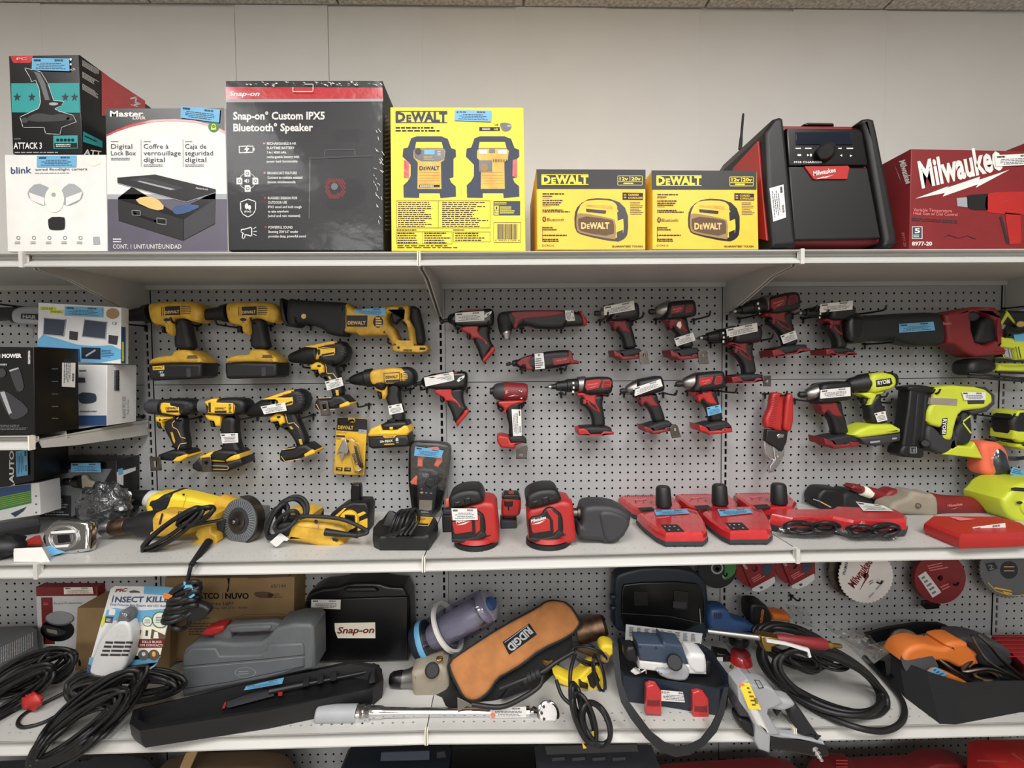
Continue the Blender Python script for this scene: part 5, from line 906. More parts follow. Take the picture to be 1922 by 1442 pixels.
x_ = at(*P('c1', '1000,400')[0], -.09).x; q = Pr(Pl((x_+.001, 0, 0), (1, 0, 0))); q.poly('c1', '1002,215 1165,172 1165,290 1060,330 1060,420 1005,400', 'ppr', 1); q.bars('c1', '1090,205 1140,195 1140,255 1090,265', 12); q.poly('c1', '1005,250 1050,240 1060,320 1020,330', 'sky', 2); q.build('side_print', r)
stk(r, 'c1', '610,228 850,224 868,240 866,305 608,305', Y(-.094), 'sky') if 0 else stk(r, 'c1', '610,228 862,224 868,305 608,305', Y(-.1), 'sky')
r, q = carton('black_carton', 'black carton with white vertical lettering and a blue tag at the left margin', 'box', 'c1', '-250,60 290,60 290,380 190,400 -250,470', -.19, .1, 'gblk')
q.text('c1', 'AUTO', 118, 400, 118, 120, 38, 'wht', 2, .03); q.poly('c1', '70,440 130,400 125,420 100,415', 'wht', 2); q.build('front_print', r); stk(r, 'c1', '135,125 235,110 240,330 140,345', Y(-.193), 'sky')
r, q = carton('green_striped_box', 'blue, green and white striped carton leaning below the black lettered carton', 'box', 'c1', '-250,470 260,400 335,395 350,670 -250,760', -.17, .06, 'ppr')
q.poly('c1', '-250,475 265,405 265,460 -250,570', 'blue', 1); q.poly('c1', '-250,570 265,460 270,570 -250,690', 'grn', 1)
for i in range(6): q.line('c1', f'-200,{560+i*18} 262,{470+i*16}', 2, 'lime', 2)
q.poly('c1', '90,660 230,600 200,640 130,690', 'ltx', 2); q.disc('c1', 308, 510, 7, 'ltx', 2); q.disc('c1', 310, 580, 7, 'ltx', 2); q.disc('c1', 310, 650, 7, 'ltx', 2); q.build('front_print', r)
r = T('bar_clamp', 'dark clamp with red jaws lying behind the white paper slip', 'clamp', W(1, 'c1', '60,960')[0])
hull('beam', W(1, 'c1', '-200,800,.02 340,720,.03 350,760,.03 -200,860,.02 -200,900,0 340,830,0 -200,760,.05 330,700,.05'), 'rub', r, .003); hull('jaw', W(1, 'c1', '140,930,.012 300,850,.02 350,840,.02 370,920,.012 350,945,0 150,950,0'), 'red', r, .003); blob('handle', W(1, 'c1', '20,940,.03')[0], (.05, .035, .028), 'blk', r, .3); hull('screw_end', W(1, 'c1', '-100,1030,0 100,1010,0 110,960,.02 -100,960,.03'), 'dred', r, .003)
q = Pr(Y(-DF-.0015)); o = slab('paper_slip', 'c1', '115,960 360,950 430,1075 120,1075', 'wht', None, Pl((0, -DF+.012, shz(1, -.98)+.004), (0, -1, .35)), .0008, bv=.0001); tag(o, 'blank crumpled white paper slip lying at the shelf edge at far left', 'paper')
r = T('chrome_housing', 'shiny square chrome housing with a round recess at the front left', 'tool housing', W(1, 'c1', '560,1010')[0])
pc = W(1, 'c1', '560,1015')[0]; pl = Pl(pc+V((0, 0, .002)), (.1, -1, .35))
slab('case', 'c1', '345,860 430,742 500,705 735,722 765,745 765,965 745,985 430,1030 370,930', 'chr', r, pl, .03, 0, .008, 1); slab('ring', 'c1', ['395,880 410,810 470,765 560,755 640,780 680,840 680,900 640,945 560,985 470,990 410,950', '435,880 450,830 500,795 560,780 620,805 655,860 640,905 600,940 540,955 470,945'], 'pew', r, pl, .006, .005, .002, 1)
slab('bar', 'c1', '450,815 630,800 665,805 665,825 460,835', 'silk', r, pl, .006, .007, .001); slab('bar', 'c1', '480,935 610,922 600,948 500,955', 'silk', r, pl, .006, .007, .001); slab('hub', 'c1', '500,845 610,835 620,900 510,915', 'gblk', r, pl, .004, .004, .001); q = Pr(Pl(pl.P+pl.N*.009, pl.N)); q.poly('c1', '395,945 430,935 490,965 560,990 430,1028', 'sky', 1); q.build('price_sticker', r)
r = T('bagged_parts', 'crumpled clear plastic bag of small dark parts beside the chrome housing', 'bag', W(1, 'c1', '950,860')[0]); c0 = at(*P('c1', '900,590')[0], -.16)
blob('contents', c0+V((.01, .0, -.01)), (.05, .03, .045), 'ltx', r, .4, 3, 2); blob('plastic_bag', c0, (.068, .04, .062), 'fol', r, .28, 4, 5, 36, 24)
# ---------- middle shelf, left bay ----------
y1 = yd(1, 'c2', '700,600')+.09
r = T('hammer_drill', 'clean yellow corded hammer drill lying behind the dirty one', 'drill', W(1, 'c2', '600,420')[0]); g = Y(y1+.02)
lathe('chuck', 'c2', '30,225', '215,230', y1+.02, y1+.02, '0,50 .1,70 .9,78 1,76', 'blk', r); lathe('collar', 'c2', '190,235', '290,245', y1+.02, y1+.02, '0,76 .2,82 .8,84 1,84', 'silk', r)
slab('body', 'c2', '260,175 400,165 520,160 880,250 910,290 1050,265 1060,340 890,360 700,400 500,400 320,370 240,330', 'yelb', r, g, .075, bv=.014, sm=1); slab('gear_cover', 'c2', '300,210 360,200 440,155 505,160 500,230 450,330 390,345 320,335 315,280 280,275', 'rub', r, g, .08, bv=.01, sm=1)
q = Pr(Y(y1+.02-.038)); q.poly('c2', '518,185 540,185 540,205 518,205', 'dtx', 1); q.line('c2', '560,185 520,330', 4, 'amb', 1); q.line('c2', '480,255 870,300', 2, 'amb', 1); q.build('housing_print', r)
r = T('corded_drill', 'dirty yellow corded drill with a rusty chuck and its cord draped over the shelf', 'drill', W(1, 'c2', '500,600')[0]); yc = yd(1, 'c2', '500,650')+.03; g = Y(yc)
lathe('chuck', 'c1', '890,790', '1110,760', yc, yc, '0,50 .05,62 .35,64 .38,70 .6,74 .95,72 1,60', 'rust', r); lathe('chuck_key_ring', 'c1', '885,790', '990,775', yc, yc, '0,52 .1,63 .9,66 1,60', 'stl', r)
lathe('gear_housing', 'c1', '1095,765', '1400,740', yc, yc, '0,66 .1,76 .35,80 .4,104 .8,118 1,116', 'blk', r)
slab('body', 'c2', '320,345 380,335 500,350 700,350 900,330 900,420 850,500 700,520 520,570 300,560 265,525', 'amb', r, g, .07, bv=.014, sm=1); q = Pr(Y(yc-.0355)); q.poly('c2', '318,375 338,372 312,480 290,480', 'dtx', 1); q.poly('c2', '480,355 590,358 585,395 470,390', 'dtx', 1); q.micro('c2', '490,360 580,364 578,388 480,385', 1, 'amb', 2, .7); q.build('housing_print', r)
hull('handle', [at(*p, yc+d) for p in P('c2', '820,440 930,420 910,560 830,600') for d in (-.02, .02)], 'rub', r, .006)
slab('handle_end', 'c2', '690,510 760,480 815,475 825,545 870,565 880,620 845,675 760,698 660,690 615,668 640,640 700,600 672,560', 'amb', r, Y(yc-.03), .03, bv=.004)
tube('cord', [[at(*P('c2', s)[0], d) for s, d in (('905,435', yc-.05), ('700,470', yc-.07), ('520,520', yc-.08))]], .0042, 'blk', r)
coil('cord_coil', [('c2', 420, 520, 330, 62, -.62, yc-.085, 5, 26), ('c2', 640, 400, 190, 50, -.45, yc-.08, 4, 24)], .0046, 'blk', r, 4); q = blob('cable_tie', at(*P('c2', '538,478')[0], yc-.1), (.004, .003, .004), 'wht', r)
cyl('strain_relief', at(*P('c2', '770,640')[0], yc-.06), at(*P('c2', '600,870')[0], -DF-.012), .0105, 'blk', r, .0065)
tube('cord', [path('c2', f'600,865,{-DF-.012} 585,930,{-DF-.016} 560,1050,{-DF-.018} 545,1130,{-DF-.02}')], .0045, 'blk', r)
c0 = at(345, 1128, -DF-.03); coil('plug_coil', [('z', 348-i*2, 1108+i*9, 32, 9, -.45, -DF-.03, 3, 3) for i in range(6)]+[('z', 340, 1168, 18, 14, -.3, -DF-.03, 1, 2)], .0055, 'blk', r, 8)
slab('plug', 'z', '345,1140 365,1125 398,1138 396,1150 375,1165 352,1162', 'blk', r, Y(-DF-.035), .02, bv=.005, sm=1); slab('blue_tape', 'z', '345,1092 360,1098 366,1118 358,1124 346,1112', 'sky', r, Y(-DF-.05), .003, bv=.0005); slab('orange_tag', 'z', '309,1113 324,1118 320,1126 306,1122', 'org', r, Y(-DF-.048), .002, bv=.0003)
r = T('angle_grinder', 'angle grinder showing a worn grey wire wheel, guard on its right', 'grinder', W(1, 'c2', '1080,690')[0]); yg = yd(1, 'c2', '1060,690')+.045
pw = at(*P('c2', '1070,440')[0], yg); N = V((-.35, -1, .12)).normalized()
def dsc(nm, c, N, r1, t, m, par, r0=0): N = V(N).normalized(); return cyl(nm, V(c)+N*t/2, V(c)-N*t/2, r1, m, par, seg=40)
R1 = 200/5.058*m_per_px(pw); dsc('wire_wheel', pw, N, R1*1.03, .012, 'gry', r)
q = Pr(Pl(pw+N*.0062, N)); rn = random.Random(3)
for i in range(90):
    g = i*PI/45; a = .62+rn.uniform(0, .05); b = rn.uniform(.9, 1.0); w_ = .008; pc = [pw+N*.0065+(q.pl.U*math.cos(g+s*w_)+q.pl.V*math.sin(g+s*w_))*R1*t for t, s in ((a, 1.6), (b, 1), (b, -1), (a, -1.6))]; n = len(q.vs); q.vs += pc; q.fs.append((n, n+1, n+2, n+3)); q.mi.append(q.m('dgr' if i % 2 else 'lgr'))
q.build('wire_bristles', r)
dsc('wheel_plate', pw+N*.006, N, R1*.62, .004, 'dgr', r); dsc('inner_plate', pw+N*.009, N, R1*.45, .006, 'dst', r); dsc('hub_nut', pw+N*.014, N, R1*.22, .012, 'blk', r); dsc('spindle', pw+N*.02, N, R1*.08, .006, 'stl', r)
U_, V_ = q.pl.U, q.pl.V; A = []; 
for i in range(19):
    g = -1.7+i*3.3/18; d = U_*math.cos(g)+V_*math.sin(g); A.append([pw+d*R1*1.08+N*.004, pw+d*R1*1.13+N*.004, pw+d*R1*1.13-N*.02, pw+d*R1*1.08-N*.02])
loft('guard', A, 'dst', r, 1); hull('gear_head', [pw-N*d+U_*a+V_*b for d in (.02, .07) for a in (-.03, .03) for b in (-.03, .03)], 'gry', r, .006)
cyl('body', pw-N*.05+V((.0, .0, 0)), pw-N*.05+V((-.13, .06, .02)), .03, 'amb', r)
r = T('oscillating_tool', 'worn yellow corded tool with a looped cord and a white tag', 'power tool', W(1, 'c3', '600,1020')[0]); yo = yd(1, 'c3', '700,1035')+.03; g = Y(yo)
slab('body', 'c3', '385,790 480,770 700,790 860,820 895,880 880,900 760,900 860,960 870,1000 790,1040 700,1020 400,960 300,950 330,900', 'amb', r, g, .06, bv=.014, sm=1); slab('head', 'c3', '230,810 280,770 400,765 405,800 370,940 280,930 215,880', 'blk', r, g, .066, bv=.014, sm=1)
lathe('strain_relief', 'c3', '660,905', '970,940', yo-.035, yo-.04, '0,36 .2,32 .8,22 1,26', 'blk', r, 14)
q = Pr(Y(yo-.0305)); q.disc('c3', 572, 805, 18, 'dtx', 1); q.line('c3', '600,790 590,880', 4, 'brn', 1); q.line('c3', '390,850 640,880', 3, 'brn', 1); q.text('c3', 'DEWALT', 740, 850, 850, 862, 22, 'dbrn', 1); q.poly('c3', '725,960 790,975 770,1000 730,985', 'dtx', 1); q.build('housing_print', r)
tube('cord', [path('c3', f'960,940,{yo-.05} 1060,910,{yo-.05} 1000,860,{yo-.04} 800,780,{yo-.04} 500,755,{yo-.035} 330,765,{yo-.03}')], .005, 'rub', r)
coil('cord_coil', [('c3', 340, 720, 145, 130, -.9, yo+.01, 3, 22), ('c3', 200, 800, 175, 75, -1.1, yo-.01, 3, 22), ('c3', 290, 800, 130, 60, -.7, yo-.04, 1, 5)], .0052, 'rub', r, 3)
slab('paper_tag', 'c3', '135,1000 235,912 315,970 300,990 270,985 210,1040 190,1045', 'wht', r, Y(yo-.045), .001, bv=.0002)
r = T('yellow_holder', 'small flat yellow holder behind the looped cord', 'holder', W(1, 'c3', '560,740')[0]); hull('tray', W(1, 'c3', '300,690,.03 520,625,.045 640,665,.045 520,750,.03 300,740,0 640,740,0 520,790,0 420,640,.04'), 'amb', r, .003); hull('post', W(1, 'c3', '625,690,.03 640,690,.03 640,755,0 625,755,0')+[p+V((0, .006, 0)) for p in W(1, 'c3', '625,690,.03 640,690,.03 640,755,0 625,755,0')], 'blk', r)
r = T('battery_pack', 'yellow and black battery pack standing with its black stem upward', 'battery', W(1, 'c3', '950,910')[0]); yb = yd(1, 'c3', '980,925')+.045; g = Y(yb)
slab('case', 'c3', '715,760 760,690 850,625 960,592 1080,595 1108,640 1100,760 1095,880 1000,925 880,890 760,830', 'blk', r, g, .07, bv=.006); cb = at(*P('c3', '895,785')[0], yb-.036); cyl('round_cover', cb, cb+V((-.001, -.012, .001)), 92/5.058*m_per_px(cb), 'yel', r, 88/5.058*m_per_px(cb), 36); slab('square_hatch', 'c3', '848,740 940,745 945,815 850,808', 'gblk', r, Y(yb-.05), .006, bv=.001)
slab('side_panel', 'c3', '1005,770 1095,735 1095,820 1005,855', 'yel', r, g, .074, bv=.001); slab('top_stripe', 'c3', '965,712 1060,672 1085,688 990,738', 'yel', r, g, .074, bv=.001); slab('top_stripe', 'c3', '785,722 880,642 900,642 815,735', 'yel', r, g, .074, bv=.001)
slab('stem', 'c3', '915,620 912,500 920,440 995,440 1005,470 1008,610', 'gblk', r, Y(yb+.005), .026, bv=.004); slab('foot', 'c3', '720,830 840,870 1000,910 1090,880 1085,920 1000,945 900,925', 'yel', r, Y(yb), .076, bv=.002)
r = T('clamp_meter', 'clamp meter in a tall black pouch standing against the pegboard', 'meter', W(1, 'c3', '1600,760')[0]); ym = -.06; g = Y(ym)
slab('pouch', 'c3', '1468,80 1490,45 1560,35 1800,50 1850,80 1858,140 1830,400 1740,770 1500,760 1480,600 1455,400 1460,180', 'gblk', r, g, .045, bv=.01, sm=1); slab('meter_body', 'c3', '1550,270 1740,290 1745,400 1700,740 1560,730 1540,500 1545,350', 'dgr', r, g, .056, bv=.008, sm=1)
slab('clamp_jaw', 'c3', ['1545,270 1550,180 1640,90 1740,80 1780,150 1785,220 1740,280 1700,260 1720,200 1690,150 1640,160 1600,210 1600,275'], 'oran', r, g, .05, bv=.005); slab('orange_trigger', 'c3', '1480,410 1535,350 1550,360 1545,445 1490,430', 'oran', r, g, .05, bv=.003)
slab('display', 'c3', '1570,575 1690,580 1685,672 1565,665', 'sand', r, g, .058, bv=.001); lathe('dial', 'c3', '1655,430', '1656,432', ym-.028, ym-.033, '0,46 .7,46 1,40', 'blk', r); q = Pr(Y(ym-.0295)); q.text('c3', 'KLEIN', 1582, 362, 1640, 366, 16, 'lgr', 1, .03); q.text('c3', 'TOOLS', 1582, 380, 1640, 384, 14, 'lgr', 1, .03); q.disc('c3', 1576, 530, 16, 'gld', 1, 9); q.disc('c3', 1620, 533, 12, 'lgr', 1, 6); q.disc('c3', 1665, 536, 12, 'lgr', 1, 6); q.disc('c3', 1575, 497, 10, 'lgr', 1, 5); q.text('c3', 'True RMS', 1590, 700, 1650, 703, 10, 'wht', 1); q.micro('c3', '1570,708 1665,712 1665,724 1570,720', 1, 'wht'); q.build('meter_print', r)
slab('plastic_cover', 'c3', '1470,90 1500,50 1800,60 1850,100 1825,420 1740,760 1500,750 1470,420', 'film', r, Y(ym-.032), .004, bv=.001); stk(r, 'c3', '1515,92 1785,130 1760,202 1502,180', Y(ym-.0365), 'sky')
r = T('battery_charger', 'black battery charger with a yellow label and its cord wrapped around', 'charger', W(1, 'c3', '1400,970')[0])
podium('base', 1, 'c3', '1120,850,.045 1160,800,.05 1270,740,.05 1700,760,.05 1720,800,.045 1640,930,.04 1600,950,.035 1180,950,.035 1120,920,.035', 'blk', r); hull('cradle', W(1, 'c3', '1180,810,.045 1270,690,.085 1320,740,.06 1500,780,.05 1480,850,.045 1200,850,.045'), 'blk', r, .004)
pl = Pl(W(1, 'c3', '1580,800,.052')[0], (0, -.45, 1)); q = Pr(pl); q.poly('c3', '1510,752 1685,765 1640,850 1470,838', 'amb', 3); q.poly('c3', '1480,815 1640,825 1632,842 1478,830', 'dtx', 4); q.micro('c3', '1530,765 1650,775 1640,795 1520,785', 2, 'dbrn', 4); q.build('label', r)
p0 = [W(1, 'c3', s)[0] for s in ('1240,960,.02', '1290,860,.06', '1340,740,.085', '1400,700,.08', '1420,800,.07', '1330,940,.04')]
tube('cord', [[p+V((i*.012, -.004*i, .002*i)) for p in p0] for i in range(4)]+[[W(1, 'c3', s)[0] for s in ('1240,940,.04', '1400,880,.07', '1480,760,.08', '1460,690,.08', '1400,860,.06', '1300,980,.02')]], .0042, 'crd', r)
hull('plug', W(1, 'c3', '1270,990,.0 1400,995,.0 1400,960,.02 1290,955,.02 1290,1030,.0 1390,1030,.0 1300,985,.018 1390,985,.018'), 'gblk', r, .003)
for s in ('1300,1040', '1345,1040'): p = W(1, 'c3', s+',.006')[0]; cyl('plug_prong', p+V((0, .012, 0)), p+V((0, -.012, 0)), .0022, 'gld', r)
# sanders
def sander(label, dx, tagged):
    XF[0] = (1, 0, dx, (1.5 if dx else 0)); r = T('palm_sander', label, 'sander', W(1, 'f1', '565,1200')[0], 'red palm sanders'); pb = W(1, 'f1', '565,1220')[0]; R_ = 402/9.01*m_per_px(pb)*.98; cy = pb.y+R_; c = V((pb.x, cy, shz(1, pb.x)))
    cyl('sanding_pad', c, c+V((0, 0, .014)), R_, 'blk', r, R_*.98, 40); cyl('pad_collar', c+V((0, 0, .013)), c+V((0, 0, .026)), R_*.94, 'red', r, R_*.86, 40)
    ys = cy; g = Y(ys)
    slab('body', 'f1', '190,960 175,700 165,440 330,400 600,320 740,290 930,340 945,600 985,930 950,990 800,1040 560,1065 330,1040', 'red', r, g, .1, .035, .013, 1)
    slab('side_panel', 'f1', '180,560 400,520 440,420 560,380 640,440 740,520 760,830 640,910 400,960 200,930 190,800', 'blk', r, g, .07, .042, .006, 1); slab('panel_strip', 'f1', '470,430 540,405 600,470 665,520 668,750 590,820 575,600 490,470', 'red', r, g, .07, .0435, .002)
    slab('badge', 'f1', '210,615 480,562 530,590 540,770 270,812 235,780', 'red', r, g, .07, .0445, .002); slab('base_skirt', 'f1', '195,880 400,900 600,850 680,760 765,830 640,920 400,950 200,945', 'rub', r, g, .07, .044, .003)
    slab('top_knob', 'f1', '140,300 150,215 240,150 360,105 520,88 640,105 700,180 735,290 600,330 400,390 160,425', 'blk', r, g, .1, .044, .012, 1); slab('power_button', 'f1', '385,230 500,200 535,300 425,350', 'gblk', r, g, .09, .046, .004); slab('speed_button', 'f1', '230,290 340,265 350,310 280,370 230,360', 'gblk', r, g, .09, .0455, .004)
    slab('dust_port', 'f1', '840,350 925,345 940,450 880,470 830,440', 'red', r, Y(ys+.03), .03, bv=.004)
    q = Pr(Y(ys-.0448)); q.text('f1', 'Milwaukee', 250, 735, 498, 665, 55, 'wht', 1, .03, .1); q.poly('f1', '250,765 480,690 400,740 345,755', 'wht', 1); q.build('badge_logo', r)
    q = Pr(Y(ys-.0353)); q.poly('f1', '400,985 620,960 650,975 620,1000 430,1005', 'dtx', 1); q.poly('f1', '660,950 820,925 840,940 700,985', 'dtx', 1); q.build('vent_slots', r)
    if tagged: stk(r, 'f1', '255,478 706,477 712,670 262,700'.replace('255,478', '165,478').replace('262,700', '185,680').replace('706,477', '600,480').replace('712,670', '610,670'), Y(ys-.047)); 
    return r, ys
sander('red palm sander with a white tag, left of the other red sander', -141, True)
r, ys = sander('clean red palm sander with a grey dust canister on its right', 0, False); XF[0] = None; g = Y(ys+.02)
slab('dust_canister', 'c4', '1285,330 1340,285 1570,290 1710,365 1715,430 1640,600 1480,635 1450,600 1250,595 1245,460 1290,460', 'dgr', r, g, .09, bv=.014, sm=1); slab('canister_face', 'c4', '1425,330 1560,330 1700,400 1695,480 1590,605 1480,605 1440,450', 'dgr', r, g, .1, bv=.01, sm=1); lathe('canister_neck', 'c4', '1225,400', '1300,400', ys+.02, ys+.02, '0,45 .5,45 .55,60 1,60', 'dst', r)
r = T('laser_level', 'small red and black square device with a grey base between the two sanders', 'laser level', W(1, 'c4', '650,560')[0]); yl = yd(1, 'c4', '650,570')+.05; g = Y(yl)
slab('body', 'c4', '575,400 590,225 620,212 730,215 760,250 755,380 720,415 600,415', 'red', r, g, .05, bv=.008, sm=1); slab('top_cover', 'c4', '585,240 610,212 735,215 755,255 740,262 600,255', 'blk', r, g, .052, bv=.004); slab('hatch', 'c4', '608,268 685,270 680,315 650,320 650,350 640,350 640,320 608,312', 'gblk', r, g, .054, bv=.002); slab('base', 'c4', '570,440 720,445 715,545 600,550 575,520', 'dgr', r, g, .05, bv=.004); slab('foot', 'c4', '580,560 725,560 722,592 600,592', 'gry', r, g, .05, bv=.002); slab('neck', 'c4', '590,405 720,405 715,450 590,450', 'blk', r, g, .03)
r = T('black_clip_holder', 'small black box holder peeking left of the first sander', 'holder', W(1, 'c4', '90,540')[0]); slab('body', 'c4', '55,400 180,395 190,540 60,545', 'gblk', r, Y(yl-.02), .05, bv=.003); slab('arm', 'c4', '60,360 160,350 165,420 62,420', 'dgr', r, Y(yl-.015), .03); slab('red_clip', 'c4', '80,275 105,262 125,270 115,340 85,345', 'oran', r, Y(yl-.015), .02)
# red chargers
def charger(label, k, dx, dy, s=1, post=False, front=True):
    r = T('red_charger', label, 'charger', W(1, k, f'{560+dx},{600+dy}')[0], 'shrink-wrapped red chargers'); h = .036
    if front: t = '270,385 400,345 690,338 770,360 825,440 845,520 812,546 505,548 430,515 340,450'
    else: t = '110,240 160,212 300,205 420,205 560,240 625,305 600,352 420,355 300,352 225,325'
    t = ' '.join(f'{float(a.split(",")[0])+dx},{float(a.split(",")[1])+dy},{h}' for a in t.split())
    podium('base', 1, k, t, 'dgr', r, ((0, 1.02), (.2, 1.08), (.4, 1.08), (.45, 1.0))); podium('housing', 1, k, t, 'bred', r, ((.3, 1.06), (.45, 1.06), (.85, 1.04), (1, .97)))
    z = shz(1, W(1, k, f'{560+dx},{500+dy}')[0].x)+h; q = Pr(Zp(z+.0006)); f = lambda s: ' '.join(f'{float(a.split(",")[0])+dx},{float(a.split(",")[1])+dy}' for a in s.split())
    if front:
        q.poly(k, f('460,480 600,478 665,540 510,542'), 'dtx', 1); [q.poly(k, f(f'{x_},{y_} {x_+14},{y_} {x_+20},{y_+9} {x_+6},{y_+9}'), 'lgr', 2) for x_, y_ in ((485, 492), (525, 492), (565, 491), (520, 522), (600, 520))]; q.text(k, 'Milwaukee', 425+dx, 430+dy, 535+dx, 415+dy, 18, 'pnk', 1, .02); 
        for i in range(6): q.line(k, f(f'{300+i*14},{362-i*4} {318+i*14},{385-i*4}'), 5, 'dred', 1)
        for i in range(5): q.line(k, f(f'{690+i*16},{352+i*4} {710+i*16},{372+i*5}'), 5, 'dred', 1)
    else:
        for i in range(14): q.line(k, f(f'{150+i*18},220 {156+i*18},236'), 5, 'dred', 1)
        q.text(k, 'Milwaukee', 235+dx, 280+dy, 340+dx, 265+dy, 18, 'pnk', 1, .02)
        q.poly(k, f('262,335 380,328 420,360 300,372'), 'dtx', 1)
    q.build('top_print', r)
    if post:
        p = W(1, k, f'{485+dx},{330+dy},{h}')[0]; cyl('stem', p, p+V((-.003, 0, .062)), .0235, 'blk', r, .021)
    return r, z, f
charger('red charger with a black stem, leftmost of the back three', 'c5', 0, 0, 1, True, False); charger('red charger with a black stem, middle of the back three', 'c5', 483, -17, 1, True, False); charger('red charger with a black stem, rightmost of the back three', 'c5', 990, -24, 1, True, False)
r, z, f = charger('front red charger with a blue tag, left of the pair', 'c5', 0, 0); stk(r, 'c5', '400,355 680,350 708,385 420,402', Zp(z+.002), 'sky')
r, z, f = charger('front red charger with a blue tag, right of the pair', 'c5', 555, -16); stk(r, 'c5', '945,350 1215,343 1250,380 970,408', Zp(z+.002), 'sky')
for n_, (k, a, lab) in enumerate((('c5', (1390, 345), 'wrapped red charger with a bagged black cord, left of the two at the shelf joint'), ('c6', (340, 610), 'wrapped red charger with a bagged black cord and a white tag'))):
    kk = K[k][2]/4.576; dx, dy = a; f = lambda s, h: ' '.join(f'{dx+float(v.split(",")[0])*kk},{dy+float(v.split(",")[1])*kk},{h}' for v in s.split())
    r = T('red_charger', lab, 'charger', W(1, k, f('300,280', 0))[0], 'shrink-wrapped red chargers')
    t = f('20,40 60,5 640,0 650,30 640,60 200,75 120,60' if not n_ else '20,40 -10,-5 60,-45 560,-20 650,30 640,60 200,75 120,60', .048); podium('base', 1, k, t, 'dgr', r, ((0, 1.0), (.2, 1.05), (.4, 1.05), (.45, 1))); podium('housing', 1, k, t, 'bred', r, ((.3, 1.04), (.45, 1.04), (.85, 1.03), (1, .97)))
    yq = W(1, k, f('400,245', 0))[0].y; c = W(1, k, f('300,185', .02))[0]; bl_ = []
    coil('cord_coil', [(k, dx+270*kk, dy+165*kk, 120*kk, 40*kk, .05, yq-.006, 4, 14), (k, dx+480*kk, dy+160*kk, 110*kk, 40*kk, -.05, yq-.006, 4, 14)], .0042, 'crd', r, n_+2)
    blob('plastic_bag', W(1, k, f('370,185', .022))[0]+V((0, .012, 0)), (.085, .02, .024), 'film', r, .4, 4, n_, 24, 14)
    if n_: stk(r, k, '548,528 780,562 858,608 610,604', Zp(shz(1, c.x)+.0505))
r = T('tool_battery', 'dark battery pack lying behind the wrapped chargers', 'battery', W(1, 'c6', '280,600')[0]); yq = yd(1, 'c6', '270,605')+.04; slab('case', 'c6', '170,480 215,412 260,402 390,410 395,560 370,600 330,608 190,560', 'blk', r, Y(yq), .07, bv=.01, sm=1); q = Pr(Y(yq-.0355)); q.line('c6', '205,510 250,525', 8, 'lgr', 1); q.line('c6', '260,530 345,575', 8, 'gld', 1); q.build('case_print', r); slab('grey_pack', 'c6', '390,410 560,430 680,520 700,560 620,580 400,570 360,590', 'rub', r, Y(yq+.01), .07, bv=.012, sm=1)
r = T('ratchet_tool', 'slim dark red tool with a white band lying at the back right', 'power tool', W(1, 'c6', '620,540')[0]); yq = -.07
lathe('body', 'c6', '500,405', '760,480', yq, yq, '0,24 .1,32 .25,36 .3,28 .6,42 1,46', 'dred', r); lathe('paper_band', 'c6', '595,438', '665,460', yq, yq, '0,40 .1,42 .9,44 1,44', 'cream', r); slab('head', 'c6', '735,470 790,415 860,415 895,460 880,490 760,520', 'dred', r, Y(yq), .05, bv=.012, sm=1); slab('head', 'c6', '475,405 500,382 555,390 575,415 560,430 490,420', 'dred', r, Y(yq), .04, bv=.008)
r = T('angle_grinder', 'red angle grinder with a scuffed grey metal gear head', 'grinder', W(1, 'c6', '1100,640')[0]); yq = yd(1, 'c6', '1050,650')+.04
slab('gear_head', 'c6', '750,560 800,500 900,480 930,425 1000,430 1060,450 1100,440 1140,480 1145,620 1120,650 1060,620 870,610 780,600', 'sand', r, Y(yq), .07, bv=.012, sm=1); lathe('gear_bolt', 'c6', '1058,562', '1059,563', yq-.033, yq-.042, '0,20 .6,20 1,14', 'dst', r); lathe('body', 'c6', '1110,545', '1600,565', yq, yq, '0,86 .1,90 .3,76 .9,72 1,66', 'dred', r); slab('rear_grip', 'c6', '1560,490 1660,480 1725,545 1680,620 1580,630 1550,560', 'blk', r, Y(yq), .06, bv=.012, sm=1)
q = Pr(Y(yq-.032)); q.text('c6', 'Milwaukee', 1300, 575, 1420, 560, 22, 'pnk', 1, .02); q.poly('c6', '1320,595 1405,570 1350,590', 'pnk', 1); q.build('logo', r)
r = T('red_tool_case', 'bright red plastic case lid with a white tag at the front right edge', 'case', W(1, 'c6', '1500,850')[0])
podium('case', 1, 'c6', '1115,690,.035 1170,645,.04 1700,650,.045 1900,700,.042 1960,740,.04 1940,780,.035 1400,800,.035 1340,780,.035', 'red', r, ((0, .98), (.4, 1.03), (.8, 1.02), (1, .96)))
pf_ = W(1, 'c6', '1640,860')[0]; stk(r, 'c6', '1502,738 1768,704 1782,798 1515,828', Y(pf_.y-.004)); z = shz(1, pf_.x)+.04; q = Pr(Zp(z+.001)); q.poly('c6', '1310,655 1560,650 1530,672 1400,685', 'pnk', 1); q.build('top_print', r)
q = Pr(Y(pf_.y-.003)); [q.disc('c6', 1425+i*22+(420 if i > 3 else 0), 770+(i % 2)*26, 9, 'dred', 1, 12) for i in range(8)]; q.build('latch_holes', r)
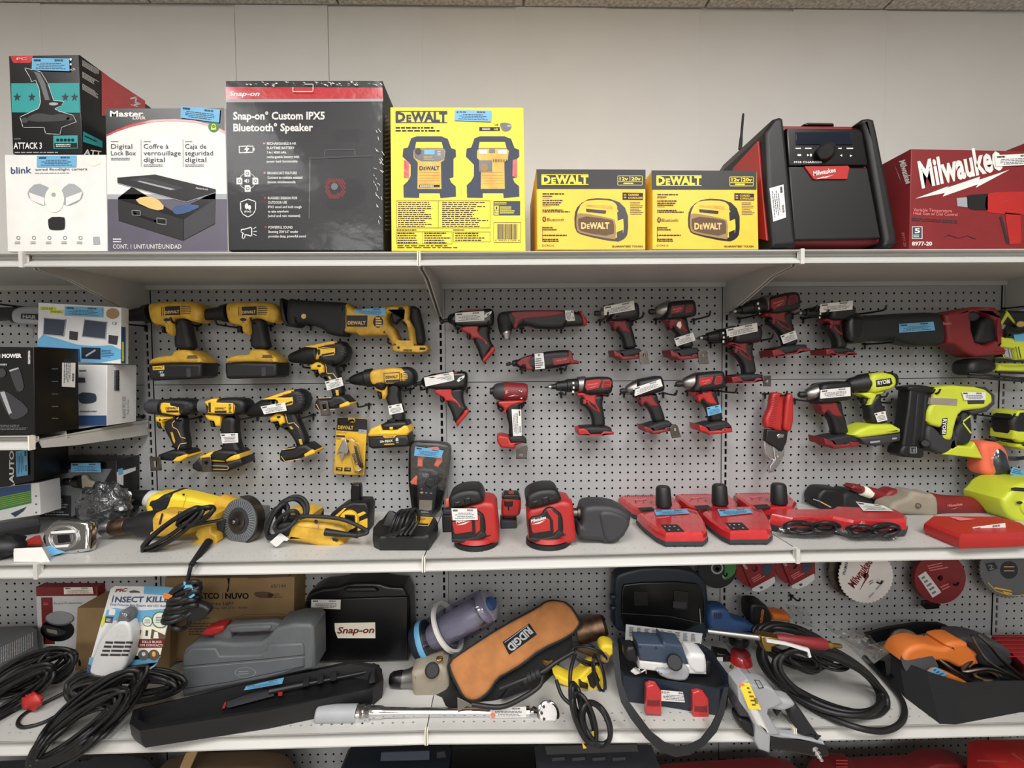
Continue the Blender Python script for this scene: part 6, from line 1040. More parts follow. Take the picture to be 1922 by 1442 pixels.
r = T('lime_charger', 'lime green charger body standing at the right margin', 'charger', W(1, 'c6', '1850,660')[0]); yq = yd(1, 'c6', '1850,690')+.03; slab('body', 'c6', '1650,500 1700,460 1740,400 1850,345 2200,350 2200,700 1900,690 1760,670 1700,620', 'lime', r, Y(yq), .12, .03, .012, 1); slab('front_plate', 'c6', '1790,500 1850,470 2200,480 2200,640 1830,620 1785,560', 'lime', r, Y(yq), .12, .036, .005, 1); q = Pr(Y(yq-.0305)); q.poly('c6', '1815,410 1960,420 1960,450 1815,440', 'dtx', 1, 1); q.build('slot', r); slab('base', 'c6', '1760,660 1900,690 2200,700 2200,730 1900,720 1770,690', 'gblk', r, Y(yq), .11, .028, .003); q = Pr(Y(yq-.0365)); q.disc('c6', 1885, 538, 26, 'dtx', 1, 12); q.build('button', r)
# ---------- lower shelf ----------
def proj(p): v = V(p)-CAM; d = v.dot(fwd); return 961+F*v.dot(rgt)/d, 721+F*v.dot(dwn)/d
def ribbon(name, k, s, m, par, t=.0025):
    rings = []
    for w in s.split():
        a, b, c, d, y = [float(v) for v in w.split(',')]; (x0, y0), (x1, y1) = P(k, f'{a},{b} {c},{d}'); p, q = at(x0, y0, y), at(x1, y1, y)
        rings.append([p, q, q+V((0, t, 0)), p+V((0, t, 0))])
    return loft(name, rings, m, par, 1.2)
def hoop(name, c, N, R, w, h, m, par, sx=1):
    N = V(N).normalized(); u = N.orthogonal().normalized(); v = N.cross(u); vs = []; n = 36
    for i in range(n):
        d = u*math.cos(i*2*PI/n)+v*math.sin(i*2*PI/n)
        vs += [c+d*R+N*h, c+d*(R+w)+N*h, c+d*(R+w)-N*h, c+d*R-N*h]
    return mesh(name, vs, [(4*i+j, 4*i+(j+1) % 4, 4*((i+1) % n)+(j+1) % 4, 4*((i+1) % n)+j) for i in range(n) for j in range(4)], [m], par, ang=.8)
def y2(k, s): return yd(2, k, s)
# left end
r = T('label_carton', 'pale carton covered in fine print at the far left of the lower shelf', 'box', W(2, 'c7', '60,760')[0])
tp = W(2, 'c7', '-160,500,.1 215,490,.1 250,515,.1 -180,700,.1'); bt = [V((p.x, p.y, shz(2, p.x)+.001)) for p in tp]; loft('carton', [bt, tp], 'gry', r, .3)
e0, e1 = tp[3], tp[2]; N_ = (e1-e0).cross(V((0, 0, 1))).normalized(); N_ = N_ if N_.y < 0 else -N_; q = Pr(Pl(e0, N_, e1-e0))
for i in range(18): q.micro('c7', f'{-40+i*15},{648-i*7} {-32+i*15},{645-i*7} {-32+i*15},{760-i*8} {-40+i*15},{764-i*8}', 12, 'wht', 1, .6, i)
q.build('fine_print', r)
ys = y2('f2', '285,660'); r, q = carton('kitchen_scale_box', 'red and white carton picturing a round kitchen scale', 'box', 'f2', '260,165 712,165 722,655 285,655', ys, .12, 'dred')
q.poly('f2', '266,232 708,228 718,618 282,620', 'ppr', 1); q.poly('f2', '300,240 384,240 388,420 320,580 305,400', 'dred', 2); q.poly('f2', '316,540 400,560 402,582 320,582', 'dred', 2); q.text('f2', 'Round Professional', 395, 292, 600, 287, 16, 'ltx', 2); q.micro('f2', '316,276 368,276 368,298 316,298', 2, 'pnk', 3)
q.disc('f2', 420, 480, 124, 'gblk', 3, 84); q.poly('f2', '300,455 320,440 440,470 500,500 400,530 320,505', 'dgr', 4, 1); q.poly('f2', '340,468 415,482 420,512 345,495', 'sand', 5); q.disc('f2', 436, 395, 106, 'gry', 5, 52); q.disc('f2', 436, 390, 100, 'lgr', 6, 46); q.micro('f2', '358,592 410,592 410,604 358,604', 1); q.build('front_print', r)
stk(r, 'f2', '466,168 676,165 684,214 468,218', Y(ys-.0035), 'cream')
yb = y2('f2', '548,775'); r, q = carton('brown_carton', 'plain brown carton standing between the scale box and the hang card', 'box', 'f2', '565,316 1252,318 1240,765 548,778', yb, .1, 'brn')
q.poly('f2', '572,705 582,690 592,720 590,745 575,740', 'gblk', 1); q.build('scuff', r)
yt = y2('c8', '100,700'); r, q = carton('canopy_light_carton', 'large brown carton with black lettering, open top flaps, behind the grey case', 'box', 'c8', '-40,92 878,86 872,480 860,600 400,650 -60,700', yt, .14, 'brn', 'carton')
q.text('c8', 'SATCO', 170, 242, 345, 242, 40, 'gblk', 1, .03); q.line('c8', '368,200 368,245', 3, 'ltx', 1); q.text('c8', 'NUVO', 388, 242, 555, 242, 40, 'gblk', 1, .03); q.text('c8', 'Canopy Light', 240, 288, 445, 284, 24, 'ltx', 1); q.text('c8', '3 CCT Dimming, 120-277V, 4000K', 160, 315, 550, 312, 14, 'ltx', 1); q.text('c8', '65/144', 712, 164, 818, 162, 24, 'ltx', 1)
q.micro('c8', '690,205 800,200 800,238 690,240', 3, 'dbrn', 1, .6); q.poly('c8', '580,195 690,190 740,215 700,240 610,235', 'dbrn', 1, 1); q.micro('c8', '170,375 320,372 320,385 170,388', 1); q.micro('c8', '130,410 430,405 430,500 130,505', 5, 'dbrn'); q.line('c8', '460,380 520,355 780,350 825,360', 3, 'dbrn', 1); q.line('c8', '470,390 530,370 820,368', 2, 'dbrn', 1); q.build('front_print', r)
slab('torn_flap', 'c8', '180,95 400,96 412,150 408,96 540,92 560,98 840,86 838,66 560,74 430,84 180,80', 'dbrn', r, Y(yt-.001), .002, bv=.0003); q = Pr(Y(yt-.0015)); q.poly('c8', '405,98 420,96 414,150 408,195 400,190 410,140', 'gblk', 2); q.build('tear', r)
# hang card
yi = -.285; r = T('hang_card', 'blue and white hang card holding a grey bulb-shaped bug zapper', 'hang card', at(200, 1270, yi)); g = Y(yi)
slab('card', 'f2', ['812,175 845,155 1190,160 1300,172 1312,190 1290,250 1240,380 1200,560 1140,740 1000,828 925,832 628,825', '945,195 985,183 1030,198 1028,206 950,206'], 'ppr', r, g, .003, bv=.0005)
q = Pr(Y(yi-.0018)); q.poly('f2', '1055,158 1190,162 1298,174 1308,190 1290,245 1210,225 1050,215', 'sky', 1); q.poly('f2', '640,730 800,760 1150,715 1000,828 925,832 630,824', 'blue', 1); q.poly('f2', '655,680 1175,660 1140,740 900,760 645,735', 'sky', 1); q.poly('f2', '790,310 1000,340 1260,320 1235,390 1000,430 760,400', 'sky', 1, 1); q.poly('f2', '745,390 780,360 760,440 735,470', 'lime', 2, 1)
q.poly('f2', '960,440 1215,470 1170,680 960,700', 'cream', 1); q.poly('f2', '1110,470 1215,520 1200,560 1100,540', 'dbrn', 2); q.poly('f2', '1130,490 1155,495 1160,540 1120,540', 'cream', 3)
for s in ('1000,480 1035,480 1030,510 998,510', '1065,480 1085,482 1080,525 1062,522'): q.poly('f2', s, 'ltx', 2)
q.text('f2', 'PIC', 840, 202, 935, 196, 22, 'dred', 2, .04, .3); q.text('f2', 'I', 815, 276, 835, 276, 50, 'blue', 2, .02, .3); q.text('f2', 'NSECT KILLER', 838, 276, 1275, 274, 40, 'blue', 2, .03, .15); q.text('f2', 'Dual Purpose Bug Zapper and LED Bulb', 805, 300, 1215, 312, 17, 'blue', 2)
q.poly('f2', '800,325 845,328 838,370 795,368', 'wht', 2); q.poly('f2', '772,378 832,382 820,428 765,425', 'ltx', 2); q.micro('f2', '778,392 822,395 818,420 774,418', 2, 'wht', 3)
for x, y, a in ((1078, 416, 38), (1172, 405, 62)): q.disc('f2', x, y, a, 'grn', 2); q.disc('f2', x, y, a*.86, 'wht', 3); q.micro('f2', f'{x-a*.6},{y-a*.4} {x+a*.6},{y-a*.4} {x+a*.6},{y+a*.4} {x-a*.6},{y+a*.4}', 4, 'grn', 4, .4, 5, True)
q.poly('f2', '992,580 1020,545 1205,545 1190,608 1015,610', 'dred', 3); q.text('f2', 'KILLS BUGS', 1040, 573, 1182, 575, 17, 'wht', 4, .02); q.text('f2', 'ON CONTACT!', 1022, 597, 1192, 600, 17, 'wht', 4, .02); q.disc('f2', 1050, 662, 40, 'gry', 3); q.disc('f2', 1125, 662, 40, 'dbrn', 3); q.disc('f2', 1050, 655, 14, 'wht', 4); q.disc('f2', 1125, 655, 14, 'gld', 4, 20); q.micro('f2', '920,755 1100,740 1060,800 900,800', 4, 'wht', 2)
q.poly('f2', '1205,205 1265,225 1250,255 1198,232', 'org', 3); q.build('card_print', r)
slab('bulb_body', 'f2', '885,395 970,395 1002,480 988,610 950,735 880,792 780,802 698,778 690,740 735,600 785,500', 'silk', r, Y(yi-.018), .032, bv=.006, sm=1); slab('bulb_base', 'f2', '900,335 925,320 970,328 982,355 970,410 882,405', 'gry', r, Y(yi-.016), .026, bv=.004); slab('bulb_foot', 'f2', '695,745 760,775 860,770 950,730 880,790 790,803 705,780', 'gry', r, Y(yi-.018), .034, bv=.006, sm=1)
q = Pr(Y(yi-.0345))
for j in range(4):
    for a, b in ((0, 55), (65, 145), (152, 200)): q.poly('f2', f'{772-j*11+a},{562+j*30} {772-j*11+b},{564+j*30} {770-j*11+b},{580+j*30} {768-j*11+a},{578+j*30}', 'dtx', 1)
for i in range(5): q.line('f2', f'905,{352+i*10} 960,{356+i*10}', 3, 'dgr', 1)
q.text('f2', 'PIC', 838, 535, 930, 525, 16, 'wht', 1, .03); q.build('bulb_grille', r); slab('blister', 'f2', '880,330 930,310 985,335 1015,480 990,680 900,800 780,812 690,790 680,740 760,520', 'film', r, Y(yi-.02), .046, bv=.01, sm=1)
# cables
r = T('cable_bundle', 'big coiled bundle of black cable hanging over the shelf edge at left', 'cable', W(2, 'f2', '700,1000')[0])
coil('coils', [('f2', 930, 885, 395, 95, -.05, -.28, 18, 36), ('f2', 640, 1140, 520, 120, -.72, -.34, 16, 50), ('f2', 560, 1200, 420, 90, -.66, -.36, 12, 50), ('f2', 900, 900, 370, 60, -.05, -.3, 9, 34), ('f2', 520, 1240, 330, 110, -.62, -.36, 8, 40), ('f2', 640, 900, 140, 100, -.3, -.26, 4, 30)], .0044, 'crd', r, 2, 2)
tube('cable_end', [[rest(2, *P('f2', v)[0], -.2, .005) for v in '540,900 350,1000 180,1090 130,1160 180,1190 330,1150 480,1060'.split()]], .0042, 'crd', r); tube('cable_tie', [path('f2', '880,860,-.31 890,930,-.32 870,985,-.31')], .002, 'crd', r)
r = T('cable_bundle', 'tangled black cables with a red plug at the far left of the lower shelf', 'cable', W(2, 'f2', '200,1000')[0])
coil('coils', [('f2', 230, 790, 320, 110, -.38, -.2, 5, 34), ('f2', 60, 960, 360, 80, -.55, -.24, 8, 44), ('f2', 400, 730, 130, 100, -.4, -.2, 8, 30), ('f2', 250, 800, 300, 60, -.5, -.2, 5, 40)], .0045, 'crd', r, 6, 2); blob('red_plug', at(*P('f2', '235,1000')[0], -.27), (.026, .012, .02), 'red', r, .35, 4)
# black case, grey case
yk = y2('c8', '1300,700'); r = T('tool_case', 'black plastic tool case with a worn white badge and red lettering', 'case', W(2, 'c8', '1300,700')[0]); g = Y(yk)
slab('case', 'c8', ['945,440 945,235 1035,172 1190,160 1250,132 1480,130 1530,155 1690,165 1700,450 1700,690 1010,700 1010,460'], 'gblk', r, g, .085, 0, .01, 1); slab('face', 'c8', '965,420 965,240 1680,222 1685,670 1030,680 1030,440', 'gblk', r, g, .02, .006, .004); slab('carry_handle', 'c8', '1245,150 1270,132 1465,130 1490,160 1460,165 1280,168', 'blk', r, Y(yk+.02), .03, .03, .006)
q = Pr(Y(yk-.0065)); q.poly('c8', '1162,415 1450,410 1452,522 1185,522 1165,470', 'cream', 1); q.text('c8', 'Snap-on', 1180, 488, 1445, 484, 44, 'dred', 2, .03, .25); q.build('badge', r); stk(r, 'c8', '998,248 1206,250 1204,318 995,310', Y(yk-.0068))
yg = y2('c8', '80,945'); r = T('tool_case', 'grey plastic tool case with a red latch end, in front of the brown carton', 'case', W(2, 'c8', '500,900')[0]); g = Y(yg)
slab('case', 'c8', '80,945 80,640 100,600 160,560 330,548 440,562 640,552 700,505 745,450 870,420 990,424 1015,452 1020,740 700,815 300,890', 'gry', r, g, .09, 0, .01); slab('handle_frame', 'c8', ['290,560 310,490 350,455 430,425 720,410 780,425 770,480 700,545 640,575 330,575', '428,488 722,476 692,520 640,547 470,556 428,530'], 'gry', r, Y(yg+.02), .025, 0, .005); slab('face', 'c8', '95,920 95,640 160,585 330,585 360,640 640,630 690,600 700,560 940,550 950,580 950,720 690,800 300,870', 'gry', r, g, .02, .006, .005); slab('latch_end', 'c8', '215,500 240,465 300,440 385,430 380,460 350,490 290,505', 'red', r, Y(yg+.01), .04, .003, .006)
q = Pr(Y(yg-.0065)); q.line('c8', '90,720 680,668 950,640', 4, 'dgr', 1); q.line('c8', '90,735 680,685 950,655', 3, 'lgr', 1); q.line('c8', '90,880 400,835 950,720', 4, 'dgr', 1); q.disc('c8', 530, 765, 74, 'lgr', 1, 36, 70); q.micro('c8', '480,752 578,748 578,780 480,784', 2, 'lgr', 1, .3); q.build('relief_shading', r)  # flat dark and pale lines paint shade and highlight of the moulded relief
slab('carry_handle', 'c8', '415,440 700,425 720,445 700,475 430,488 412,470', 'gry', r, Y(yg+.017), .03, .002, .006, 1)
# long open case
r = T('long_tool_case', 'long open black case with a scan tool inside, jutting over the shelf edge', 'case', W(2, 'z', '480,1350')[0])
t = W(2, 'z', '250,1333,.05 560,1262,.05 662,1240,.05 712,1248,.05 720,1275,.05 700,1292,.05 500,1335,.05 262,1372,.05 243,1358,.05'); cx = sum((p for p in t), V())/len(t)
ins = lambda d: [p+((cx-p)*V((.12, 1, 0)) if 0 else V(((cx.x-p.x)*.05*d, (cx.y-p.y)*.22*d, 0))) for p in t]
rings = [[V((p.x, p.y, p.z-.049)) for p in ins(.35)], [V((p.x, p.y, p.z-.03)) for p in ins(.1)], t, ins(.6), [V((p.x, p.y, p.z-.03)) for p in ins(1.0)]]; loft('tray', rings, 'blk', r, .5)
hull('tool_body', W(2, 'c8', '390,1000,.03 400,970,.03 640,880,.035 720,880,.035 740,930,.03 500,990,.03 400,1020,.03 500,990,.01 720,940,.01'), 'dgr', r, .003); hull('red_end', W(2, 'c8', '365,1020,.03 385,975,.03 395,975,.03 385,1020,.03 370,1020,.02 392,1020,.02'), 'red', r); hull('red_mark', W(2, 'c8', '760,905,.037 795,900,.037 790,930,.037 765,932,.037 765,925,.03 790,925,.03'), 'red', r)
for x, y in ((960, 830), (1060, 810), (1155, 790)): hull('rib', W(2, 'c8', f'{x-25},{y-25},.045 {x+25},{y-32},.045 {x+22},{y+30},.045 {x-20},{y+38},.045 {x-20},{y+38},.02 {x+22},{y+30},.02 {x-25},{y-25},.02 {x+25},{y-32},.02'), 'rub', r, .003)
lathe('probe', 'c8', '700,900', '1400,760', W(2, 'c8', '700,900,.035')[0].y, W(2, 'c8', '1400,760,.035')[0].y, '0,22 .3,20 .5,12 .95,12 1,6', 'blk', r, 12); pl = Zp(shz(2, -.4)+.056); stk(r, 'c8', '535,862 805,800 790,845 520,892', pl, 'sky'); hull('hinge', W(2, 'c8', '1400,720,.03 1500,740,.03 1500,830,.02 1400,850,.03 1440,690,.05 1500,760,.0'), 'blk', r, .004)
# torque wrench
yw_ = y2('d1', '200,1100')+.012; r = T('torque_wrench', 'chrome torque wrench with a knurled grip and a tag with an orange dot', 'wrench', W(2, 'd1', '500,1110')[0])
lathe('grip', 'c8', '1038,1062', '1325,1058', yw_, yw_, '0,50 .04,60 .96,62 1,58', 'lgr', r); lathe('collar', 'c8', '1320,1058', '1420,1055', yw_, yw_, '0,58 .1,62 .3,56 .4,62 .6,62 .7,54 .9,60 1,54', 'chr', r); lathe('tube', 'd1', '-20,1048', '1100,1048', yw_, yw_, '0,42 .07,42 .09,34 .45,30 1,30', 'chr', r); lathe('neck', 'd1', '1085,1048', '1160,1048', yw_, yw_, '0,38 .3,40 .5,26 .7,40 1,30', 'chr', r)
pc = at(*P('d1', '1240,1052')[0], yw_); N_ = V((0, -.9, .6)); cyl('ratchet_head', pc-N_.normalized()*.012, pc+N_.normalized()*.012, .0285, 'chr', r, .0285, 32); cyl('head_plate', pc+N_.normalized()*.012, pc+N_.normalized()*.0135, .022, 'pew', r)
for dx, dy in ((-30, -45), (-45, 0), (-28, 42)): p = at(*P('d1', f'{1240+dx},{1052+dy}')[0], yw_-.016); cyl('screw', p, p+N_.normalized()*.003, .0035, 'blk', r)
yf = yw_-.0112; stk(r, 'd1', '832,1012 1085,1008 1088,1085 832,1086', Y(yf)); q = Pr(Y(yf-.001)); q.disc('d1', 850, 1068, 17, 'oran', 3); q.build('orange_dot', r)
# vacuum bin
yv = -.13; r = T('vacuum_bin', 'clear purple-tinted vacuum dust bin with a white ring, lying tilted', 'vacuum bin', at(*P('d1', '500,640')[0], yv))
lathe('inner_filter', 'd1', '420,520', '760,330', yv, yv-.02, '0,80 .1,92 .6,100 .9,96 1,70', 'lav', r); lathe('bin', 'd1', '380,540', '830,285', yv, yv-.03, '0,125 .05,130 .5,128 .9,122 .97,108 1,80', 'tint', r, 32); lathe('end_cap', 'd1', '800,300', '838,278', yv-.028, yv-.034, '0,112 .5,106 1,70', 'lav', r, 32); lathe('nozzle', 'd1', '820,285', '850,265', yv-.034, yv-.045, '0,50 .5,46 1,34', 'blue', r)
lathe('base', 'd1', '300,570', '400,525', yv, yv, '0,110 .2,128 .8,134 1,130', 'navy', r, 32); lathe('price_band', 'd1', '350,548', '385,533', yv, yv, '0,136 .1,138 .9,138 1,136', 'teal' if 0 else 'sky', r, 32)
c = at(*P('d1', '530,440')[0], yv); A_2 = at(*P('d1', '830,285')[0], yv-.03)-at(*P('d1', '380,540')[0], yv); hoop('ring', c, A_2, 158/3.775*m_per_px(c), .008, .006, 'wht', r)
r = T('air_impact_tool', 'worn beige air tool with a black socket, lying left of the orange bag', 'power tool', W(2, 'd1', '380,930')[0]); ya = y2('d1', '380,930')+.04
lathe('socket', 'd1', '120,815', '215,812', ya, ya, '0,36 .2,50 .8,58 1,56', 'gblk', r); lathe('nose', 'd1', '205,815', '300,800', ya, ya, '0,56 .5,60 1,74', 'pew', r); slab('housing', 'd1', '285,720 300,700 400,680 520,640 560,800 540,900 430,930 330,920 300,880', 'sand', r, Y(ya), .075, bv=.012, sm=1); slab('air_fitting', 'd1', '450,660 490,655 495,672 455,680', 'brs', r, Y(ya-.03), .02); lathe('port', 'd1', '420,750', '421,752', ya-.034, ya-.045, '0,52 .8,50 1,40', 'rub', r)
# orange bag
pl = Pl(W(2, 'd1', '760,980')[0]+V((0, .0, .045)), (.06, -1, .75)); r = T('tool_bag', 'tan suede tool bag with a black brand patch, propped diagonally', 'bag', W(2, 'd1', '700,980')[0])
slab('top_panel', 'd1', '540,690 640,620 900,450 1180,300 1225,262 1290,250 1380,270 1460,390 1460,430 1400,500 1180,600 1060,700 960,760 880,800 820,900 740,960 680,962 640,930 600,850 560,770', 'tan', r, pl, .03, 0, .008, 1); slab('piping', 'd1', '525,690 640,605 900,435 1170,290 1225,250 1290,240 1400,265 1480,390 1470,450 1400,515 1190,615 1070,715 960,775 890,815 830,915 745,978 680,980 625,940 585,860 545,780', 'rub', r, pl, .03, -.006, .006, 1)
slab('side_gusset', 'd1', '545,740 900,480 1420,460 1440,600 1300,680 1150,800 1000,900 850,990 700,1000 620,950', 'fab', r, pl, .05, -.03, .01, 1); ribbon('end_flap', 'd1', f'430,760,540,700,-.2 420,850,545,800,-.22 450,960,600,880,-.25 500,1030,680,980,-.29 600,1030,700,985,-.3', 'blk', r)
pp = Pl(pl.P+pl.N*.0006, pl.N); q = Pr(pp); q.poly('d1', '918,550 1108,416 1162,495 965,640', 'fab', 1); q.text('d1', 'RIDGID', 1105, 452, 950, 572, -42, 'lgr', 2, .04) if 0 else q.text('d1', 'RIDGID', 1100, 440, 945, 580, 55, 'lgr', 2, .04); q.line('d1', '1096,432 934,552', 4, 'lgr', 2); q.build('brand_patch', r)
slab('metal_flap', 'd1', '598,940 690,985 600,1045', 'pew', r, Y(-.325), .003); hull('contents', W(2, 'd1', '900,920,.0 1300,760,.0 1350,640,.03 1000,820,.04 900,960,.02 1200,860,0'), 'blk', r, .004)
tube('bag_strap', [path('d1', '700,990,-.33 900,1010,-.33 1050,950,-.33 1180,860,-.32 1200,780,-.31'), path('d1', '900,880,-.32 1050,820,-.32 1200,760,-.31 1300,690,-.3 1420,620,-.28')], .006, 'blk', r)
for x, y in ((1080, 820), (1110, 805), (1140, 790), (1170, 775)): p = at(*P('d1', f'{x},{y}')[0], -.315); cyl('strap_ring', p-V((.006, 0, 0)), p+V((.006, 0, .004)), .011, 'rub', r)
# things right of the bag
r = T('metal_can', 'rusty dark metal can lying behind the orange bag', 'can', W(2, 'd1', '1550,560')[0]); lathe('can', 'd1', '1440,480', '1650,430', -.1, -.1, '0,80 .05,84 .9,78 1,60', 'rust', r, 28)
r = T('hammer', 'hammer with a worn wooden handle end pointing forward', 'hammer', W(2, 'd1', '1640,690')[0]); lathe('handle', 'd1', '1450,590', '1645,660', -.12, -.2, '0,20 .5,24 .9,32 1,34', 'dbrn', r, 16); lathe('handle_end', 'd1', '1630,655', '1660,666', -.2, -.21, '0,34 .5,34 1,26', 'pnk' if 0 else 'brn', r, 16)
r = T('yellow_trim_tool', 'bright yellow corded tool wound with black cord, its loop hanging over the edge', 'power tool', W(2, 'd1', '1500,900')[0]); yy_ = y2('d1', '1500,900')+.04; g = Y(yy_)
slab('body', 'd1', '1270,735 1310,745 1400,790 1450,760 1520,690 1580,680 1620,720 1640,800 1600,880 1505,920 1430,865 1400,840 1300,800', 'yelb', r, g, .05, bv=.006); slab('body_block', 'd1', '1436,800 1540,748 1600,760 1600,880 1505,920 1436,868', 'yelb', r, Y(yy_-.008), .05, bv=.005); slab('rear_housing', 'd1', '1595,560 1630,530 1700,545 1705,590 1650,640 1600,600', 'yelb', r, Y(yy_+.02), .05, bv=.008, sm=1); slab('slot', 'd1', '1440,845 1500,870 1500,895 1440,868', 'gblk', r, Y(yy_-.01), .07, bv=.002)
slab('badge', 'd1', '1450,785 1510,800 1505,822 1448,808', 'gblk', r, Y(yy_-.01), .068, .036, .001); slab('black_grip', 'd1', '1505,750 1560,700 1590,760 1545,820 1520,800', 'blk', r, g, .076, bv=.004); lathe('dial', 'd1', '1230,650', '1225,700', yy_, yy_, '0,50 .5,54 1,44', 'brs', r)
coil('cord_wrap', [('d1', 1600, 780, 130, 34, 1.35, yy_-.04, 3, 10), ('d1', 1530, 640, 120, 60, .3, yy_-.02, 3, 16)], .0032, 'crd', r, 3)
coil('cord_loop', [('d1', 1585, 1130, 165, 90, 1.2, -.385, 3, 18), ('d1', 1500, 1090, 190, 55, 1.25, -.38, 3, 16), ('d1', 1450, 1000, 150, 28, 1.4, -.375, 3, 14)], .0052, 'blk', r, 9, 2); tube('cord', [path('d1', f'1430,640,{-.3} 1400,760,-.34 1400,900,-.36 1430,1000,-.375 1480,1120,-.385'), path('d1', '1300,820,-.32 1340,930,-.35 1420,1010,-.37 1480,1100,-.385')], .0048, 'blk', r); slab('yellow_tag', 'd1', '1550,1185 1575,1175 1590,1220 1560,1228', 'yel', r, Y(-.392), .002); slab('yellow_tag', 'd1', '1480,1255 1515,1300 1490,1305', 'yel', r, Y(-.392), .002)
# laser level case
r = T('laser_level_case', 'open navy case with red latches, its lid leaning back', 'case', W(2, 'd2', '560,1060')[0]); yl = -.1
slab('lid', 'd2', '190,200 200,150 260,120 420,85 700,100 790,170 825,230 828,560 780,590 300,540 190,520 185,380', 'navy', r, Y(yl), .05, 0, .01, 1); slab('lid_lining', 'd2', '235,235 260,190 720,180 790,240 790,520 300,480 235,480', 'gblk', r, Y(yl), .02, .006, .004, 1); slab('lid_recess', 'd2', '318,245 410,245 410,340 318,340', 'blk', r, Y(yl), .01, .009, .001); slab('lid_recess', 'd2', '585,240 680,245 680,370 585,365', 'blk', r, Y(yl), .01, .009, .001); q = Pr(Y(yl-.0095)); q.poly('d2', '585,320 678,325 675,370 585,362', 'dgr', 1); q.line('d2', '765,370 772,470', 5, 'lgr', 1); q.line('d2', '235,400 560,420 790,470', 5, 'dgr', 1); q.build('lid_marks', r)
for y in (285, 360): slab('hinge', 'd2', f'160,{y-14} 200,{y-16} 200,{y+16} 160,{y+14}', 'navy', r, Y(yl), .02)
tp = W(2, 'd2', '195,640,.075 215,570,.075 330,560,.075 760,600,.075 830,640,.075 965,820,.075 965,880,.075 900,912,.075 500,850,.075 250,820,.075 215,780,.075'); cc = sum((p for p in tp), V())/len(tp); sc_ = lambda s, dz: [V((cc.x+(p.x-cc.x)*s, cc.y+(p.y-cc.y)*s, p.z+dz)) for p in tp]
loft('case_body', [sc_(.93, -.074), sc_(.97, -.06), sc_(1, -.01), sc_(1, 0), sc_(.96, .001), sc_(.93, -.008)], 'navy', r, .5); hull('foam_insert', sc_(.925, -.007)+sc_(.925, -.02), 'blk', r, .002)
ff = on(2, *P('d2', '600,865')[0], .07).y-.008
for s in ('400,880 430,865 470,870 500,910 500,1070 395,1060', '708,920 745,905 780,912 815,960 818,1108 712,1098'): slab('latch', 'd2', s, 'bred', r, Y(ff-.012), .02, bv=.003); 
for s in ('408,960 492,965 490,1010 405,1005', '722,1000 806,1005 808,1050 720,1045'): slab('latch_catch', 'd2', s, 'dred', r, Y(ff-.014), .02, bv=.003)
stk(r, 'd2', '498,916 704,934 704,1002 498,990', Y(ff-.003), 'wht', '$126.99')
slab('instruction_sheet', 'd2', '268,474 784,536 770,632 640,610 400,560 262,598', 'ppr', r, Y(yl-.035), .0015, bv=.0003); q = Pr(Y(yl-.037)); [q.micro('d2', f'{290+i*52},{488+i*6} {325+i*52},{492+i*6} {325+i*52},{560+i*4} {290+i*52},{556+i*4}', 6, 'gry', 1, .5, i) for i in range(9)]; q.build('sheet_print', r)
ribbon('shoulder_strap', 'd2', '178,600,215,600,-.3 180,700,225,720,-.33 200,850,240,870,-.355 235,1000,285,990,-.375 300,1110,350,1080,-.385 400,1240,440,1200,-.39 500,1330,530,1270,-.395 600,1370,610,1300,-.395 700,1355,690,1290,-.395 800,1290,770,1250,-.39 880,1200,840,1160,-.39 930,1080,890,1060,-.385 960,900,930,900,-.37', 'rub', r)
r = T('laser_level', 'blue and silver surveying level resting in the open navy case', 'level', W(2, 'd2', '560,780,.07')[0]); yq = on(2, *P('d2', '560,800')[0], .07).y; g = Y(yq)
slab('body_top', 'd2', '325,560 490,570 495,535 520,560 620,572 665,700 500,690 340,675', 'slate', r, g, .06, bv=.006); slab('body_lower', 'd2', '338,670 500,690 665,700 760,640 785,770 600,765 440,748 338,735', 'silk', r, g, .056, bv=.006); slab('barrel', 'd2', '640,625 770,630 785,690 785,770 670,760', 'silk', r, g, .062, bv=.012, sm=1); slab('eyepiece', 'd2', '250,600 330,600 340,715 250,690', 'blk', r, g, .04, bv=.008, sm=1); slab('objective', 'd2', '780,680 815,690 818,775 782,775', 'blk', r, g, .05, bv=.006); slab('tripod_base', 'd2', '440,745 560,755 600,700 680,740 680,800 640,835 500,810', 'lgr', r, Y(yq-.02), .04, bv=.008, sm=1)
lathe('focus_knob', 'd2', '595,728', '597,730', yq-.03, yq-.055, '0,50 .8,50 1,42', 'rub', r, 24); q = Pr(Y(yq-.0285)); q.disc('d2', 365, 697, 9, 'dred', 1, r2=6); q.text('d2', 'BOSCH', 382, 705, 440, 710, 14, 'dred', 1, .02); q.micro('d2', '380,712 415,714 415,722 380,720', 1); q.build('logo', r); q = Pr(Y(yq-.0305)); q.disc('d2', 365, 628, 7, 'dtx', 1); q.disc('d2', 472, 634, 7, 'dtx', 1); q.build('screws', r)
r = T('metal_fitting', 'small white-tipped fitting lying on the case foam', 'fitting', W(2, 'd2', '350,800,.07')[0]); tube('wire', [path('d2', f'330,765,{yq-.04} 370,795,{yq-.04} 400,780,{yq-.04} 405,805,{yq-.04}')], .002, 'chr', r); slab('pad', 'd2', '300,790 320,770 360,775 370,800 330,812', 'silk', r, Y(yq-.035), .006, bv=.002)
r = T('blue_sander', 'blue power tool body lying behind the grease gun', 'power tool', W(2, 'd2', '950,500')[0]); slab('body', 'd2', '800,350 850,335 930,340 955,410 1060,440 1150,480 1145,515 960,510 830,510 800,480', 'blue', r, Y(-.1), .06, bv=.014, sm=1); q = Pr(Y(-.1305)); [q.line('d2', f'{866+i*14},400 {868+i*14},436', 6, 'navy', 1) for i in range(4)]; q.build('vents', r)
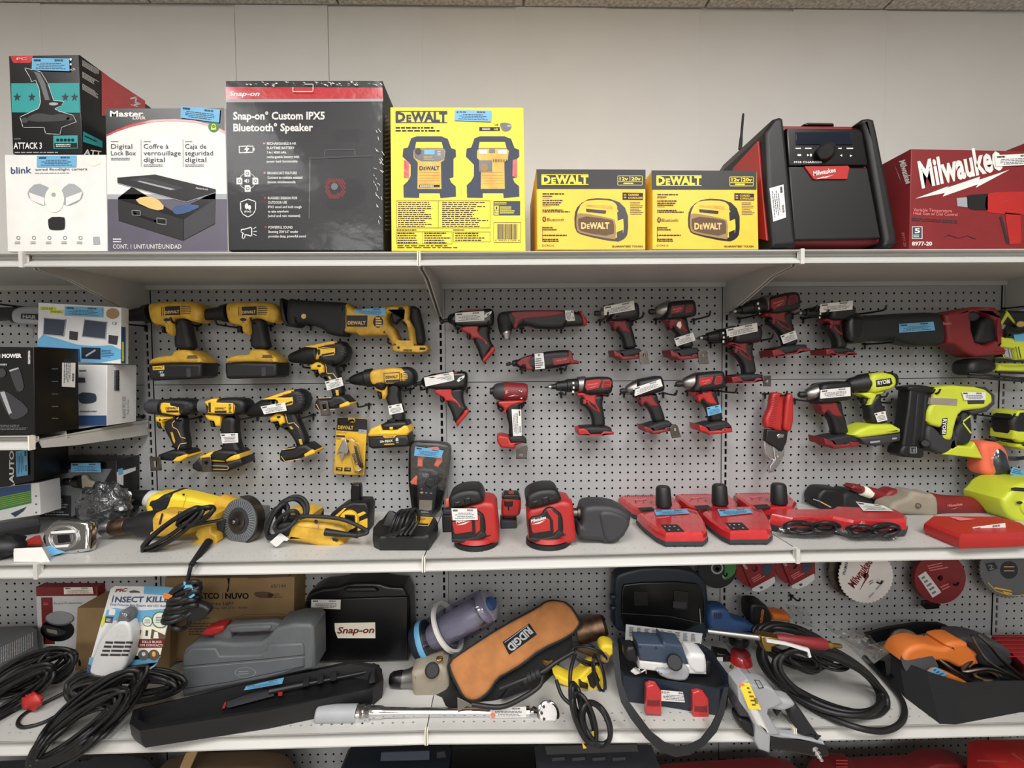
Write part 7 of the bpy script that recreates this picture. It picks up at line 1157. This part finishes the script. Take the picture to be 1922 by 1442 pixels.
r = T('red_pump', 'small round red device with a black knob, left of the air hose', 'pump', W(2, 'd2', '1050,780')[0]); yp = y2('d2', '1050,800')+.05; c = at(*P('d2', '1040,700')[0], yp); cyl('body', c-V((0, 0, .028)), c+V((0, 0, .016)), .036, 'bred', r, .028, 32); cyl('shoulder', c+V((0, 0, .014)), c+V((0, 0, .024)), .028, 'dred', r, .02); lathe('knob', 'd2', '1030,600', '1025,530', yp, yp, '0,60 .3,66 .8,60 1,44', 'gblk', r, 28); slab('base', 'd2', '860,640 960,660 980,760 900,740 850,700', 'gblk', r, Y(yp+.02), .04); q = Pr(Y(yp-.0005)); q.poly('d2', '880,695 920,695 922,725 882,725', 'wht', 1); q.build('tag', r); cyl('bleed_screw', at(*P('d2', '975,770')[0], yp-.03), at(*P('d2', '985,750')[0], yp-.03), .005, 'brs', r)
r = T('orange_black_tool', 'black and orange tool end with an orange brand mark, at the pegboard', 'power tool', W(2, 'd3', '260,440')[0]); slab('battery_end', 'd3', '190,300 215,278 290,285 325,340 325,420 290,440 200,420', 'blk', r, Y(-.08), .06, bv=.008, sm=1); slab('body', 'd3', '330,345 450,360 450,400 340,392', 'org', r, Y(-.08), .05, bv=.01); q = Pr(Y(-.111)); q.text('d3', 'RIDGID', 300, 430, 312, 345, 16, 'org', 1, .03); q.build('logo', r)
r = T('grease_gun', 'grease gun with a red knurled grip and a steel lever, across the hose coil', 'grease gun', W(2, 'd4', '300,420')[0]); yy = -.3
lathe('barrel', 'd3', '-40,480', '290,520', yy+.02, yy, '0,16 .9,18 1,20', 'pew', r, 16); slab('head_block', 'd3', '272,490 380,505 395,540 340,560 340,590 300,585 280,540', 'brs', r, Y(yy), .03, bv=.004); lathe('grip', 'd3', '385,525', '695,562', yy, yy-.01, '0,24 .05,30 .95,34 1,28', 'dred', r, 20); lathe('coupler', 'd3', '690,562', '790,572', yy-.01, yy-.01, '0,22 .3,24 .35,14 .9,14 1,10', 'brs', r, 14)
ribbon('lever', 'd3', f'328,530,328,548,{yy-.03} 450,552,450,568,{yy-.03} 590,588,580,608,{yy-.03} 605,640,590,645,{yy-.032}', 'silk', r, .006)
r = T('air_hose', 'thick coiled black air hose spilling toward the shelf edge', 'hose', W(2, 'd4', '800,780')[0])
coil('hose_coils', [('d4', 520, 560, 450, 190, .45, -.26, 5, 34), ('d4', 600, 590, 400, 170, .4, -.3, 3, 24), ('d4', 330, 340, 280, 110, .35, -.17, 8, 44)], .0068, 'crd', r, 12, 2)
tube('hose_end', [[rest(2, *P('d4', v)[0], -.05, .008) for v in '250,620 330,690 500,800 750,900 950,930 1080,860 1080,720 950,560 820,420'.split()]], .0072, 'crd', r); coil('thin_cord', [('d4', 400, 440, 110, 60, .5, -.26, 3, 20), ('d4', 600, 430, 110, 55, .3, -.24, 6, 18)], .004, 'crd', r, 5, 2)
r = T('clear_pouch', 'crumpled clear plastic pouches lying over the hose and cord', 'bag', W(2, 'd4', '750,400')[0]); 
def crumple(name, k, quad, yy, par, seed, n=9, amp=.016):
    q = P(k, quad); rn = random.Random(seed); vs = []; fs = []
    for j in range(n+1):
        for i in range(n+1):
            u, v = i/n, j/n; x = (q[0][0]*(1-u)+q[1][0]*u)*(1-v)+(q[3][0]*(1-u)+q[2][0]*u)*v; y = (q[0][1]*(1-u)+q[1][1]*u)*(1-v)+(q[3][1]*(1-u)+q[2][1]*u)*v
            vs.append(at(x+rn.uniform(-1, 1), y+rn.uniform(-1, 1), yy+rn.uniform(-amp, amp)))
    fs = [(j*(n+1)+i, j*(n+1)+i+1, (j+1)*(n+1)+i+1, (j+1)*(n+1)+i) for j in range(n) for i in range(n)]
    return mesh(name, vs, fs, ['pch'], par, smooth=False)
crumple('pouch', 'd4', '270,50 420,80 480,220 300,170', -.2, r, 1); crumple('pouch', 'd4', '520,180 860,270 970,400 850,470', -.23, r, 2)
# black tray with orange grinder
r = T('black_tool_tray', 'soft black tool bag opened like a tray at the lower right', 'bag', W(2, 'd4', '1450,880')[0])
tp = W(2, 'd4', '905,480,.075 1040,360,.075 1420,250,.075 1760,300,.075 2300,480,.075 2300,640,.075 1880,600,.075 1500,610,.075 1240,540,.075 1000,400,.075'.replace('1000,400,.075', '1010,410,.075')); 
tp = W(2, 'd4', '920,440,.07 1080,330,.07 1400,260,.07 1760,330,.07 2300,500,.07 2300,590,.07 1880,585,.07 1500,600,.07 1250,520,.07 1060,440,.07 985,395,.07')
bt = W(2, 'd4', '880,470,.0 1080,420,.0 1400,400,.0 1760,420,.0 2300,600,.0 2300,780,.0 1900,800,.0 1450,885,.0 1340,880,.0 1100,700,.0 930,520,.0')
inn = [p*.93+(sum((z for z in tp), V())/len(tp))*.07+V((0, 0, -.002)) for p in tp]; inb = [p*.9+(sum((z for z in tp), V())/len(tp))*.1+V((0, 0, -.045)) for p in tp]; loft('bag_wall', [bt, tp, inn, inb], 'fab', r, .3)
ribbon('bag_flap', 'd4', '830,260,860,330,-.1 1000,215,1020,290,-.1 1200,185,1210,260,-.1 1340,185,1340,240,-.1 1400,205,1390,240,-.1', 'blk', r, .01)
r = T('random_orbit_sander', 'orange and grey corded tool with a grey disc lying in the black bag', 'power tool', W(2, 'd4', '1350,440,.04')[0]); yq = -.2
slab('body', 'd4', '1000,390 1050,310 1150,280 1230,300 1320,310 1300,280 1400,260 1460,275 1455,300 1530,350 1515,370 1540,420 1490,430 1480,455 1400,450 1330,410 1290,400 1180,400 1090,430 1020,410', 'org', r, Y(yq), .07, bv=.012, sm=1); slab('rear_housing', 'd4', '1390,250 1480,235 1600,250 1740,310 1770,380 1750,440 1620,450 1530,430 1520,360 1450,300', 'gry' if 0 else 'dgr', r, Y(yq+.01), .07, bv=.014, sm=1)
pw = at(*P('d4', '1200,470')[0], yq-.04); dsc('disc', pw, (-.1, -1, .6), 115/3.682*m_per_px(pw), .006, 'dgr', r); dsc('backing_disc', at(*P('d4', '1110,350')[0], yq+.02), (-.1, -1, .3), .048, .008, 'dst', r); q = Pr(Y(yq-.062)); q.poly('d4', '1250,520 1310,488 1400,535 1340,562', 'sky', 1); q.micro('d4', '1290,505 1310,495 1380,535 1340,550', 3, 'ltx', 2); q.build('price_sticker', r); slab('orange_base', 'd4', '1225,510 1280,480 1320,490 1540,590 1500,602 1380,570', 'org', r, Y(yq-.045), .02, bv=.004, sm=1)
tube('cord', [path('d4', f'1560,270,{yq-.04} 1620,380,{yq-.05} 1700,470,{yq-.06} 1900,580,{yq-.06}'), path('d4', f'1600,260,{yq-.04} 1680,330,{yq-.05} 1780,450,{yq-.05} 1950,590,{yq-.05}'), path('d4', f'1330,430,{yq-.03} 1450,520,{yq-.05} 1560,590,{yq-.05}'), path('d4', f'1560,440,{yq-.03} 1500,520,{yq-.05} 1680,500,{yq-.06} 1850,560,{yq-.06}')], .005, 'dst', r); coil('cord_coil', [('d4', 1660, 550, 90, 40, .2, yq-.03, 4, 14)], .004, 'dbrn', r, 4)
r = T('red_case', 'ribbed red plastic case lid behind the black bag at the right margin', 'case', W(2, 'd4', '1850,400')[0]); hull('case', W(2, 'd4', '1690,260,.08 2200,260,.08 2300,480,.08 1920,470,.08 1700,400,.0 2200,400,.0 2300,560,0 1900,560,0'), 'dred', r, .006); q = Pr(Zp(shz(2, 2)+.0815)); [q.line('d4', f'{1700+i*24},{275+i*28} 2200,{275+i*28}', 6, 'red', 1) for i in range(6)]; q.build('ribs', r)
# silver pneumatic gun
r = T('air_stapler', 'silver pneumatic gun with a yellow tag and a black grip, jutting over the edge', 'air tool', W(2, 'd2', '1120,1150')[0]); ya = -.355; g = Y(ya)
slab('body', 'd2', '985,842 1055,800 1075,835 1180,848 1225,870 1262,925 1285,955 1230,985 1190,1000 1185,1030 1270,1165 1205,1168 1200,1288 1125,1262 1098,1205 1100,1110 1050,1020 992,962', 'lgr', r, g, .05, bv=.004); slab('body_ridge', 'd2', '1000,862 1050,838 1100,960 1200,1150 1195,1165 1110,1105 1060,1000', 'silk', r, Y(ya-.004), .05, bv=.006); slab('nose_bumper', 'd2', '1000,1060 1060,1080 1095,1110 1110,1200 1060,1180 1005,1120', 'blk', r, g, .045, bv=.008, sm=1); slab('cap', 'd2', '975,910 1040,1000 1060,1050 1000,1040 965,960', 'dgr', r, g, .054, bv=.004)
slab('lower_arm', 'd4', '130,895 200,915 400,945 500,970 545,1030 545,1070 470,1080 330,1050 200,1030 130,1025', 'blk', r, g, .04, bv=.01, sm=1); slab('arm_trim', 'd4', '130,890 200,900 500,960 510,985 350,950 200,935 130,920', 'lgr', r, g, .042, bv=.004); slab('grip', 'd4', '255,745 310,715 340,730 440,880 500,960 470,950 350,935 330,890', 'rub', r, g, .036, bv=.012, sm=1); slab('neck', 'd4', '80,650 200,670 290,680 320,720 260,750 220,760 120,740', 'lgr', r, g, .04, bv=.01, sm=1); slab('trigger', 'd4', '170,690 215,700 240,750 225,780 200,810 185,760', 'gblk', r, g, .02, bv=.003)
lathe('air_plug', 'd4', '455,1025', '525,1135', ya-.01, ya-.02, '0,30 .2,32 .3,22 .5,26 .6,14 .75,18 .8,10 1,12', 'chr', r, 16); q = Pr(Y(ya-.0296)); q.poly('d2', '1030,870 1098,868 1180,1050 1095,1045', 'yelb', 1); q.poly('d2', '1028,868 1060,872 1070,890 1035,892', 'oran', 2); q.bars('d2', '1130,970 1150,968 1160,1010 1138,1012', 6, 'dtx', 2); q.micro('d2', '1080,890 1100,890 1160,1030 1120,1030', 5, 'dbrn', 2); q.build('price_sticker', r); q = Pr(Y(ya-.0265)); q.line('d2', '1135,850 1165,852 1195,900 1165,905', 5, 'dtx', 1, True); q.poly('d2', '985,950 1000,945 1045,1030 1025,1040', 'dtx', 1); q.build('marks', r)
# ---------- discs hung under the middle shelf ----------
yd_ = -.05
def disc_(name, label, k, x, y, rp, m, dx=0, t=.003, c='disc', teeth=0, hole=True, grp=None):
    r = T(name, label, c, at(*P(k, f'{x},{y}')[0], yd_), grp); n = teeth*2 if teeth else 48; pts = []
    for i in range(n): a = i*2*PI/n; R = rp*(1.0 if not teeth or i % 2 else .955); pts.append(f'{x+R*math.cos(a):.1f},{y+R*math.sin(a):.1f}')
    lp = [' '.join(pts)]; 
    if hole: lp.append(' '.join(f'{x+rp*.11*math.cos(i*PI/8):.1f},{y+rp*.11*math.sin(i*PI/8):.1f}' for i in range(16)))
    slab('disc', k, lp, m, r, Y(yd_), t, bv=.0004); return r, Pr(Y(yd_-t/2-.0004))
r, q = disc_('grinding_disc', 'dark grinding disc with a green label quarter, hung near the right upright', 'd3', 20, 92, 120, 'rub', c='disc'); q.poly('d3', '60,20 140,40 138,110 100,150 50,165 70,110', 'grn', 1, 1); q.disc('d3', 20, 88, 38, 'lgr', 2, r2=28); q.poly('d3', '50,130 80,125 75,145 55,150', 'lgr', 2); q.build('label', r)
for n_, (dx, dy, lab) in enumerate(((0, 0, 'red and white carded cutting disc, left of the two'), (245, -18, 'red and white carded cutting disc, right of the two with a flap'))):
    r, q = disc_('carded_disc', lab, 'd3', 240+dx, 100+dy, 105, 'dred', c='disc pack', grp='red carded cutting discs'); f = lambda s: ' '.join(f'{float(v.split(",")[0])+dx},{float(v.split(",")[1])+dy}' for v in s.split())
    slab('card', 'd3', [f('160,40 200,20 380,20 380,140 330,210 280,235 235,220'), f(' '.join(f'{248+20*math.cos(i*PI/8):.0f},{90+20*math.sin(i*PI/8):.0f}' for i in range(16)))], 'dred', r, Y(yd_-.006), .004, bv=.0006)
    q2 = Pr(Y(yd_-.0088)); q2.poly('d3', f('235,215 375,140 380,175 330,215 280,236 240,230'), 'ppr', 1); q2.poly('d3', f('295,80 350,50 370,90 330,140 310,130'), 'ltx', 1); q2.micro('d3', f('230,150 300,110 320,140 250,180'), 3, 'pnk', 2); q2.poly('d3', f('280,205 300,200 305,212 290,218'), 'ltx', 2); q2.text('d3', 'FIBER', 170+dx, 60+dy, 200+dx, 100+dy, 16, 'wht', 2); q2.build('card_print', r); q.build('rim', r) if q.vs else None
r, q = disc_('saw_blade', 'white circular saw blade with red lettering', 'd3', 940, 135, 172, 'wht', teeth=44, c='saw blade'); q.text('d3', 'Milwaukee', 868, 215, 985, 50, 50, 'dred', 1, .03, .1); q.poly('d3', '900,232 940,150 932,160 968,70 950,150 958,142', 'dred', 2); q.text('d3', 'FRAMING', 815, 130, 835, 40, 18, 'ltx', 1, .02); q.micro('d3', '960,170 990,150 1000,175 965,195', 2, 'gry', 1); q.micro('d3', '1000,215 1070,140 1075,155 1010,225', 2, 'gry', 1); q.micro('d3', '955,265 1000,225 1005,235 965,275', 2, 'gry', 1); q.build('lettering', r)
yd_ = -.035; r, q = disc_('saw_blade', 'tarnished toothed blade mostly hidden behind the white one', 'd3', 870, 110, 165, 'dst', teeth=40, c='saw blade')
yd_ = -.05; r, q = disc_('disc_pack', 'round dark red disc pack with a slanted white tag', 'd3', 1392, 145, 158, 'dred', c='disc pack', t=.012); q.poly('d3', '1265,138 1312,108 1410,238 1355,272', 'ppr', 1); q.micro('d3', '1280,142 1305,125 1395,238 1360,258', 5, 'gry', 2); q.micro('d3', '1320,70 1440,40 1460,90 1340,110', 3, 'pnk', 1); q.micro('d3', '1400,200 1470,170 1480,200 1420,230', 2, 'pnk', 1); q.build('pack_print', r); slab('hanger_tab', 'd3', '1290,290 1390,290 1392,335 1310,342 1285,320', 'gblk', r, Y(yd_), .01)
r, q = disc_('saw_blade', 'grey saw blade with navy and yellow printing at the right margin', 'd3', 1830, 85, 190, 'gry', teeth=50, c='saw blade'); q.poly('d3', '1680,60 1740,50 1760,90 1700,110', 'navy', 1); q.disc('d3', 1830, 100, 55, 'navy', 1); q.poly('d3', '1740,205 1840,225 1850,235 1740,215', 'yel', 1); q.poly('d3', '1790,230 1850,245 1845,255 1800,245', 'yel', 1); q.line('d3', '1700,180 1750,230 1840,260 1930,255', 5, 'yel', 1); q.text('d3', '2', 1705, 100, 1735, 92, 30, 'lgr', 2); q.line('d3', '1800,80 1860,80', 5, 'gld', 2); q.line('d3', '1800,105 1860,105', 5, 'gld', 2); q.build('blade_print', r)
r, q = disc_('disc_pack', 'faded pink disc pack above the open navy lid', 'd2', 580, 70, 100, 'pnk', c='disc pack'); q.disc('d2', 580, 78, 55, 'gry', 1); q.disc('d2', 600, 140, 40, 'lgr', 1, r2=20); q.build('label', r); slab('card', 'd2', '420,40 720,40 715,110 660,120 480,112 420,105', 'dbrn', r, Y(-.044), .002)
hooks('d3', '478,258', 'the carded discs', .03)
for k_, p_, w_ in (('d3', '20,92', 'through the dark grinding disc'), ('d3', '940,135', 'through the white saw blade'), ('d3', '1392,145', 'through the round red disc pack'), ('d3', '1830,85', 'through the grey blade')): hooks(k_, p_, w_, .05)
# ---------- bottom level ----------
def under(name, label, c, k, top, yy, depth, m, sm=0, bv=.006):
    p = P(k, top); zb = .1005; ends = []
    for x, y in (p[-1], p[0]):
        w_ = at(x, y, yy); ends.append(proj((w_.x, w_.y, zb)))
    r = T(name, label, c, V((at(*p[0], yy).x*.5+at(*p[-1], yy).x*.5, yy+depth/2, zb))); slab('shell', 'z', [p+ends], m, r, Y(yy), depth, depth, bv, sm); return r
r = under('dark_bag', 'dark patterned soft bag at the bottom left below the cable bundle', 'bag', 'z', '-60,1425 80,1418 160,1425 190,1412 270,1412 300,1440 320,1480', -.12, .08, 'cse', 1, .02)
r = under('brown_bag', 'brown fuzzy bag on the bottom level below the long black case', 'bag', 'z', '300,1440 330,1410 420,1404 520,1402 555,1420 570,1470', -.12, .08, 'dbrn', 1, .02); slab('handle', 'z', '330,1460 350,1412 365,1406 372,1410 350,1460', 'brn', r, Y(-.21), .01)
r = under('green_case', 'dark green case with a pale label strip, bottom level', 'case', 'z', '655,1404 660,1400 836,1398 848,1404', -.12, .12, 'navy'); slab('label_strip', 'z', '716,1412 806,1409 806,1426 714,1428', 'ltx', r, Y(-.2405), .004, .002, .001); slab('latch', 'z', '820,1410 835,1408 838,1420 820,1422', 'rub', r, Y(-.2405), .01, .005)
r = under('black_case', 'plain black case between the dark green and grey cases, bottom level', 'case', 'z', '850,1402 1000,1398', -.12, .12, 'gblk')
r = under('grey_case', 'slate grey moulded case, bottom level beneath the hanging cord loop', 'case', 'z', '1003,1400 1010,1397 1215,1396 1223,1400', -.12, .12, 'cse'); slab('handle_recess', 'z', '1022,1400 1195,1396 1198,1410 1026,1416', 'dgr', r, Y(-.2405), .006, .003, .002)
for i in range(4): slab('rib', 'z', f'{1035+i*38},1422 {1060+i*38},1420 {1060+i*38},1426 {1036+i*38},1428', 'dgr', r, Y(-.2405), .006, .003, .002)
r = under('red_case', 'dark red moulded case, bottom level right of the slate grey case', 'case', 'z', '1226,1436 1250,1430 1400,1420 1450,1418 1480,1425 1502,1445', -.12, .06, 'dred', 0, .01)
r = under('red_case', 'wide red moulded case with a raised handle, bottom level', 'case', 'z', '1510,1442 1520,1425 1545,1412 1580,1412 1590,1420 1700,1415 1725,1404 1770,1404 1790,1412 1830,1425 1850,1442', -.12, .06, 'dred', 0, .006)
for i in range(3): q = Pr(Y(-.1805)); q.line('z', f'1570,{1428+i*6} 1590,{1428+i*6}', 2, 'red', 1); q.build('rib_marks', r)
r = under('red_case', 'brighter red boxy case in the bottom right corner', 'case', 'z', '1812,1390 1830,1386 2000,1384 2010,1390', -.2, .12, 'red', 0, .01)
for s in ('1835,1428 1890,1430', '1900,1415 1925,1432'): q = Pr(Y(-.3205)); q.line('z', s, 3, 'dred', 1); q.build('edge_marks', r)
# ---------- small pieces belong to the part they sit on ----------
SUB = dict(badge_print='side_badge badge', rail_screw='battery_rail', rail_print='battery_rail', switch='handle_trim handle_shell', housing_print='motor_housing housing_shell body', battery_print='battery', battery_trim='battery', battery_latch='battery_cap', grip_trim='handle', foot_trim='foot', clutch_mark='chuck', chuck_jaws='chuck', chuck_nose='chuck', vent_slots='rear_vent body', logo='badge body body_lower', front_print='carton', side_print='carton', control_print='control_panel', badge_logo='badge', card_print='card', handle_print='knife_handle', bulb_grille='bulb_body', meter_print='meter_body display', bolt='boot', wire_bristles='wire_wheel', grip_ridges='grip', wrap_glint='plastic_wrap', top_print='housing case', relief_shading='face', vents='body', ribs='case', lid_marks='lid', lid_lining='lid', foam_insert='case_body', latch_catch='latch', sheet_print='instruction_sheet', screws='body_top', fine_print='carton', band_print='paper_band', label_print='shell', case_print='case', tear='carton', scuff='carton', screw='ratchet_head', head_plate='ratchet_head', foot_print='magazine_foot', magazine_rib='magazine', latch_holes='case', button='front_plate', gear_bolt='gear_head', display='control_panel', tuning_knob='control_panel', gauge='foot', scuff_marks='motor_housing', brand_patch='top_panel', handle_end='handle')
for o in list(C.objects):
    b = o.name.split('.')[0]
    if b in SUB and o.parent is not None and 'category' in o.parent:
        sib = {}
        for c in o.parent.children: sib.setdefault(c.name.split('.')[0], c)
        for n in SUB[b].split():
            if n in sib and sib[n] is not o: o.parent = sib[n]; break
